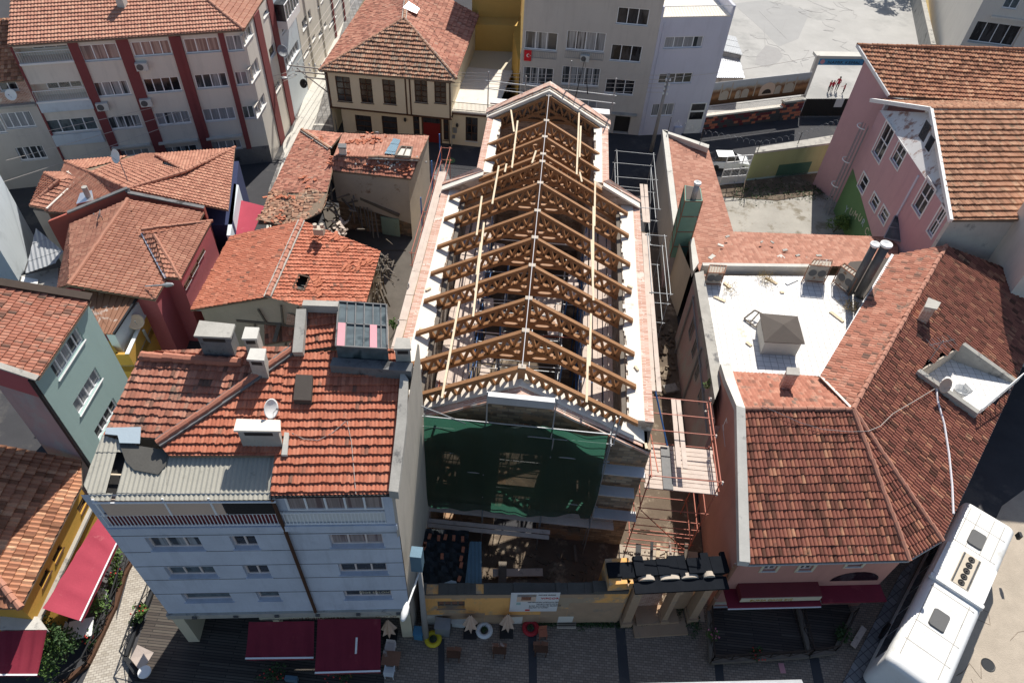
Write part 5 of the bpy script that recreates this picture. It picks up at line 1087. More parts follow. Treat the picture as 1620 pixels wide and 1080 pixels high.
# ---------------- low tiled sheds along the alley ----------------
LS = thing('shed', 'long narrow shed with weathered flat tiles and a white coping along the alley', 'shed', (12, 50, 0))
z_ = 4.6; L0, L1, L2_, L3 = P('w', 165, 150, 4.75), P('w', 455, 262, 4.2), P('w', 628, 850, 4.2), P('w', 385, 1075, 4.75)
roof('roof', 'tile_pale', [[L2_+Vector((.1, -1.3, 0)), L1, L0, P('w', 235, 700, 4.75), L3+Vector((.1, -1.5, 0))]], LS, tw=.24, th=.38, amp=.02, lip=.03, jit=.02)
g = MB().slab([P('w', 125, 113, 5.0), P('w', 162, 118, 5.0), P('w', 236, 700, 5.0), P('w', 205, 803, 5.0)], .5).slab([P('w', 125, 113, 5.0), P('w', 460, 222, 5.0), P('w', 455, 245, 5.0), P('w', 160, 140, 5.0)], .5); g.build('coping', 'concrete_pale', LS)
MB().slab([P('w', 325, 895, 5.2), P('w', 350, 878, 5.2), P('w', 385, 1060, 5.2), P('w', 345, 1120, 5.2)], .6).build('coping', 'concrete_pale', LS)['label'] = 'near end of the white coping'
g = MB(); q = [P('w', 128, 115, 4.9), P('w', 205, 800, 4.9), P('w', 330, 1100, 4.9)]; skirt(g, [Vector((a.x+.06, a.y, 4.6)) for a in q]); skirt(g, [P('w', 128, 115, 4.55)+Vector((.06, -.1, 0)), L1+Vector((0, 0, -.1)), L2_+Vector((-.1, 0, -.1))]); g.build('wall', 'beige_side', LS)
b_ = [P('w', 290, 610, 8.6), P('w', 415, 612, 8.6), P('w', 400, 520, 8.6), P('w', 287, 500, 8.6)]; FL = thing('duct_tower', 'tall square green sheet-metal duct with an open top at the alley corner', 'duct', (b_[0].x, b_[0].y, 0))
b2 = [(p.x, p.y) for p in b_]; MB().prism(b2, 3.2, 8.5).build('casing', 'flue_green', FL); g = MB()
for z in (4.3, 5.7, 7.1, 8.45):
    for i in range(4): g.beam((*b2[i], z), (*b2[(i+1) % 4], z), .07, .05)
for i in range(4): g.beam((*b2[i], 3.2), (*b2[i], 8.5), .06, .06)
g.build('angle_frame', 'rust_metal', FL); MB().prism([tuple(p) for p in inset([Vector((*p, 0)) for p in b2], .12)], 8.5, 8.54).build('top_plate', 'roofbox', FL)
MB().prism(b2, 0, 3.2).build('base', 'mauve_wall', FL)
stove('short steel pipe with white cowl on top of the green duct', 'w', 378, 487, 9.9, 8.5, .2, 'galv')
LS2 = thing('shed', 'low shed with pale flat tiles and rubble behind the white terrace', 'shed', (18, 38, 0))
q = [P('s', x, y, z) for x, y, z in ((1118, 423, 5.4), (1345, 420, 5.4), (1365, 412, 5.4), (1330, 374, 4.4), (1160, 366, 4.4))]
roof('roof', 'tile_pale', [[P('s', 1160, 366, 4.4), P('s', 1420, 376, 4.4), P('s', 1420, 421, 5.4), P('s', 1118, 423, 5.4)]], LS2, tw=.24, th=.38, amp=.02, lip=.03, jit=.02)
MB().prism([(L2_.x, L2_.y+.0), (P('s', 1420, 376, 4.4).x, L2_.y-.3), (P('s', 1420, 421, 5.4).x, tA.y+.2), (tA.x, tA.y+.2)], 0, 4.2).build('wall', 'plaster_ruin', LS2)
for k, (c, x, y, l) in enumerate((('h', 65, 285, .45), ('h', 20, 345, .6), ('h', 385, 355, .9), ('h', 395, 310, .4), ('h', 460, 337, .35), ('h', 500, 355, .45), ('h', 568, 338, .4), ('h', 275, 268, .25), ('h', 100, 240, .35), ('h', 460, 378, .5), ('h', 330, 270, .3))):
    tag(MB().box(P(c, x, y, 5.15), (l, l*.5, .07), random.uniform(-1, 1)).build('rubble_piece', 'concrete_pale' if k in (0, 1, 2) else 'concrete'), ['white slab lying at the corner of the two tiled sheds', 'grey slab at the near end of the coping', 'large pale sheet on the low tiled shed behind the terrace', 'small board above the pale sheet on the tiled shed', 'clay fragment right of the pale sheet', 'flat stone by the terrace parapet', 'dark stone near the twin condensers', 'loose stone near the upper edge of the tiled shed', 'loose stone in the corner of the tiled sheds', 'loose stone along the parapet behind the terrace', 'loose tile near the upper edge of the shed'][k], 'debris', 'rubble on the shed roof')
# ---------------- weedy back yard, gate, car ----------------
struct('yard_concrete', MB().prism([tuple(P('s', x, y, 0)[:2]) for x, y in ((1130, 320), (1225, 258), (1345, 300), (1352, 372), (1330, 420), (1150, 420))], 0, .04), 'lot')
struct('yard_earth', MB().prism([tuple(P('s', x, y, 0)[:2]) for x, y in ((1120, 300), (1185, 283), (1240, 262), (1345, 262), (1350, 300), (1280, 310), (1230, 318), (1140, 312))], .01, .09), 'dirt')
wd = MB()
for _ in range(700):
    p = P('s', random.uniform(1160, 1340), random.gauss(303, 8), .1); leaves(wd, p, .3, 3, .09)
tag(wd.build('weeds', 'leaf_dark'), 'low weeds and ground cover along the green yard wall', 'weeds', kind='stuff')
gw = thing('yard_wall', 'long green painted wall with a stone coping behind the weedy yard', 'wall', P('d', 500, 900, 0))
ga, gb, gc = P('d', 190, 930, 0), P('d', 620, 890, 0), P('d', 720, 640, 0)
ga2 = Vector((ga.x, ga.y, 0)); gb2 = P('s', 1318, 272, 0); gz1 = VP('d', 240, 785, ga2, gb2)[1]; gz2 = VP('d', 600, 700, ga2, gb2)[1]
q0 = Vector((ga2.x, ga2.y, 3.1)); q1 = Vector((gb2.x, gb2.y, 3.4)); g = MB(); skirt(g, [q0, q1]); skirt(g, [q1, Vector((q1.x+1.2, q1.y+4.0, 3.4))]); skirt(g, [q0, q0+Vector((.8, 1.2, 0))]); g.build('wall', 'green_wall', gw)
MB().slab([q0+Vector((0, -.06, .08)), q1+Vector((0, -.06, .08)), q1+Vector((.5, 1.5, .1)), q0+Vector((.3, .9, .08))], .2).build('coping', 'concrete', gw)
s_ = (gb2-ga2).normalized(); g = MB(); pp = lambda s, z: Vector((ga2.x+s_.x*s, ga2.y+s_.y*s-.02, z))
a, b = VP('d', 345, 900, ga2, gb2)[0], VP('d', 505, 900, ga2, gb2)[0]; g.quad(pp(a, .1), pp(b, .1), pp(b, 1.5), pp(a, 1.5)); g.build('green_hatch', 'green_dark', gw)
MB().quad(pp(.1, .0), pp(9, .0), pp(9, .3), pp(.1, .3)).build('base_band', 'teal_wall', gw)
fz = MB(); pz = thing('barbed_fence', 'dark posts with coiled wire above the green wall and the street', 'fence', P('w', 800, 280, 3.2))
ps = [P('w', 168, 118, 5.0), P('w', 396, 200, 5.0), P('w', 800, 280, 3.2), P('d', 460, 740, 3.4), P('d', 725, 640, 3.4)]
for p in ps: MB().tube([p, p+Vector((0, 0, 1.3))], .035, 5).build('post', 'black_metal', pz)
for i in range(4):
    a, b = ps[i]+Vector((0, 0, 1.)), ps[i+1]+Vector((0, 0, 1.)); n = int((b-a).length*9); d = (b-a).normalized(); sd_ = d.cross(Vector((0, 0, 1)))
    fz.tube([a+(b-a)*k/n+Vector((0, 0, 1))*.22*math.cos(k*1.0)+sd_*.22*math.sin(k*1.0) for k in range(n+1)], .012, 3, False)
fz.build('coiled_wire', 'steel', pz)
# sheet-metal gate and white car
GC0, GC1 = P('w', 530, 510, 0), P('w', 705, 495, 0); gt = thing('gate', 'white tubular metal gate closing the weedy yard', 'gate', GC0)
dgc = (GC1-GC0).normalized(); P3c = lambda s, z, o=0: Vector((GC0.x+dgc.x*s+dgc.y*o*-1, GC0.y+dgc.y*s+dgc.x*o, z)); Lc = (GC1-GC0).length; g = MB()
for z in (.1, .9, 1.7, 2.5, 3.1): g.tube([P3c(0, z), P3c(Lc, z)], .05, 6)
for k in range(19): g.tube([P3c(Lc*k/18, .1), P3c(Lc*k/18, 3.1 if k % 6 == 0 else 2.5)], .018 if k % 6 else .05, 5)
g.build('frame', 'whitepaint', gt); slabx(MB(), 0, Lc, .1, .9, .02, .04, P3c).build('panel', 'carpaint', gt)
def car(label, c, rz, mat='carpaint', L=4.2, Wd=1.7):
    t = thing('parked_car', label, 'car', c); M_ = Matrix.Translation(Vector(c))@Matrix.Rotation(rz, 4, 'Z'); st = []
    prof = [(-L/2, .55, .72, .75), (-L/2+.1, .85, .78, .8), (-L/2+.7, .95, .82, .85), (L/2-1.0, .92, .82, .85), (L/2-.15, .75, .78, .82), (L/2, .5, .7, .76)]
    def hull(pr, zb, name, mt, k=1.):
        g = MB(); n = len(pr); V_ = []
        for x, z, wt, wb in pr: V_ += [M_@Vector((x, -wb*k, zb)), M_@Vector((x, -wt*k, z)), M_@Vector((x, wt*k, z)), M_@Vector((x, wb*k, zb))]
        F_ = [(i*4+j, i*4+j+1, (i+1)*4+j+1, (i+1)*4+j) for i in range(n-1) for j in range(3)]+[(0, 1, 2, 3), ((n-1)*4, (n-1)*4+1, (n-1)*4+2, (n-1)*4+3)]+[(i*4+3, i*4, (i+1)*4, (i+1)*4+3) for i in range(n-1)]
        g.add(V_, F_); return g.build(name, mt, t)
    hull(prof, .28, 'body', mat); hull([(-L/2+.35, .93, .72, .76), (-L/2+.9, 1.36, .58, .74), (.35, 1.38, .58, .74), (1.05, .93, .70, .76)], .9, 'window', 'dark'); 
    g = MB(); q = [M_@Vector(v) for v in ((-L/2+.85, -.58, 1.375), (.38, -.58, 1.395), (.38, .58, 1.395), (-L/2+.85, .58, 1.375))]; g.slab(q, -.03); g.build('roof_panel', mat, t)
    for sx in (-1.3, 1.3):
        for sy in (-.76, .76): w = MB().lathe(M_@Vector((sx, sy, .31)), [(.31, -.1), (.31, .1), (.2, .11)], 16, axis=(M_.to_3x3()@Vector((0, 1, 0)))).build('wheel', 'rubber', t)
    for sy in (-.55, .55): MB().box(M_@Vector((L/2-.05, sy, .65)), (.12, .3, .14), rz).build('headlight', 'glass', t)
    return t
p = P('w', 600, 330, .9); car('white parked car behind the white yard gate', (p.x, p.y+.3, 0), math.radians(5))
bh = bush('bushy green shrub at the foot of the green school wall', P('s', 1318, 368, 0), 1.1, 2.0, n=900, size=.1); bush('small weed tuft growing from the alley parapet', P('E', 285, 745, 5.8), .35, .6, n=90, size=.08, mat='leaf')
bush('dark plant deep in the alley beside the scaffold tower', P('E', 210, 880, .1), .6, .9, n=150, mat='leaf_dark')
rb = MB()
for _ in range(70): p = P('E', random.uniform(20, 110), random.uniform(380, 780), .1); rb.box(p, (random.uniform(.1, .4), random.uniform(.1, .4), random.uniform(.08, .25)), random.uniform(0, 3), (random.uniform(-.3, .3), random.uniform(-.3, .3)))
tag(rb.build('rubble', 'dirt'), 'stone rubble heaped on the alley floor beside the church', 'rubble', kind='stuff')
tag(MB().box(P('E', 95, 745, .3), (1.0, .6, .3), .4, (.2, .1)).build('stone_block', 'concrete'), 'big loose stone slab on the alley floor', 'stone')
# ---------------- pink school with two tiled wings ----------------
SC = thing('school', 'three storey pink school building with a green painted base and two tiled roofs', 'school', (30, 45, 0)); sz = 10.4; sr = 12.7
va, vb_, vc = P('x', 310, 312, sz), P('x', 612, 357, sr), P('x', 712, 918, sz)      # gable verge points of the near wing
rd = (P('x', 1080, 352, sr)-vb_).normalized(); ed = (P('x', 1080, 920, sz)-vc).normalized(); dd = (rd+ed).normalized(); L_s = 16
w1 = vb_+dd*L_s; w0_ = vc+dd*L_s; w2_ = va+dd*L_s
roof('roof', 'tile_brown', [dict(p=[vc, w0_, w1, vb_]), dict(p=[va, w2_, w1, vb_])], SC, tw=.2, th=.56, amp=.045, lip=.1, jit=.02)['label'] = 'near gabled wing roof'
ridge([(vb_+Vector((0, 0, .05)), w1+Vector((0, 0, .05)))], 'tile_school', SC, .13, .42, mortar='concrete_dark')
MB().beam(vc+Vector((0, 0, -.02)), vb_+Vector((0, 0, -.02)), .22, .3).beam(va+Vector((0, 0, -.02)), vb_+Vector((0, 0, -.02)), .22, .3).build('verge_board', 'whitepaint', SC)
# far wing
fa, fb = P('x', 240, 38, 13.2), P('x', 1080, 60, 13.2); fc, fd = P('x', 400, 292, 11.0), P('x', 1080, 334, 11.0)
fb = fa+(fb-fa)*1.3; fd = fc+(fd-fc)*1.3
roof('roof', 'tile_school', [[fc, fd, fb, fa]], SC, tw=.26, th=.42, amp=.06, lip=.07, jit=.025)['label'] = 'far wing roof'
ridge([(fa+Vector((0, 0, .05)), fb+Vector((0, 0, .05)))], 'tile_school', SC, .14, .42); MB().beam(fc, fa, .12, .25).build('verge_board', 'whitepaint', SC)
g0 = lerp(va, vc, .06)+Vector((.5, -.1, 0)); g1 = lerp(va, vc, .97)+Vector((.5, .1, 0)); GSA, GSB = Vector((g0.x, g0.y, 0)), Vector((g1.x, g1.y, 0))
# gable wall faces left: A->B with outside on the right hand means far -> near reversed
w = MB(); wins = []
for c, x0, y0, x1, y1, n, st in (('x', 318, 570, 428, 475, 2, 'd'), ('x', 410, 605, 490, 575, 2, 'd'), ('x', 245, 740, 300, 720, 1, 'd'), ('x', 305, 825, 355, 825, 1, 'd'), ('x', 350, 890, 402, 890, 1, 'd'), ('x', 520, 840, 635, 765, 2, 'd'), ('x', 595, 968, 690, 880, 2, 'd')):
    s0, z0 = VP(c, x0, y0, GSA, GSB); s1, z1 = VP(c, x1, y1, GSA, GSB); wins.append((min(s0, s1), max(s0, s1), min(z0, z1), max(z0, z1), n, st))
LS_ = (GSB-GSA).length; wins = [a for a in wins if a[0] > 0 and a[1] < LS_ and a[2] > 0]
P3w, nw, dw = fac(w, GSA, GSB, 0, sz-.3, wins)
pk = Vector((vb_.x+.5, vb_.y, sr-.3)); MB().quad((GSA.x, GSA.y, sz-.3), (GSB.x, GSB.y, sz-.3), pk).build('gable', 'white_peel', SC)
w.quad((GSB.x, GSB.y, 0), (GSB.x+dd.x*L_s, GSB.y+dd.y*L_s, 0), (GSB.x+dd.x*L_s, GSB.y+dd.y*L_s, sz-.1), (GSB.x, GSB.y, sz-.1)); w.build('wall', 'pink_wall', SC)
for a in wins: window(SC, P3w, nw, a, surround='whitepaint', hbar=[.5])
sp = VP('x', 440, 900, GSA, GSB)[0]; slabx(MB(), sp-.1, sp+.1, 0, sz-.6, -.08, 0, P3w).build('corner_strip', 'lilac_wall', SC)
s0 = VP('x', 150, 950, GSA, GSB)[0]; g = MB(); g.add([P3w(0, 0, -.012), P3w(sp-.2, 0, -.012), P3w(sp-.2, 2.5, -.012), P3w(0, 4.6, -.012)], [(0, 1, 2, 3)]); g.build('green_base', 'green_paint', SC)
for i, (ch_, x, y) in enumerate((('Y', 188, 860), ('U', 212, 872), ('M', 232, 885), ('U', 256, 900), ('R', 272, 925), ('C', 290, 965), ('A', 300, 1000))):
    s, z = VP('x', x, y, GSA, GSB); text(ch_, P3w, s-.2, z-.3, .62, ['tarp_blue', 'sign_cream', 'sign_cream', 'sign_cream', 'tarp_blue', 'sign_cream', 'tarp_blue'][i], SC, -.03, 'letter')
for x0, y0, l, h in ((556, 492, .9, 1.3), (588, 548, .7, 1.0)):
    s0, z0 = VP('x', x0, y0, GSA, GSB); slabx(MB(), s0, s0+l, z0, z0+h, -.12, -.06, P3w).build('attic_opening', 'dark', SC)
# wall of the far wing and fire ladder
fw0, fw1 = Vector((fc.x+.3, fc.y+.2, 0)), Vector((lerp(fc, fa, .8).x+.3, lerp(fc, fa, .8).y, 0)); g = MB(); skirt(g, [Vector((fw1.x, fw1.y, 10.8)), Vector((fw0.x, fw0.y, 10.8)), Vector((fw0.x+3, fw0.y-.5, 10.8))]); g.quad((fw1.x, fw1.y, 10.8), (fw0.x, fw0.y, 10.8), (fw1.x, fw1.y, 12.5)); g.build('wall', 'pink_wall', SC)
MB().beam((fw0.x-.08, fw0.y-.08, 0), (fw0.x-.08, fw0.y-.08, 10.6), .3, .3).build('corner_strip', 'lilac_wall', SC)
lx = P3w(.6, 0, -.9); ld = thing('fire_ladder', 'tall caged white fire ladder on the pink school wall', 'ladder', lx); g = MB()
for a, b in ((0, 0), (.8, 0), (0, .5), (.8, .5), (.4, .7), (-.2, .3), (1.0, .3)): g.tube([lx+Vector((b*.6, a, 0)), lx+Vector((b*.6, a, 8.8))], .028, 5)
for k in range(26): g.tube([lx+Vector((0, 0, .3+k*.33)), lx+Vector((0, .8, .3+k*.33))], .015, 4)
g.build('frame', 'steel', ld); g = MB()
for z in (3, 5.5, 8.7): g.tube([lx+Vector((-.45*math.sin(a)*1., .4-.5*math.cos(a), z)) for a in np.linspace(0, math.pi, 9)], .045, 5)
g.build('hoop', 'whitepaint', ld)
# white side wing joining school and pink house
JW = [PL('s', 1496.5, 392, rp_), PL('s', 1640, 445, rp_)]; jt = [P('x', 712, 925, 10.2), P('x', 1120, 930, 10.2)]
ww = thing('house', 'plain white walled house wedged between the school and the barrel tile roof', 'house', (jt[0].x+4, jt[0].y, 0))
g = MB(); a, b = jt[0]+Vector((.2, .35, 0)), jt[1]+Vector((.2, .35, 0)); g.prism([(a.x, a.y), (b.x, b.y), (b.x, b.y+.4), (a.x, a.y+.4)], 0, 10.0); g.build('wall', 'concrete_pale', ww)
# glazed canopy
q = [P('x', 430, 895, 6.2), P('x', 470, 890, 6.2), P('x', 560, 1045, 5.2), P('x', 375, 1005, 5.2)]; g = MB().slab(q, .04); cv = thing('canopy', 'small slanting glass canopy at the foot of the school corner', 'canopy', q[3]); g.build('glazing', 'glass', cv); g = MB()
for i in range(4): g.beam(q[i], q[(i+1) % 4], .08, .08)
g.beam(lerp(q[0], q[3], .5), lerp(q[1], q[2], .5), .06, .06); g.beam(lerp(q[0], q[1], .5), lerp(q[3], q[2], .5), .06, .06); g.build('frame', 'galv', cv)
# ---------------- red striped apartment block, top left ----------------
RA = thing('apartment_block', 'beige apartment block with dark red vertical stripes and a tiled hip roof', 'building', (-30, 54, 0)); rz0 = 12.4
A0, A1 = P('a', 40, 235, rz0), P('a', 1250, 155, rz0); dA = (A1-A0).normalized(); nA = Vector((dA.y, -dA.x, 0)); A0w, A1w = A0-nA*.25, A1-nA*.25-dA*.1
K1 = P('y', 205, 1040); K1 = Vector((A1w.x, A1w.y, 0)); K2 = Vector((-25.75, 63.3, 0)); K3 = Vector((-26.7, 93, 0))
PA = plane3(A0, A1, .34); hipt = PL('s', 327, 0, PA); hip2 = hipt+(hipt-A1)*.5; lft = PL('s', 20, -60, PA); E2_ = P('a', 1350, 0, rz0); E2_ = A1+(E2_-A1)*1.6
roof('roof', 'tile_apt', [[A0, A1, hip2, hip2+(A0-A1)*.8, lft], [A1, E2_, E2_+Vector((-5, 4, 1.9)), hip2]], RA, tw=.24, th=.42, amp=.045, lip=.075)
ridge([(A1+Vector((0, 0, .06)), hip2+Vector((0, 0, .06)))], 'tile_apt', RA, .14, .42); w = MB()
LA = (A1w-A0w).length
Wn = wp(A0w, A1w, [('a', 430, 318, 593, 222, 3, 'b'), ('a', 692, 293, 862, 205, 4, 'b'), ('a', 957, 277, 1113, 190, 3, 'b'), ('a', 1170, 266, 1232, 180, 2, 'c'), ('a', 502, 500, 648, 412, 4, 'c'), ('a', 754, 481, 912, 393, 4, 'd'), ('a', 1012, 458, 1156, 373, 4, 'c'), ('a', 1215, 440, 1262, 366, 2, 'c'),
 ('a', 570, 666, 710, 588, 4, 'c'), ('a', 812, 646, 963, 567, 4, 'c'), ('a', 1052, 626, 1196, 548, 4, 'c'), ('a', 1252, 612, 1296, 542, 2, 'g'), ('a', 610, 808, 760, 760, 4, 'c'), ('a', 850, 795, 1005, 742, 4, 'c'), ('a', 1090, 775, 1230, 715, 4, 'c')])
bal = wp(A0w, A1w, [('a', 105, 325, 345, 232, 1, 'none', 1.2), ('a', 190, 520, 420, 415, 1, 'none', .9)]); gl = wp(A0w, A1w, [('a', 262, 688, 480, 598, 4, 'g')])
sh_ = wp(A0w, A1w, [('a', 1205, 895, 1265, 835, 1, 'd'), ('a', 1300, 885, 1365, 830, 1, 'd')])
P3, n_, d_ = facade(RA, w, A0w, A1w, 0, rz0-.05, Wn+gl+bal, raw=True)
for b in bal:
    w.quad(P3(b[0], b[2], b[6]), P3(b[1], b[2], b[6]), P3(b[1], b[3], b[6]), P3(b[0], b[3], b[6])); window(RA, P3, n_, (b[0]+.9, b[1]-.3, b[2]+.5, b[3]-.15, 3, 'g', b[6]-.0), dep=b[6], sill=None); g = MB()
    for k in range(22): s = b[0]+(b[1]-b[0])*k/21; g.tube([P3(s, b[2], -.12), P3(s, b[2]+.85, -.12)], .016, 4)
    g.tube([P3(b[0], b[2]+.87, -.12), P3(b[1], b[2]+.87, -.12)], .03, 5); slabx(g, b[0]-.05, b[1]+.05, b[2]-.15, b[2], -.2, 0, P3); g.build('balcony_railing', 'whitepaint', RA)
slabx(MB(), bal[1][0], bal[1][1]+.1, bal[1][2]-.95, bal[1][2]-.16, -.18, -.1, P3).build('balcony_panel', 'white_wall', RA); slabx(MB(), gl[0][0], gl[0][1]+.1, gl[0][2]-1.1, gl[0][2]-.1, -.12, 0, P3).build('balcony_panel', 'white_wall', RA)
B0, B1 = K1, K2; P3k, nk, dk_ = facade(RA, w, B0, B1, 0, rz0-.1, wp(B0, B1, [('y', 78, 135, 105, 55, 1, 'd'), ('y', 128, 430, 150, 300, 1, 'd'), ('y', 165, 665, 190, 560, 1, 'd'), ('a', 1290, 428, 1318, 292, 3, 'c'), ('a', 1318, 606, 1352, 475, 3, 'c'), ('a', 1252, 238, 1285, 122, 2, 'c')]))
w.build('wall', 'beige_wall', RA)
for c, xa, xb in ((('a', 225), 345, 397), (('a', 209), 592, 655), (('a', 193), 864, 925), (('a', 174), 1116, 1145)):
    s0, s1 = VP('a', xa, c[1], A0w, A1w)[0], VP('a', xb, c[1]-4, A0w, A1w)[0]; slabx(MB(), s0, s1, 1.6, rz0-.06, -.1, 0, P3).build('red_stripe', 'red_pil', RA)
slabx(MB(), 0, .15, 0, rz0-.06, -.1, 0, P3).build('red_stripe', 'red_pil', RA)
for xa, xb, yy in ((('a', 1298), ('a', 1330), 92), (('a', 1365), ('a', 1392), 0)):
    s0, s1 = VP('a', xa[1], yy, B0, B1)[0], VP('a', xb[1], yy, B0, B1)[0]; slabx(MB(), s0, s1, 0, rz0-.1, -.1, 0, P3k).build('red_stripe', 'red_pil', RA)
slabx(MB(), 12.2, LA, 0, 1.7, -.05, .0, P3).build('shopfront', 'concrete_dark', RA)
g = MB()
for s in ((a[0]-.2, a[1]+.3) for a in Wn[12:]): slabx(g, s[0], s[1], 3.0, 3.15, -.4, 0, P3)
g.build('ledge', 'concrete_pale', RA)
slabx(MB(), VP('a', 905, 195, A0w, A1w)[0], VP('a', 925, 195, A0w, A1w)[0], .5, rz0-.2, -.2, -.1, P3).build('downpipe', 'red_pil', RA)
ch = PL('s', 193, 12, PA); MB().box((ch.x, ch.y+.2, ch.z+.4), (.6, .6, 1.8)).build('chimney', 'concrete_pale', RA)
for k, (x, y, lb) in enumerate(((728, 335, 'air conditioner unit between the top two window rows of the red striped block'), (527, 540, 'air conditioner unit low at the left red stripe'), (750, 520, 'air conditioner unit low beside the second red stripe'))):
    s, z = VP('a', x, y, A0w, A1w); p = P3(s, z-.3, -.25); ac(lb, p, math.degrees(math.atan2(nA.x, nA.y)) % 360, s=1.05)
# grey neighbour on the far left
NG = thing('apartment_block', 'grey house with bare brick top floor at the left edge of the picture', 'building', (-45, 48, 0)); g0, g1 = A0w-dA*12, A0w-dA*.05; w = MB()
P3n, nn_, _ = facade(NG, w, g0, g1, 0, 7.6, wp(g0, g1, [('a', 35, 662, 150, 570, 4, 'c'), ('a', 110, 825, 215, 745, 4, 'c'), ('a', -80, 690, -10, 590, 3, 'c')])); w.build('wall', 'grey_wall', NG)
w = MB(); P3n, _, _ = facade(NG, w, g0, g1, 7.6, 9.6, wp(g0, g1, [('a', 5, 470, 70, 400, 2, 'd')])); w.build('brick_wall', 'brick', NG); slabx(MB(), 0, 12, 7.5, 7.7, -.4, 0, P3n).build('ledge', 'concrete', NG)
roof('roof', 'tile_school', [[g0+nA*.3+Vector((0, 0, 9.7-rz0)), g1+nA*.3+Vector((0, 0, 9.7-rz0)), g1-nA*6+Vector((0, 0, 12-rz0)), g0-nA*6+Vector((0, 0, 12-rz0))]], NG, tw=.24, th=.42)
dish('satellite dish on the brick floor of the grey house at the left edge', P3n(VP('a', 55, 455, g0, g1)[0], 8.3, -.3), .45, 170, 25, arm=.3)
# street row behind
NB = thing('apartment_block', 'white street building with a glazed bay beyond the red striped block', 'building', (K2.x-3, K2.y+4, 0)); w = MB(); M1, M2 = K2+(K3-K2)*.02, K2+(K3-K2)*.22
P3m, nm_, _ = facade(NB, w, M1, M2, 0, 14, wp(M1, M2, [('y', 212, 252, 286, 85, 4, 'c'), ('y', 245, 498, 318, 282, 5, 'c')])); w.build('wall', 'white_wall', NB)
s0, s1 = .3, 4.6; zb_ = VP('y', 215, 130, M1, M2)[1]; slabx(MB(), s0, s1, zb_-.2, zb_+.5, -1.0, 0, P3m).build('bay', 'whitepaint', NB); window(NB, lambda s, z, o=0: P3m(s, z, o-1.0), nm_, (s0, s1, zb_+.5, zb_+2.0, 5, 'g', .05), dep=.05, sill=None); slabx(MB(), s0+.05, s1-.05, zb_+.5, zb_+2.0, -.9, 0, P3m).build('bay_core', 'dark', NB)
NC = thing('apartment_block', 'olive and beige street building with balconies further up the narrow street', 'building', (K2.x-3, K2.y+14, 0)); w = MB(); M3, M4 = M2+(K3-K2)*.005, K2+(K3-K2)*.95
P3o, no_, _ = facade(NC, w, M3, M4, 0, 13, wp(M3, M4, [('y', 358, 225, 408, 60, 3, 'c'), ('y', 400, 345, 440, 240, 2, 'c'), ('y', 470, 280, 520, 150, 3, 'c'), ('y', 365, 420, 392, 340, 1, 'd'), ('y', 462, 60, 500, -20, 2, 'c'), ('y', 545, 200, 590, 90, 3, 'c'), ('y', 580, 60, 620, -20, 2, 'c')])); w.build('wall', 'beige_wall', NC)
for s in (3., 8, 13, 18): slabx(MB(), s, s+.5, 0, 13, -.12, 0, P3o).build('pilaster', 'beige_wall' if s < 9 else 'red_pil', NC)
p = P('y', 175, 380, 7.5); dish('large grey satellite dish on the side of the red striped block', Vector((K1.x+.35, p.y, 7.3)), .55, 120, 30, 'steel', arm=.4)
dish('dark dish low on the street wall beyond the red striped block', Vector((-25.2, 66.5, 2.4)), .45, 120, 20, 'black_metal', arm=.2)
# ---------------- old timber house with oriel ----------------
OH = thing('house', 'cream old timber house with brown shuttered windows and a big weathered tile hip roof', 'house', (-14, 63, 0)); oz = 6.95
o1, o2, o3 = P('b', 338, 362, oz), P('b', 822, 402, oz), P('b', 1042, 402, oz); o4 = P('b', 1160, 80, oz); opk = P('b', 775, 95, 9.6); otop = P('b', 800, -120, 9.6); ol = P('b', 500, 130, oz); ol2 = P('b', 640, -90, oz)
fr_ = [o1, o2, opk]; o3b = o3
roof('roof', 'tile_ruin', [dict(p=[o1, Vector((o3.x, o1.y+(o2.y-o1.y)*.9, oz)), opk])], OH, tw=.22, th=.5, amp=.05, lip=.1, jit=.03)['label'] = 'front hip slope with bleached patches'
roof('roof', 'tile_old', [dict(p=[o3, o4, otop, opk]), dict(p=[ol2, o1, opk, otop])], OH, tw=.26, th=.42, amp=.035, lip=.05, jit=.025)
ridge([(o1, opk), (o3, opk), (opk, otop)], 'tile_ruin', OH, .15, .4, mortar='concrete')
MB().slab([P('b', 770, 40, 9.8), P('b', 800, 10, 9.8), P('b', 855, 45, 9.4), P('b', 840, 70, 9.4)], .08).build('zinc_patch', 'foil', OH)
LA0, LA1 = (-20.2, 62.3), (-9.6, 61.95); w = MB()
lw = wp(LA0, LA1, [('b', 535, 700, 605, 597, 1, 'd'), ('b', 668, 700, 738, 602, 1, 'd'), ('b', 826, 712, 852, 590, 1, 'd'), ('b', 978, 718, 1003, 600, 1, 'd')])
P3l, nl_, _ = facade(OH, w, LA0, LA1, 0, 3.3, [(a[0], a[1], max(a[2], .3), min(a[3], 3.1))+a[4:] for a in lw], fr='wood_brown', sill='wood_brown', raw=True, hbar=[.33, .66])
UA0, UA1 = (-20.9, 61.5), (-9.3, 61.2); uw = wp(UA0, UA1, [('b', 437, 518, 495, 397, 2, 'w'), ('b', 557, 526, 607, 407, 2, 'w'), ('b', 672, 532, 727, 413, 2, 'w'), ('b', 832, 524, 892, 405, 2, 'w'), ('b', 932, 528, 990, 412, 2, 'w')])
P3u, nu_, _ = facade(OH, w, UA0, UA1, 3.2, 6.9, [(a[0], a[1], a[2], min(a[3], 6.75))+a[4:] for a in uw], fr='wood_brown', glass='dark', sill='wood_brown', raw=True, hbar=[.25, .5, .75])
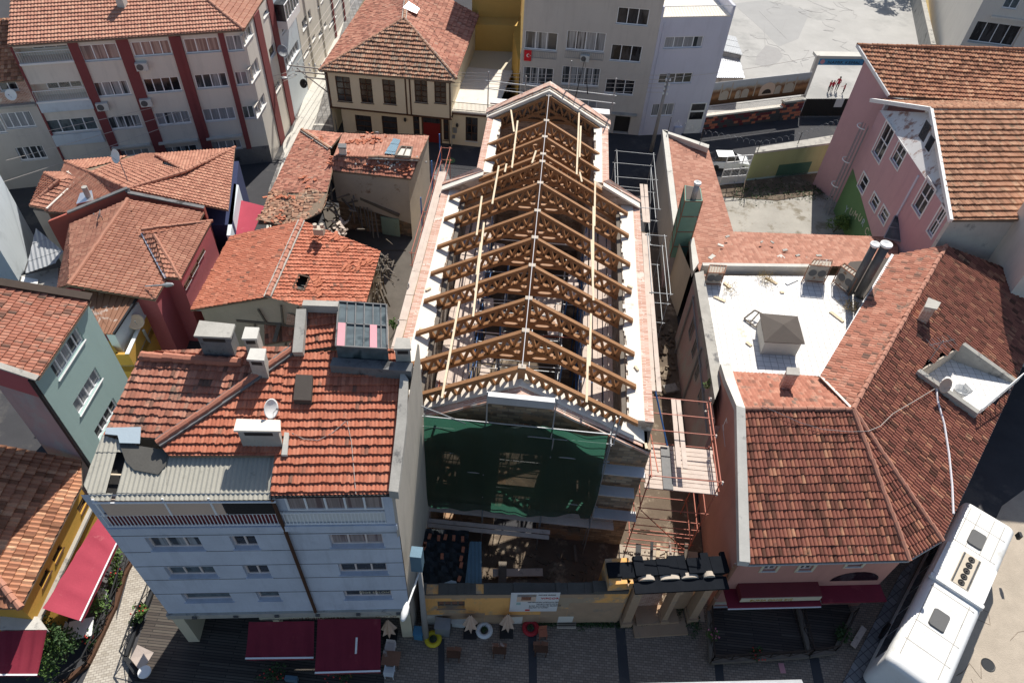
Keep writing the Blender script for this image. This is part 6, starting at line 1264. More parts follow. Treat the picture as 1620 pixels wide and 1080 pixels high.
for a, b in ((UA0, (-21.2, 80)), ((-9.3, 61.2), (-8.6, 78))): w.quad((*a, 0 if a[0] < -15 else 0), (*b, 0), (*b, 6.8), (*a, 6.8))
w.build('wall', 'cream_wall', OH)
g = MB(); slabx(g, -.1, 11.7, 3.05, 3.2, -.06, 1.0, P3u)
for s in (0, 7.35, 7.75, 11.5): slabx(g, s, s+.14, 3.2, 6.85, -.03, .0, P3u)
slabx(g, -.1, 11.7, 6.75, 6.9, -.1, .0, P3u); g.build('timber_trim', 'wood_brown', OH); s0 = VP('b', 875, 650, LA0, LA1)[0]; s1 = VP('b', 960, 650, LA0, LA1)[0]
slabx(MB(), s0, s1, 0, 2.1, -.05, 0, P3l).build('door', 'red_door', OH); slabx(MB(), s0, s1, 2.12, 2.9, -.05, 0, P3l).build('fanlight', 'dark', OH); slabx(MB(), s0-.15, s0, 0, 3.0, -.08, 0, P3l).build('door_frame', 'wood_brown', OH); slabx(MB(), s1, s1+.15, 0, 3.0, -.08, 0, P3l).build('door_frame', 'wood_brown', OH)
for x, y in ((785, 660), (1048, 640)): s, z = VP('b', x, y, LA0, LA1); MB().lathe(P3l(s, 2.0, -.15), [(.05, 0), (.12, .1), (.12, .3), (.04, .4)], 8).build('wall_lantern', 'black_metal', OH)
AX = thing('house', 'low cream annex with a railed white roof terrace beside the old timber house', 'house', (-8, 62, 0)); w = MB(); XA, XB = (-9.55, 61.95), (-5.6, 61.85)
P3x, nx_, _ = facade(AX, w, XA, XB, 0, 3.6, [(a[0], a[1], a[2], min(a[3], 3.3))+a[4:] for a in wp(XA, XB, [('b', 1090, 722, 1153, 606, 2, 'd')])], fr='wood_brown', raw=True, hbar=[.33, .66]); w.build('wall', 'cream_wall', AX)
MB().prism([(-9.5, 61.8), (-5.2, 61.8), (-4.2, 71), (-8.9, 71)], 3.5, 3.66).build('terrace_floor', 'lime', AX); MB().prism([(-8.9, 71), (-4.2, 71), (-4, 76), (-8.8, 76)], 3.0, 3.4).build('roof', 'sign_cream', AX); g = MB()
for k in range(34): x = -9.4+k*.125; g.tube([(x, 61.95, 3.6), (x, 61.95, 4.5)], .014, 4)
for z in (3.75, 4.5): g.tube([(-9.4, 61.95, z), (-5.2, 61.95, z)], .03, 5)
g.build('railing', 'black_metal', AX); MB().box((-7.5, 61.8, 3.45), (4.2, .3, .14)).build('gutter', 'wood_brown', AX)
mt = MB().box((0, 0, 0), (.3, .16, .45)); mt = MB().box((-10.9+1.9, 61.85, 1.6), (.35, .15, .5)).box((-9.15, 61.85, .9), (.3, .15, .35)); tag(mt.build('meter_box', 'steel'), 'grey electricity meter boxes on the cream wall beside the red door', 'meter box')
YB_ = thing('building', 'plain mustard yellow building behind the railed terrace', 'building', (-6.5, 77, 0)); MB().prism([(-9.3, 75.5), (-4.3, 76), (-4.0, 88), (-9.4, 88)], 0, 6.2).build('wall', 'mustard_far', YB_); MB().prism([(-9.3, 77.5), (-4.1, 78), (-4.0, 88), (-9.4, 88)], 6.2, 16).build('upper_wall', 'mustard_far', YB_)
MB().prism([(-4.4, 72), (-3.5, 66.7), (-3.3, 66.7), (-4.0, 77)], 0, 7).build('side_wall', 'ochre_wall', YB_)
# ---------------- grey apartment block ----------------
GB_ = thing('apartment_block', 'warm grey four storey apartment block with white windows behind the church', 'building', (3, 67, 0)); GAa, GAb = (-3.2, 66.7), (9.3, 66.75); w = MB()
wl_ = wp(GAa, GAb, [('c', 95, 250, 270, 172, 3, 'c'), ('c', 307, 253, 518, 172, 4, 'c'), ('c', 85, 430, 248, 354, 4, 'c'), ('c', 283, 430, 488, 354, 5, 'c'), ('c', 565, 122, 742, 50, 3, 'd'), ('c', 532, 310, 703, 240, 3, 'd'), ('c', 505, 478, 666, 415, 3, 'd'), ('c', 545, 702, 645, 588, 1, 'none', .5), ('c', 100, 570, 240, 520, 3, 'c'), ('c', 330, 575, 470, 520, 3, 'c')])
P3, n_, d_ = facade(GB_, w, GAa, GAb, 0, 13.4, [(a[0], a[1], max(a[2], .05), a[3])+a[4:] for a in wl_], raw=True, hbar=None)
dr = wl_[7]; w.quad(P3(dr[0], 0, .5), P3(dr[1], 0, .5), P3(dr[1], dr[3], .5), P3(dr[0], dr[3], .5)); w.quad(P3(0, 0), P3(0, 0, 14), P3(0, 13.4, 14), P3(0, 13.4)); w.quad(P3(0, 13.4, 2.2), P3(7, 13.4, 2.2), P3(7, 17, 2.2), P3(0, 17, 2.2)); w.quad(P3(7, 13.4), P3(12.5, 13.4), P3(12.5, 17), P3(7, 17)); w.build('wall', 'grey_wall', GB_)
slabx(MB(), 0, 7.1, 13.2, 13.45, -.15, 2.2, P3).build('balcony_slab', 'grey_wall', GB_); slabx(MB(), .2, 6.9, 13.9, 16, 2.1, 2.2, P3).build('dark_glazing', 'dark', GB_); g = MB()
for k in range(48): s = .1+k*.145; g.tube([P3(s, 13.45, -.1), P3(s, 14.3, -.1)], .014, 4)
g.tube([P3(.1, 14.3, -.1), P3(6.9, 14.3, -.1)], .03, 5); g.build('railing', 'black_metal', GB_)
for a in wl_[:4]:
    g = MB()
    for k in range(20): s = a[0]+(a[1]-a[0])*k/19; g.tube([P3(s, a[2]-.75, -.1), P3(s, a[2]-.12, -.1)], .012, 4)
    g.tube([P3(a[0], a[2]-.12, -.1), P3(a[1], a[2]-.12, -.1)], .02, 4); g.tube([P3(a[0], a[2]-.75, -.1), P3(a[1], a[2]-.75, -.1)], .02, 4); g.build('flower_rail', 'steel', GB_)
slabx(MB(), dr[0]-.5, dr[1]+.5, dr[3], dr[3]+.15, -.5, 0, P3).build('door_canopy', 'concrete', GB_); slabx(MB(), dr[0]+.02, dr[1]-.02, 0, dr[3]-.05, .42, .46, P3).build('door', 'shopdark', GB_)
s, z = VP('c', 112, 305, GAa, GAb); FLG = thing('flag', 'small red flag with white crescent and star hung under a window of the grey block', 'flag', P3(s, z, -.13)); slabx(MB(), s-.35, s+.35, z-.1, z+.95, -.15, -.13, P3).build('cloth', 'flagred', FLG)
g = MB(); cpt = [P3(s+.05+.17*math.cos(a), z+.45+.17*math.sin(a), -.16) for a in np.linspace(.6, 5.7, 14)]+[P3(s+.1+.13*math.cos(a), z+.45+.13*math.sin(a), -.16) for a in np.linspace(5.6, .7, 14)]; g.add(cpt, [(i, i+1, 26-i, 27-i) for i in range(13)])
st_ = [P3(s+.25+(.07 if i % 2 == 0 else .03)*math.cos(i*math.pi/5), z+.45+(.07 if i % 2 == 0 else .03)*math.sin(i*math.pi/5), -.16) for i in range(10)]; g.add(st_, [tuple(range(10))]); g.build('crescent', 'whitepaint', FLG)
s, z = VP('c', 405, 295, GAa, GAb); ac('air conditioner hung on the window rail of the grey block', P3(s, z-.25, -.3), 180)
# ---------------- lilac house ----------------
LH = thing('house', 'narrow pale lilac house with a white door and a bright roof terrace', 'house', (13, 68, 0)); Ha, Hb = (9.36, 66.72), (16.05, 68.42); w = MB()
wl_ = wp(Ha, Hb, [('c', 808, 250, 1018, 186, 4, 'c'), ('c', 778, 432, 962, 374, 4, 'd'), ('c', 742, 598, 870, 530, 3, 'c')]); P3, n_, d_ = facade(LH, w, Ha, Hb, 0, 11.9, wl_, raw=True); Lh = 6.9
w.quad(P3(Lh, 0), P3(Lh, 0, 10), P3(Lh, 12, 10), P3(Lh, 12)); w.quad(P3(0, 0), P3(0, 0, 10), P3(0, 11.9, 10), P3(0, 11.9)); w.build('wall', 'lilac_wall', LH)
s0, s1 = VP('c', 920, 650, Ha, Hb)[0], VP('c', 1000, 650, Ha, Hb)[0]; slabx(MB(), s0, s1, 0, 3.4, -.06, 0, P3).build('door', 'whitepaint', LH); slabx(MB(), s0+.15, s1-.15, 1.6, 2.4, -.075, -.06, P3).build('door_glass', 'dark', LH); slabx(MB(), s0+.15, s1-.15, 2.6, 3.3, -.075, -.06, P3).build('fanlight', 'dark', LH)
slabx(MB(), 0, Lh, 11.9, 12.0, .0, 10, P3).build('terrace_floor', 'lime', LH); g = MB(); slabx(g, Lh-.25, Lh, 11.9, 12.9, -.02, 10, P3); slabx(g, -.1, .1, 11.9, 12.9, -.02, 10, P3); g.build('parapet', 'lilac_wall', LH); g = MB()
for k in range(44): s = .2+k*.148; g.tube([P3(s, 12, .05), P3(s, 12.9, .05)], .014, 4)
g.tube([P3(.1, 12.9, .05), P3(6.7, 12.9, .05)], .03, 5); g.build('railing', 'whitepaint', LH); g = MB(); g.tube([P3(.35, .3, -.08), P3(.35, 11.5, -.08)], .06, 6); g.build('downpipe', 'lilac_wall', LH)
slabx(MB(), s0-1.2, s0-.4, 0, .9, -.4, 0, P3).build('meter_cupboard', 'lilac_wall', LH)
for k, (px, z, lb) in enumerate((([(1075, 400), (1225, 400), (1190, 270), (1108, 265)], 2.6, 'lower white ribbed tin roof behind the lilac house'), ([(1108, 262), (1215, 285), (1180, 190), (1128, 178)], 3.2, 'upper white ribbed tin roof behind the lilac house'))):
    t = thing('tin_shed', lb, 'shed', P('c', *px[0], 0)); q = [P('c', *a, z) for a in px]; corr(q, .25, .04, mat='galv' if k else 'foil', parent=t); MB().prism([(p.x, p.y) for p in inset(q, .2)], 0, z-.15).build('wall', 'concrete', t)
# ---------------- school yard ----------------
struct('school_yard', MB().prism([(16.3, 70.2), (27.3, 74.6), (37.5, 79), (70, 85), (70, 150), (14, 150), (16, 80)], 0, .05), 'yard')
c = [P('c', x, y, .06) for x, y in ((1280, 330), (1285, 290), (1335, 232), (1400, 250), (1420, 290), (1395, 320), (1345, 345))]; struct('asphalt_patch', MB().slab(c, .01), 'patch')
g = MB()
for (a, b) in (((1335, 345), (1325, 130)), ((1395, 200), (1440, 100)), ((1300, 60), (1440, 200))): g.beam(P('c', *a, .06), P('c', *b, .06), .06, .012)
for _ in range(16):
    a = P('c', random.uniform(1180, 1800), random.uniform(20, 380), .06)
    for _k in range(6): b = a+Vector((random.uniform(-1.3, 1.3), random.uniform(-.6, 1.6), 0)); g.beam(a, b, .05, .012); a = b
struct('yard_joint', g, 'patch')
struct('asphalt_patch', MB().slab([P('c', x, y, .055) for x, y in ((1165, 20), (1330, 0), (1560, 60), (1500, 200), (1400, 240), (1300, 140))], .008), 'yard_grey')
CW = thing('yard_wall', 'low school wall of red, orange and grey blocks with pale coping along the street', 'wall', (20, 70, 0)); Wa, Wb = (16.1, 68.9), (27.05, 73.33); w = MB(); P3, n_, d_ = fac(w, Wa, Wb, 0, 1.5, []); LW = 11.8
w.quad(P3(0, 0, .3), P3(LW, 0, .3), P3(LW, 1.5, .3), P3(0, 1.5, .3)); w.build('wall', 'color_block', CW); slabx(MB(), 0, 9.2, 1.5, 1.68, -.1, .4, P3).build('coping', 'lime', CW); slabx(MB(), 9.3, LW, 0, 2.0, -.05, .4, P3).build('end_pier', 'color_block', CW); slabx(MB(), 9.2, LW+.1, 2.0, 2.2, -.1, .5, P3).build('end_coping', 'concrete', CW); g = MB()
for k in range(90): g.tube([P3(.1+k*.13, 1.68, .15), P3(.1+k*.13, 2.5, .15)], .014, 4)
g.tube([P3(0, 2.5, .15), P3(LW, 2.5, .15)], .025, 4); g.build('railing', 'black_metal', CW)
BN2 = thing('banner', 'long painted banner of an old town skyline stretched above the school wall', 'banner', P3(5, 2.4, .1)); zb, ztp = 2.75, 5.2
def mur():
    m, nt, b = base('mural', .8); o = sepv(nt, coord(nt)); x = ma(nt, 'ADD', o[0], 0.); z = ma(nt, 'DIVIDE', ma(nt, 'SUBTRACT', o[2], zb), ztp-zb); nz = noise(nt, coord(nt, (1.2, 1.2, 1.)), 1.6, 5, .7)
    zz = ma(nt, 'ADD', z, ma(nt, 'MULTIPLY', nz, .35)); c_ = ramp(nt, zz, [(.15, (.05, .03, .02)), (.4, (.16, .07, .03)), (.55, (.40, .20, .09)), (.7, (.20, .09, .05)), (.82, (.45, .33, .22)), (.9, (.42, .44, .46)), (1., (.50, .52, .54))]); nt.links.new(c_, b.inputs['Base Color'])
mur(); slabx(MB(), -.05, 11.5, zb, ztp, .05, .08, P3).build('cloth', 'mural', BN2); g = MB(); g2 = MB()
for s, w_, h in ((1.0, .14, 2.0), (2.2, .14, 2.0), (5.0, .12, 1.9), (8.6, .12, 1.8), (9.8, .14, 1.9)): slabx(g, s, s+w_, zb+.5, zb+h, .04, .05, P3); g.add([P3(s-.03, zb+h, .045), P3(s+w_+.03, zb+h, .045), P3(s+w_/2, zb+h+.35, .045)], [(0, 1, 2)])
for s, r_ in ((1.6, .45), (4.0, .4), (6.6, .9), (9.2, .55), (3.2, .3), (7.9, .35)):
    gg = g if r_ < .8 else g2; slabx(gg, s-r_, s+r_, zb+.45, zb+1.1, .042, .05, P3); q = [P3(s+r_*math.cos(a), zb+1.1+r_*.8*math.sin(a), .042) for a in np.linspace(0, math.pi, 12)]; gg.add(q, [tuple(range(12))])
g.build('painted_mosque', 'plaster_ruin', BN2); g2.build('painted_bridge', 'umbrella_cloth', BN2); q = [P3(6.6+.55*math.cos(a), zb+.6+.5*math.sin(a), .038) for a in np.linspace(0, math.pi, 12)]; MB().add(q, [tuple(range(12))]).build('painted_arch', 'wood_dark', BN2)
GS = thing('school_gate', 'school entrance gate with a blue name sign on tall white posts', 'gate', (29, 78, 0)); S0, S1 = (28.5, 78.0), (36.6, 79.3); dg2 = (Vector(S1)-Vector(S0)).normalized(); P3q = lambda s, z, o=0: Vector((S0[0]+dg2.x*s-dg2.y*o, S0[1]+dg2.y*s+dg2.x*o, z))
g = MB(); slabx(g, -.2, .2, 0, 4.9, -.1, .3, P3q); g.build('post', 'concrete_pale', GS); g = MB(); slabx(g, 7.6, 8.0, 0, 4.9, -.1, .3, P3q); g.build('post', 'concrete_pale', GS); slabx(MB(), -.3, 8.2, 4.7, 5.0, -.2, .9, P3q).build('beam', 'concrete_pale', GS)
slabx(MB(), .2, 8.0, 3.95, 4.68, -.12, -.05, P3q).build('sign_board', 'sign_blue', GS); text('NAMIK KEMAL İMAM HATİP', P3q, 1.2, 4.1, .32, 'shopdark', GS, -.13, wide=1.25); q = [P3q(.6+.26*math.cos(a), 4.32+.26*math.sin(a), -.13) for a in np.linspace(0, 6.28, 14)[:-1]]; MB().add(q, [tuple(range(13))]).build('emblem', 'pink_panel', GS)
q0_, q1_ = P('d', 470, 600, 0), P('d', 745, 598, 0); dd2 = (q1_-q0_).normalized(); zt2 = VP('d', 505, 508, q0_, q1_)[1]; P3t = lambda s, z, o=0: Vector((q0_.x+dd2.x*s-dd2.y*o, q0_.y+dd2.y*s+dd2.x*o, z)); GG = thing('sliding_gate', 'black sheet metal sliding gate across the school entrance', 'gate', q0_); Lg2 = (q1_-q0_).length
slabx(MB(), 0, Lg2, .1, zt2, 0, .06, P3t).build('panel', 'black_metal', GG); g = MB()
for k in range(34): slabx(g, k*Lg2/33-.02, k*Lg2/33+.02, .1, zt2+.05, -.03, 0, P3t)
g.build('bar', 'wood_dark', GG); slabx(MB(), Lg2*.55, Lg2*.7, zt2*.55, zt2, -.04, -.03, P3t).build('notice', 'sign_white', GG)
# children in the yard
def person(label, foot, h, face, pose=0., lean=0., arm=(0, 0), top_='shirt_red', hairlong=False):
    t = thing('person', label, 'person', foot); k = h/1.7; q = Matrix.Rotation(face, 3, 'Z'); o = Vector(foot); X = lambda x, y, z: o+q@Vector((x*k+lean*z*.0, (y+lean*z)*k, z*k))
    me = bpy.data.meshes.new('body'); J = [((0, 0, .95), .13), ((0, 0, 1.2), .125), ((0, 0, 1.40), .14), ((0, 0, 1.5), .05), ((0, .01, 1.60), .095), ((0, 0, 1.70), .07),
     ((.09, 0, .9), .09), ((.10, .12*pose, .5), .06), ((.10, .05-.2*pose, .08), .042), ((.10, .15-.2*pose, .04), .035), ((-.09, 0, .9), .09), ((-.10, -.05*pose, .5), .06), ((-.10, .05+.22*pose, .08), .042), ((-.10, .17+.22*pose, .04), .035),
     ((.18, 0, 1.40), .055), ((.24, .03+arm[0]*.15, 1.13), .042), ((.24-.05*arm[0], .08+arm[0]*.4, .92+arm[0]*.2), .032), ((.24, .1+arm[0]*.5, .84+arm[0]*.22), .03), ((-.18, 0, 1.40), .055), ((-.24, .03+arm[1]*.15, 1.13), .042), ((-.24+.05*arm[1], .08+arm[1]*.4, .92+arm[1]*.2), .032), ((-.24, .1+arm[1]*.5, .84+arm[1]*.22), .03)]
    E_ = [(0, 1), (1, 2), (2, 3), (3, 4), (4, 5), (0, 6), (6, 7), (7, 8), (8, 9), (0, 10), (10, 11), (11, 12), (12, 13), (2, 14), (14, 15), (15, 16), (16, 17), (2, 18), (18, 19), (19, 20), (20, 21)]
    me.from_pydata([tuple(X(*p)-o) for p, r in J], E_, []); ob = bpy.data.objects.new('b', me); COL.objects.link(ob); md = ob.modifiers.new('s', 'SKIN'); 
    for v, (p, r) in zip(me.skin_vertices[0].data, J): v.radius = (r*k, r*k)
    me.skin_vertices[0].data[0].use_root = True; ob.modifiers.new('u', 'SUBSURF').levels = 1
    dg = bpy.context.evaluated_depsgraph_get(); m2 = bpy.data.meshes.new_from_object(ob.evaluated_get(dg)); bpy.data.objects.remove(ob); m2.name = 'body'
    for mm in ('skin', top_, 'trouser'): m2.materials.append(M[mm])
    for f in m2.polygons:
        z = f.center.z/k; f.material_index = 0 if z > 1.47 or (z < 1.0 and abs((q.transposed()@f.center).x)/k > .2 and z > .7) else (1 if z > .93 else 2); f.use_smooth = True
    b = bpy.data.objects.new('body', m2); COL.objects.link(b); b.parent = t
    MB().ball(X(0, -.02, 1.655), .105*k, 10, 7).build('hair', 'hair', t, True); g = MB()
    if hairlong: g.ball(X(0, -.09, 1.5), .09*k, 8, 6, 1.6); g.build('hair_tail', 'hair', t, True)
    return t
person('woman in burgundy top with dark trousers standing among the children in the school yard', P('d', 655, 465, .06), 1.68, 2.6, .3, .06, (.5, .9), hairlong=True); person('child in burgundy shirt with arm round the woman, farthest left in the yard', P('d', 612, 474, .06), 1.38, -1.2, .4, .05, (.8, .2))
person('child in burgundy shirt pressed between woman and leftmost child', P('d', 630, 470, .06), 1.3, -.6, .2, .0, (.3, .3)); person('small child in burgundy shirt stepping towards the woman from the right', P('d', 690, 482, .06), 1.2, 1.4, .5, .04, (.9, .3))
# beige building at the top right
TB = thing('building', 'large plain beige building at the top right corner with a dark glazed entrance', 'building', (48, 95, 0)); t0 = (52.9, 111.7); t1 = (44.66, 81.95); t2 = (64, 79.5); w = MB(); skirt(w, [Vector((*t0, 16)), Vector((*t1, 16))])
P3, n_, d_ = facade(TB, w, t1, t2, 0, 16, wp(t1, t2, [('d', 1330, 215, 1620, 140, 4, 'd', .5), ('d', 1505, 40, 1640, -60, 2, 'g')])); w.build('wall', 'beige_wall', TB); slabx(MB(), 1.5, 19, 9.0, 9.2, -.3, 0, P3).build('ledge', 'beige_wall', TB)
struct('planting_strip', MB().prism([(46.2, 82), (48, 82), (53, 113), (51.5, 113)], 0, .6), 'dry_grass'); s_ = thing('yard_wall', 'long low pale wall bordering the school yard at the right', 'wall', (46, 95, 0)); MB().prism([(45.6, 90), (46.2, 90), (51.4, 113), (50.8, 113)], 0, 2.4).build('wall', 'concrete', s_)
MB().prism([(32.3, 38.3), (48, 38.3), (48, 42.4), (32.3, 42.4)], 0, 14.5).build('wall', 'beige_wall', thing('building', 'tall pale building beyond the right edge, its shade falling over the street', 'building', (40, 40, 0)))
# pine outside the frame whose shade falls on the yard
pt = thing('pine_tree', 'tall pine standing beyond the school yard, out of the picture', 'tree', (48, 117, 0)); MB().tube([(48, 117, 0), (48.2, 117, 6), (48, 117, 13)], [.35, .25, .08], 8).build('trunk', 'bark', pt); g = MB(); lm = MB()
for k in range(60):
    z = random.uniform(4, 13); a = random.uniform(0, 6.28); r_ = (14-z)*.5*random.uniform(.6, 1.2); e = Vector((48+math.cos(a)*r_, 117+math.sin(a)*r_, z-.3)); lm.tube([(48, 117, z), e], [.06, .02], 4); leaves(g, e, .9, 26, .3, .4)
lm.build('limb', 'bark', pt); g.build('crown', 'leaf_pine', pt)
# ---------------- street poles and wires ----------------
def pole_steel(name, label, x, y, h):
    t = thing(name, label, 'utility pole', (x, y, 0)); return t
pp_ = P('y', 590, 940, 0); PO = thing('utility_pole', 'lattice topped electricity pole with crossarms by the old timber house', 'utility pole', pp_); px_, py_ = pp_.x, pp_.y
MB().tube([(px_, py_, 0), (px_-.15, py_, 6.7)], [.22, .13], 8).build('pole', 'concrete_dark', PO); ar = MB()
for z, l in ((6.5, 2.9), (6.0, 2.4), (5.5, 1.6)): ar.beam((px_-l-.6, py_-.1, z+.1), (px_+.5, py_-.1, z), .1, .1)
ar.beam((px_, py_, 4.0), (px_-2.8, py_-.1, 6.4), .08, .08); ar.build('crossarm', 'pole_concrete', PO)
for k in range(14): x = px_-3.2+(k % 7)*.55; z = 6.75 if k < 7 else 6.2; MB().lathe((x, py_-.1, z), [(.05, 0), (.08, .05), (.05, .12), (.07, .18), (.02, .24)], 8).build('insulator', 'whitepaint', PO)
MB().tube([(px_-2.8, py_-.2, 5.8), (px_-3.6, py_-.9, 5.9)], .04, 5).lathe((px_-3.8, py_-1.1, 5.75), [(.05, 0), (.22, .05), (.2, .15), (.05, .2)], 10, sx=1.6).build('street_lamp', 'galv', PO)
p2 = P('c', 745, 775, 0); PC = thing('utility_pole', 'round concrete electricity pole in front of the lilac house', 'utility pole', p2); MB().tube([p2, p2+Vector((.1, 0, 8.1))], [.2, .12], 10).build('pole', 'pole_concrete', PC, True); g = MB()
for z in (8.0, 7.4, 6.8, 6.2): g.box((p2.x+.1, p2.y-.15, z), (.12, .5, .1))
g.build('crossarm', 'pole_concrete', PC)
for k in range(8): MB().lathe((p2.x+.1+(.18 if k % 2 else -.18), p2.y-.3, 6.2+.45*(k//2)), [(.05, 0), (.1, .06), (.06, .14), (.09, .2), (.02, .26)], 8).build('insulator', 'whitepaint', PC)
def wire(a, b, sag, label, r=.022, mat='cable_pale'):
    a, b = Vector(a), Vector(b); tag(MB().tube([lerp(a, b, i/14)-Vector((0, 0, sag*4*(i/14)*(1-i/14))) for i in range(15)], r, 4, False).build('wire', mat), label, 'wire', 'overhead electricity wires')
for k, z in enumerate((6.9, 6.7, 6.4, 6.1, 5.8)): wire((px_-1+.3*k, py_-.2, z-.1), (p2.x+.1, p2.y-.3, 8.1-.42*k), .25, 'overhead wire between the two poles, '+['topmost', 'second from top', 'middle', 'fourth from top', 'lowest'][k]+' of five')
for k in range(5): wire((px_-3.2+.55*k, py_-.1, 6.9), (-22.5+.5*k, 100, 9.5), .3, 'overhead wire running up the narrow street, '+['leftmost', 'second from left', 'middle', 'fourth from left', 'rightmost'][k]+' of five')
for k in range(3): wire((px_-3.0, py_-.1, 6.2-.3*k), (-41, 46-k*2, 7-.8*k), .3, 'faint wire crossing the red striped facade, '+['upper', 'middle', 'lower'][k])
wire((p2.x+.1, p2.y-.2, 7.8), (28.6, 78, 5.), .3, 'wire from the concrete pole to the school gate')
# ---------------- tiled houses left of the ruin ----------------
H1 = thing('house', 'wide low house with orange tile hips in front of the red striped block', 'house', (-29, 42, 0)); ez1 = 5.6; rz1 = 7.1
a_ = lambda x, y, z=ez1: P('a', x, y, z); e_ = lambda x, y, z: P('e', x, y, z)
mid1 = a_(655, 968, rz1); rt = a_(950, 878, 6.6); tr = a_(1205, 755); br = a_(1170, 1078); ml = a_(468, 885, 6.7)
roof('roof', 'tile_orange', [dict(p=[mid1, br, tr, rt], udir=tr-br), dict(p=[ml, a_(335, 830, 5.8), a_(232, 1085, 5.6), a_(690, 1110, 6.2), mid1], udir=br-a_(232, 1100)), [ml, mid1, rt, a_(830, 845, 6.2), a_(600, 828, 6.0)], [a_(600, 829, 5.95), a_(725, 790, 5.5), a_(850, 788, 5.5), a_(832, 846, 6.15)],
 [a_(830, 790), tr, rt, a_(800, 790, 5.8)], [a_(330, 828), a_(725, 792), a_(600, 828, 5.9), ml]], H1, tw=.24, th=.36, amp=.06, lip=.05)
ridge([(mid1, rt), (rt, tr), (mid1, ml), (ml, a_(335, 830, 5.8)), (ml, a_(610, 828, 6.0)), (rt, a_(800, 795, 5.9))], 'tile_orange', H1, .13, .4)
MB().prism([(p.x, p.y) for p in (a_(240, 1110), br, tr, a_(725, 795), a_(335, 835))], 0, 4.3).build('wall', 'indigo_wall', H1); MB().slab([a_(390, 1045, 6.4), a_(480, 1025, 6.5), a_(470, 975, 6.5), a_(410, 990, 6.4)], .03).build('zinc_patch', 'foil', H1); p = a_(450, 1000, 6.6); MB().tube([p-Vector((0, 0, .6)), p+Vector((0, 0, .7))], .2, 12).build('flue', 'concrete', H1)
H1b = thing('house', 'small hip roofed extension at the left end of the orange tile house', 'house', (-35, 40, 0)); s1_ = [a_(150, 1060), a_(235, 1072), a_(405, 915, 6.2), a_(300, 922, 6.3)]
roof('roof', 'tile_orange', [s1_, [a_(225, 885), a_(340, 880, 5.8), a_(405, 915, 6.2), a_(300, 925, 6.3)], [a_(150, 1060), a_(300, 925, 6.3), a_(225, 885)]], H1b, tw=.22, th=.36, amp=.05, lip=.06); ridge([(a_(160, 1050), a_(300, 925, 6.4)), (a_(300, 925, 6.4), a_(228, 888))], 'tile_orange', H1b, .13, .4)
MB().beam(a_(345, 880, 6.0), a_(408, 915, 6.3), .15, .1).beam(a_(408, 915, 6.3), a_(240, 1070, 5.8), .15, .1).build('mortar', 'lime', H1b); MB().prism([(p.x, p.y) for p in (a_(160, 1060), a_(235, 1070), a_(400, 915), a_(228, 890))], 0, 5.3).build('wall', 'plaster_ruin', H1b)
dish('white satellite dish on a tall mast rising from the orange tile hips', a_(668, 960, 6.4), .5, 210, 25, arm=2.6)
WL = thing('flat_roof', 'white plastered strip wall at the right end of the orange tile house', 'wall', P('e', 1180, 235, 0)); MB().prism([(p.x, p.y) for p in (P('e', 1163, 240, 4.2), P('e', 1182, 240, 4.2), P('a', 1225, 955, 4.2), P('a', 1200, 945, 4.2))], 0, 4.3).build('wall', 'white_wall', WL)
RT = thing('canopy', 'pinkish red sheet canopy between the orange tile house and the ruin', 'canopy', P('e', 1230, 230, 0)); q = [P('e', 1205, 232, 3.2), P('e', 1300, 215, 3.2), P('e', 1355, 85, 3.2), P('e', 1225, 52, 3.2)]; MB().slab(q, .06).build('sheet', 'awning_light', RT)
for p in q: MB().tube([Vector((p.x, p.y, 0)), p-Vector((0, 0, .06))], .05, 5).build('post', 'steel', RT)
H2 = thing('house', 'pink walled house with an orange hip roof and a triangular dormer', 'house', (-28, 36, 0)); z2 = 6.0; rk = e_(658, 52, 7.4); rlow = e_(355, 490, 7.0)
rr1 = [e_(1045, 118, z2), e_(795, 566, z2), rlow, rk]; rr1 = [e_(795, 566, z2), e_(1047, 118, z2), rk, rlow]
roof('roof', 'tile_orange', [dict(p=rr1), dict(p=[e_(360, 178, z2), e_(295, 506, z2), rlow, rk])], H2, tw=.24, th=.36, amp=.06, lip=.06); ridge([(rk+Vector((0, 0, .06)), rlow+Vector((0, 0, .06)))], 'tile_orange', H2, .14, .4)
d1, d2, d3, d4, d5 = [PL('e', x, y, up(rr1, h)) for x, y, h in ((790, 232, .75), (1086, 160, .35), (925, 458, .35), (730, 222, .15), (852, 452, .25))]
roof('dormer_roof', 'tile_orange', [[d3, d2, d1], [d5, d3, d1, d4]], H2, tw=.22, th=.36, amp=.06, lip=.06); ridge([(d1, d3), (d4+Vector((0, 0, .3)), d2)], 'tile_orange', H2, .13, .38); MB().beam(d4, d5, .22, .05).build('flashing', 'foil', H2)
c1, c2, c3, c4 = e_(925, 462, z2-.1), e_(1078, 190, z2-.1), e_(845, 462, z2-.2), e_(795, 560, z2-.1); w = MB(); skirt(w, [e_(360, 185, z2-.2), e_(305, 498, z2-.2), c4, c3, c1, c2, e_(1045, 125, z2-.2)])
w.build('wall', 'pink_left', H2); A2, B2_ = Vector((c1.x, c1.y, 0)), Vector((c2.x, c2.y, 0)); P3h = lambda s, z, o=0: A2+(B2_-A2).normalized()*s+Vector((0, 0, z))-Vector(((B2_-A2).normalized().y, -(B2_-A2).normalized().x, 0))*o
for c, x0, y0, x1, y1 in (('e', 948, 510, 968, 440), ('e', 980, 445, 1005, 370), ('e', 1012, 375, 1040, 300)):
    s0, z0 = VP(c, x0, y0, A2, B2_); s1, z1 = VP(c, x1, y1, A2, B2_); window(H2, P3h, None, (min(s0, s1), max(s0, s1), min(z0, z1), max(z0, z1), 1, 'd'), dep=-.03, fr='wood_brown')
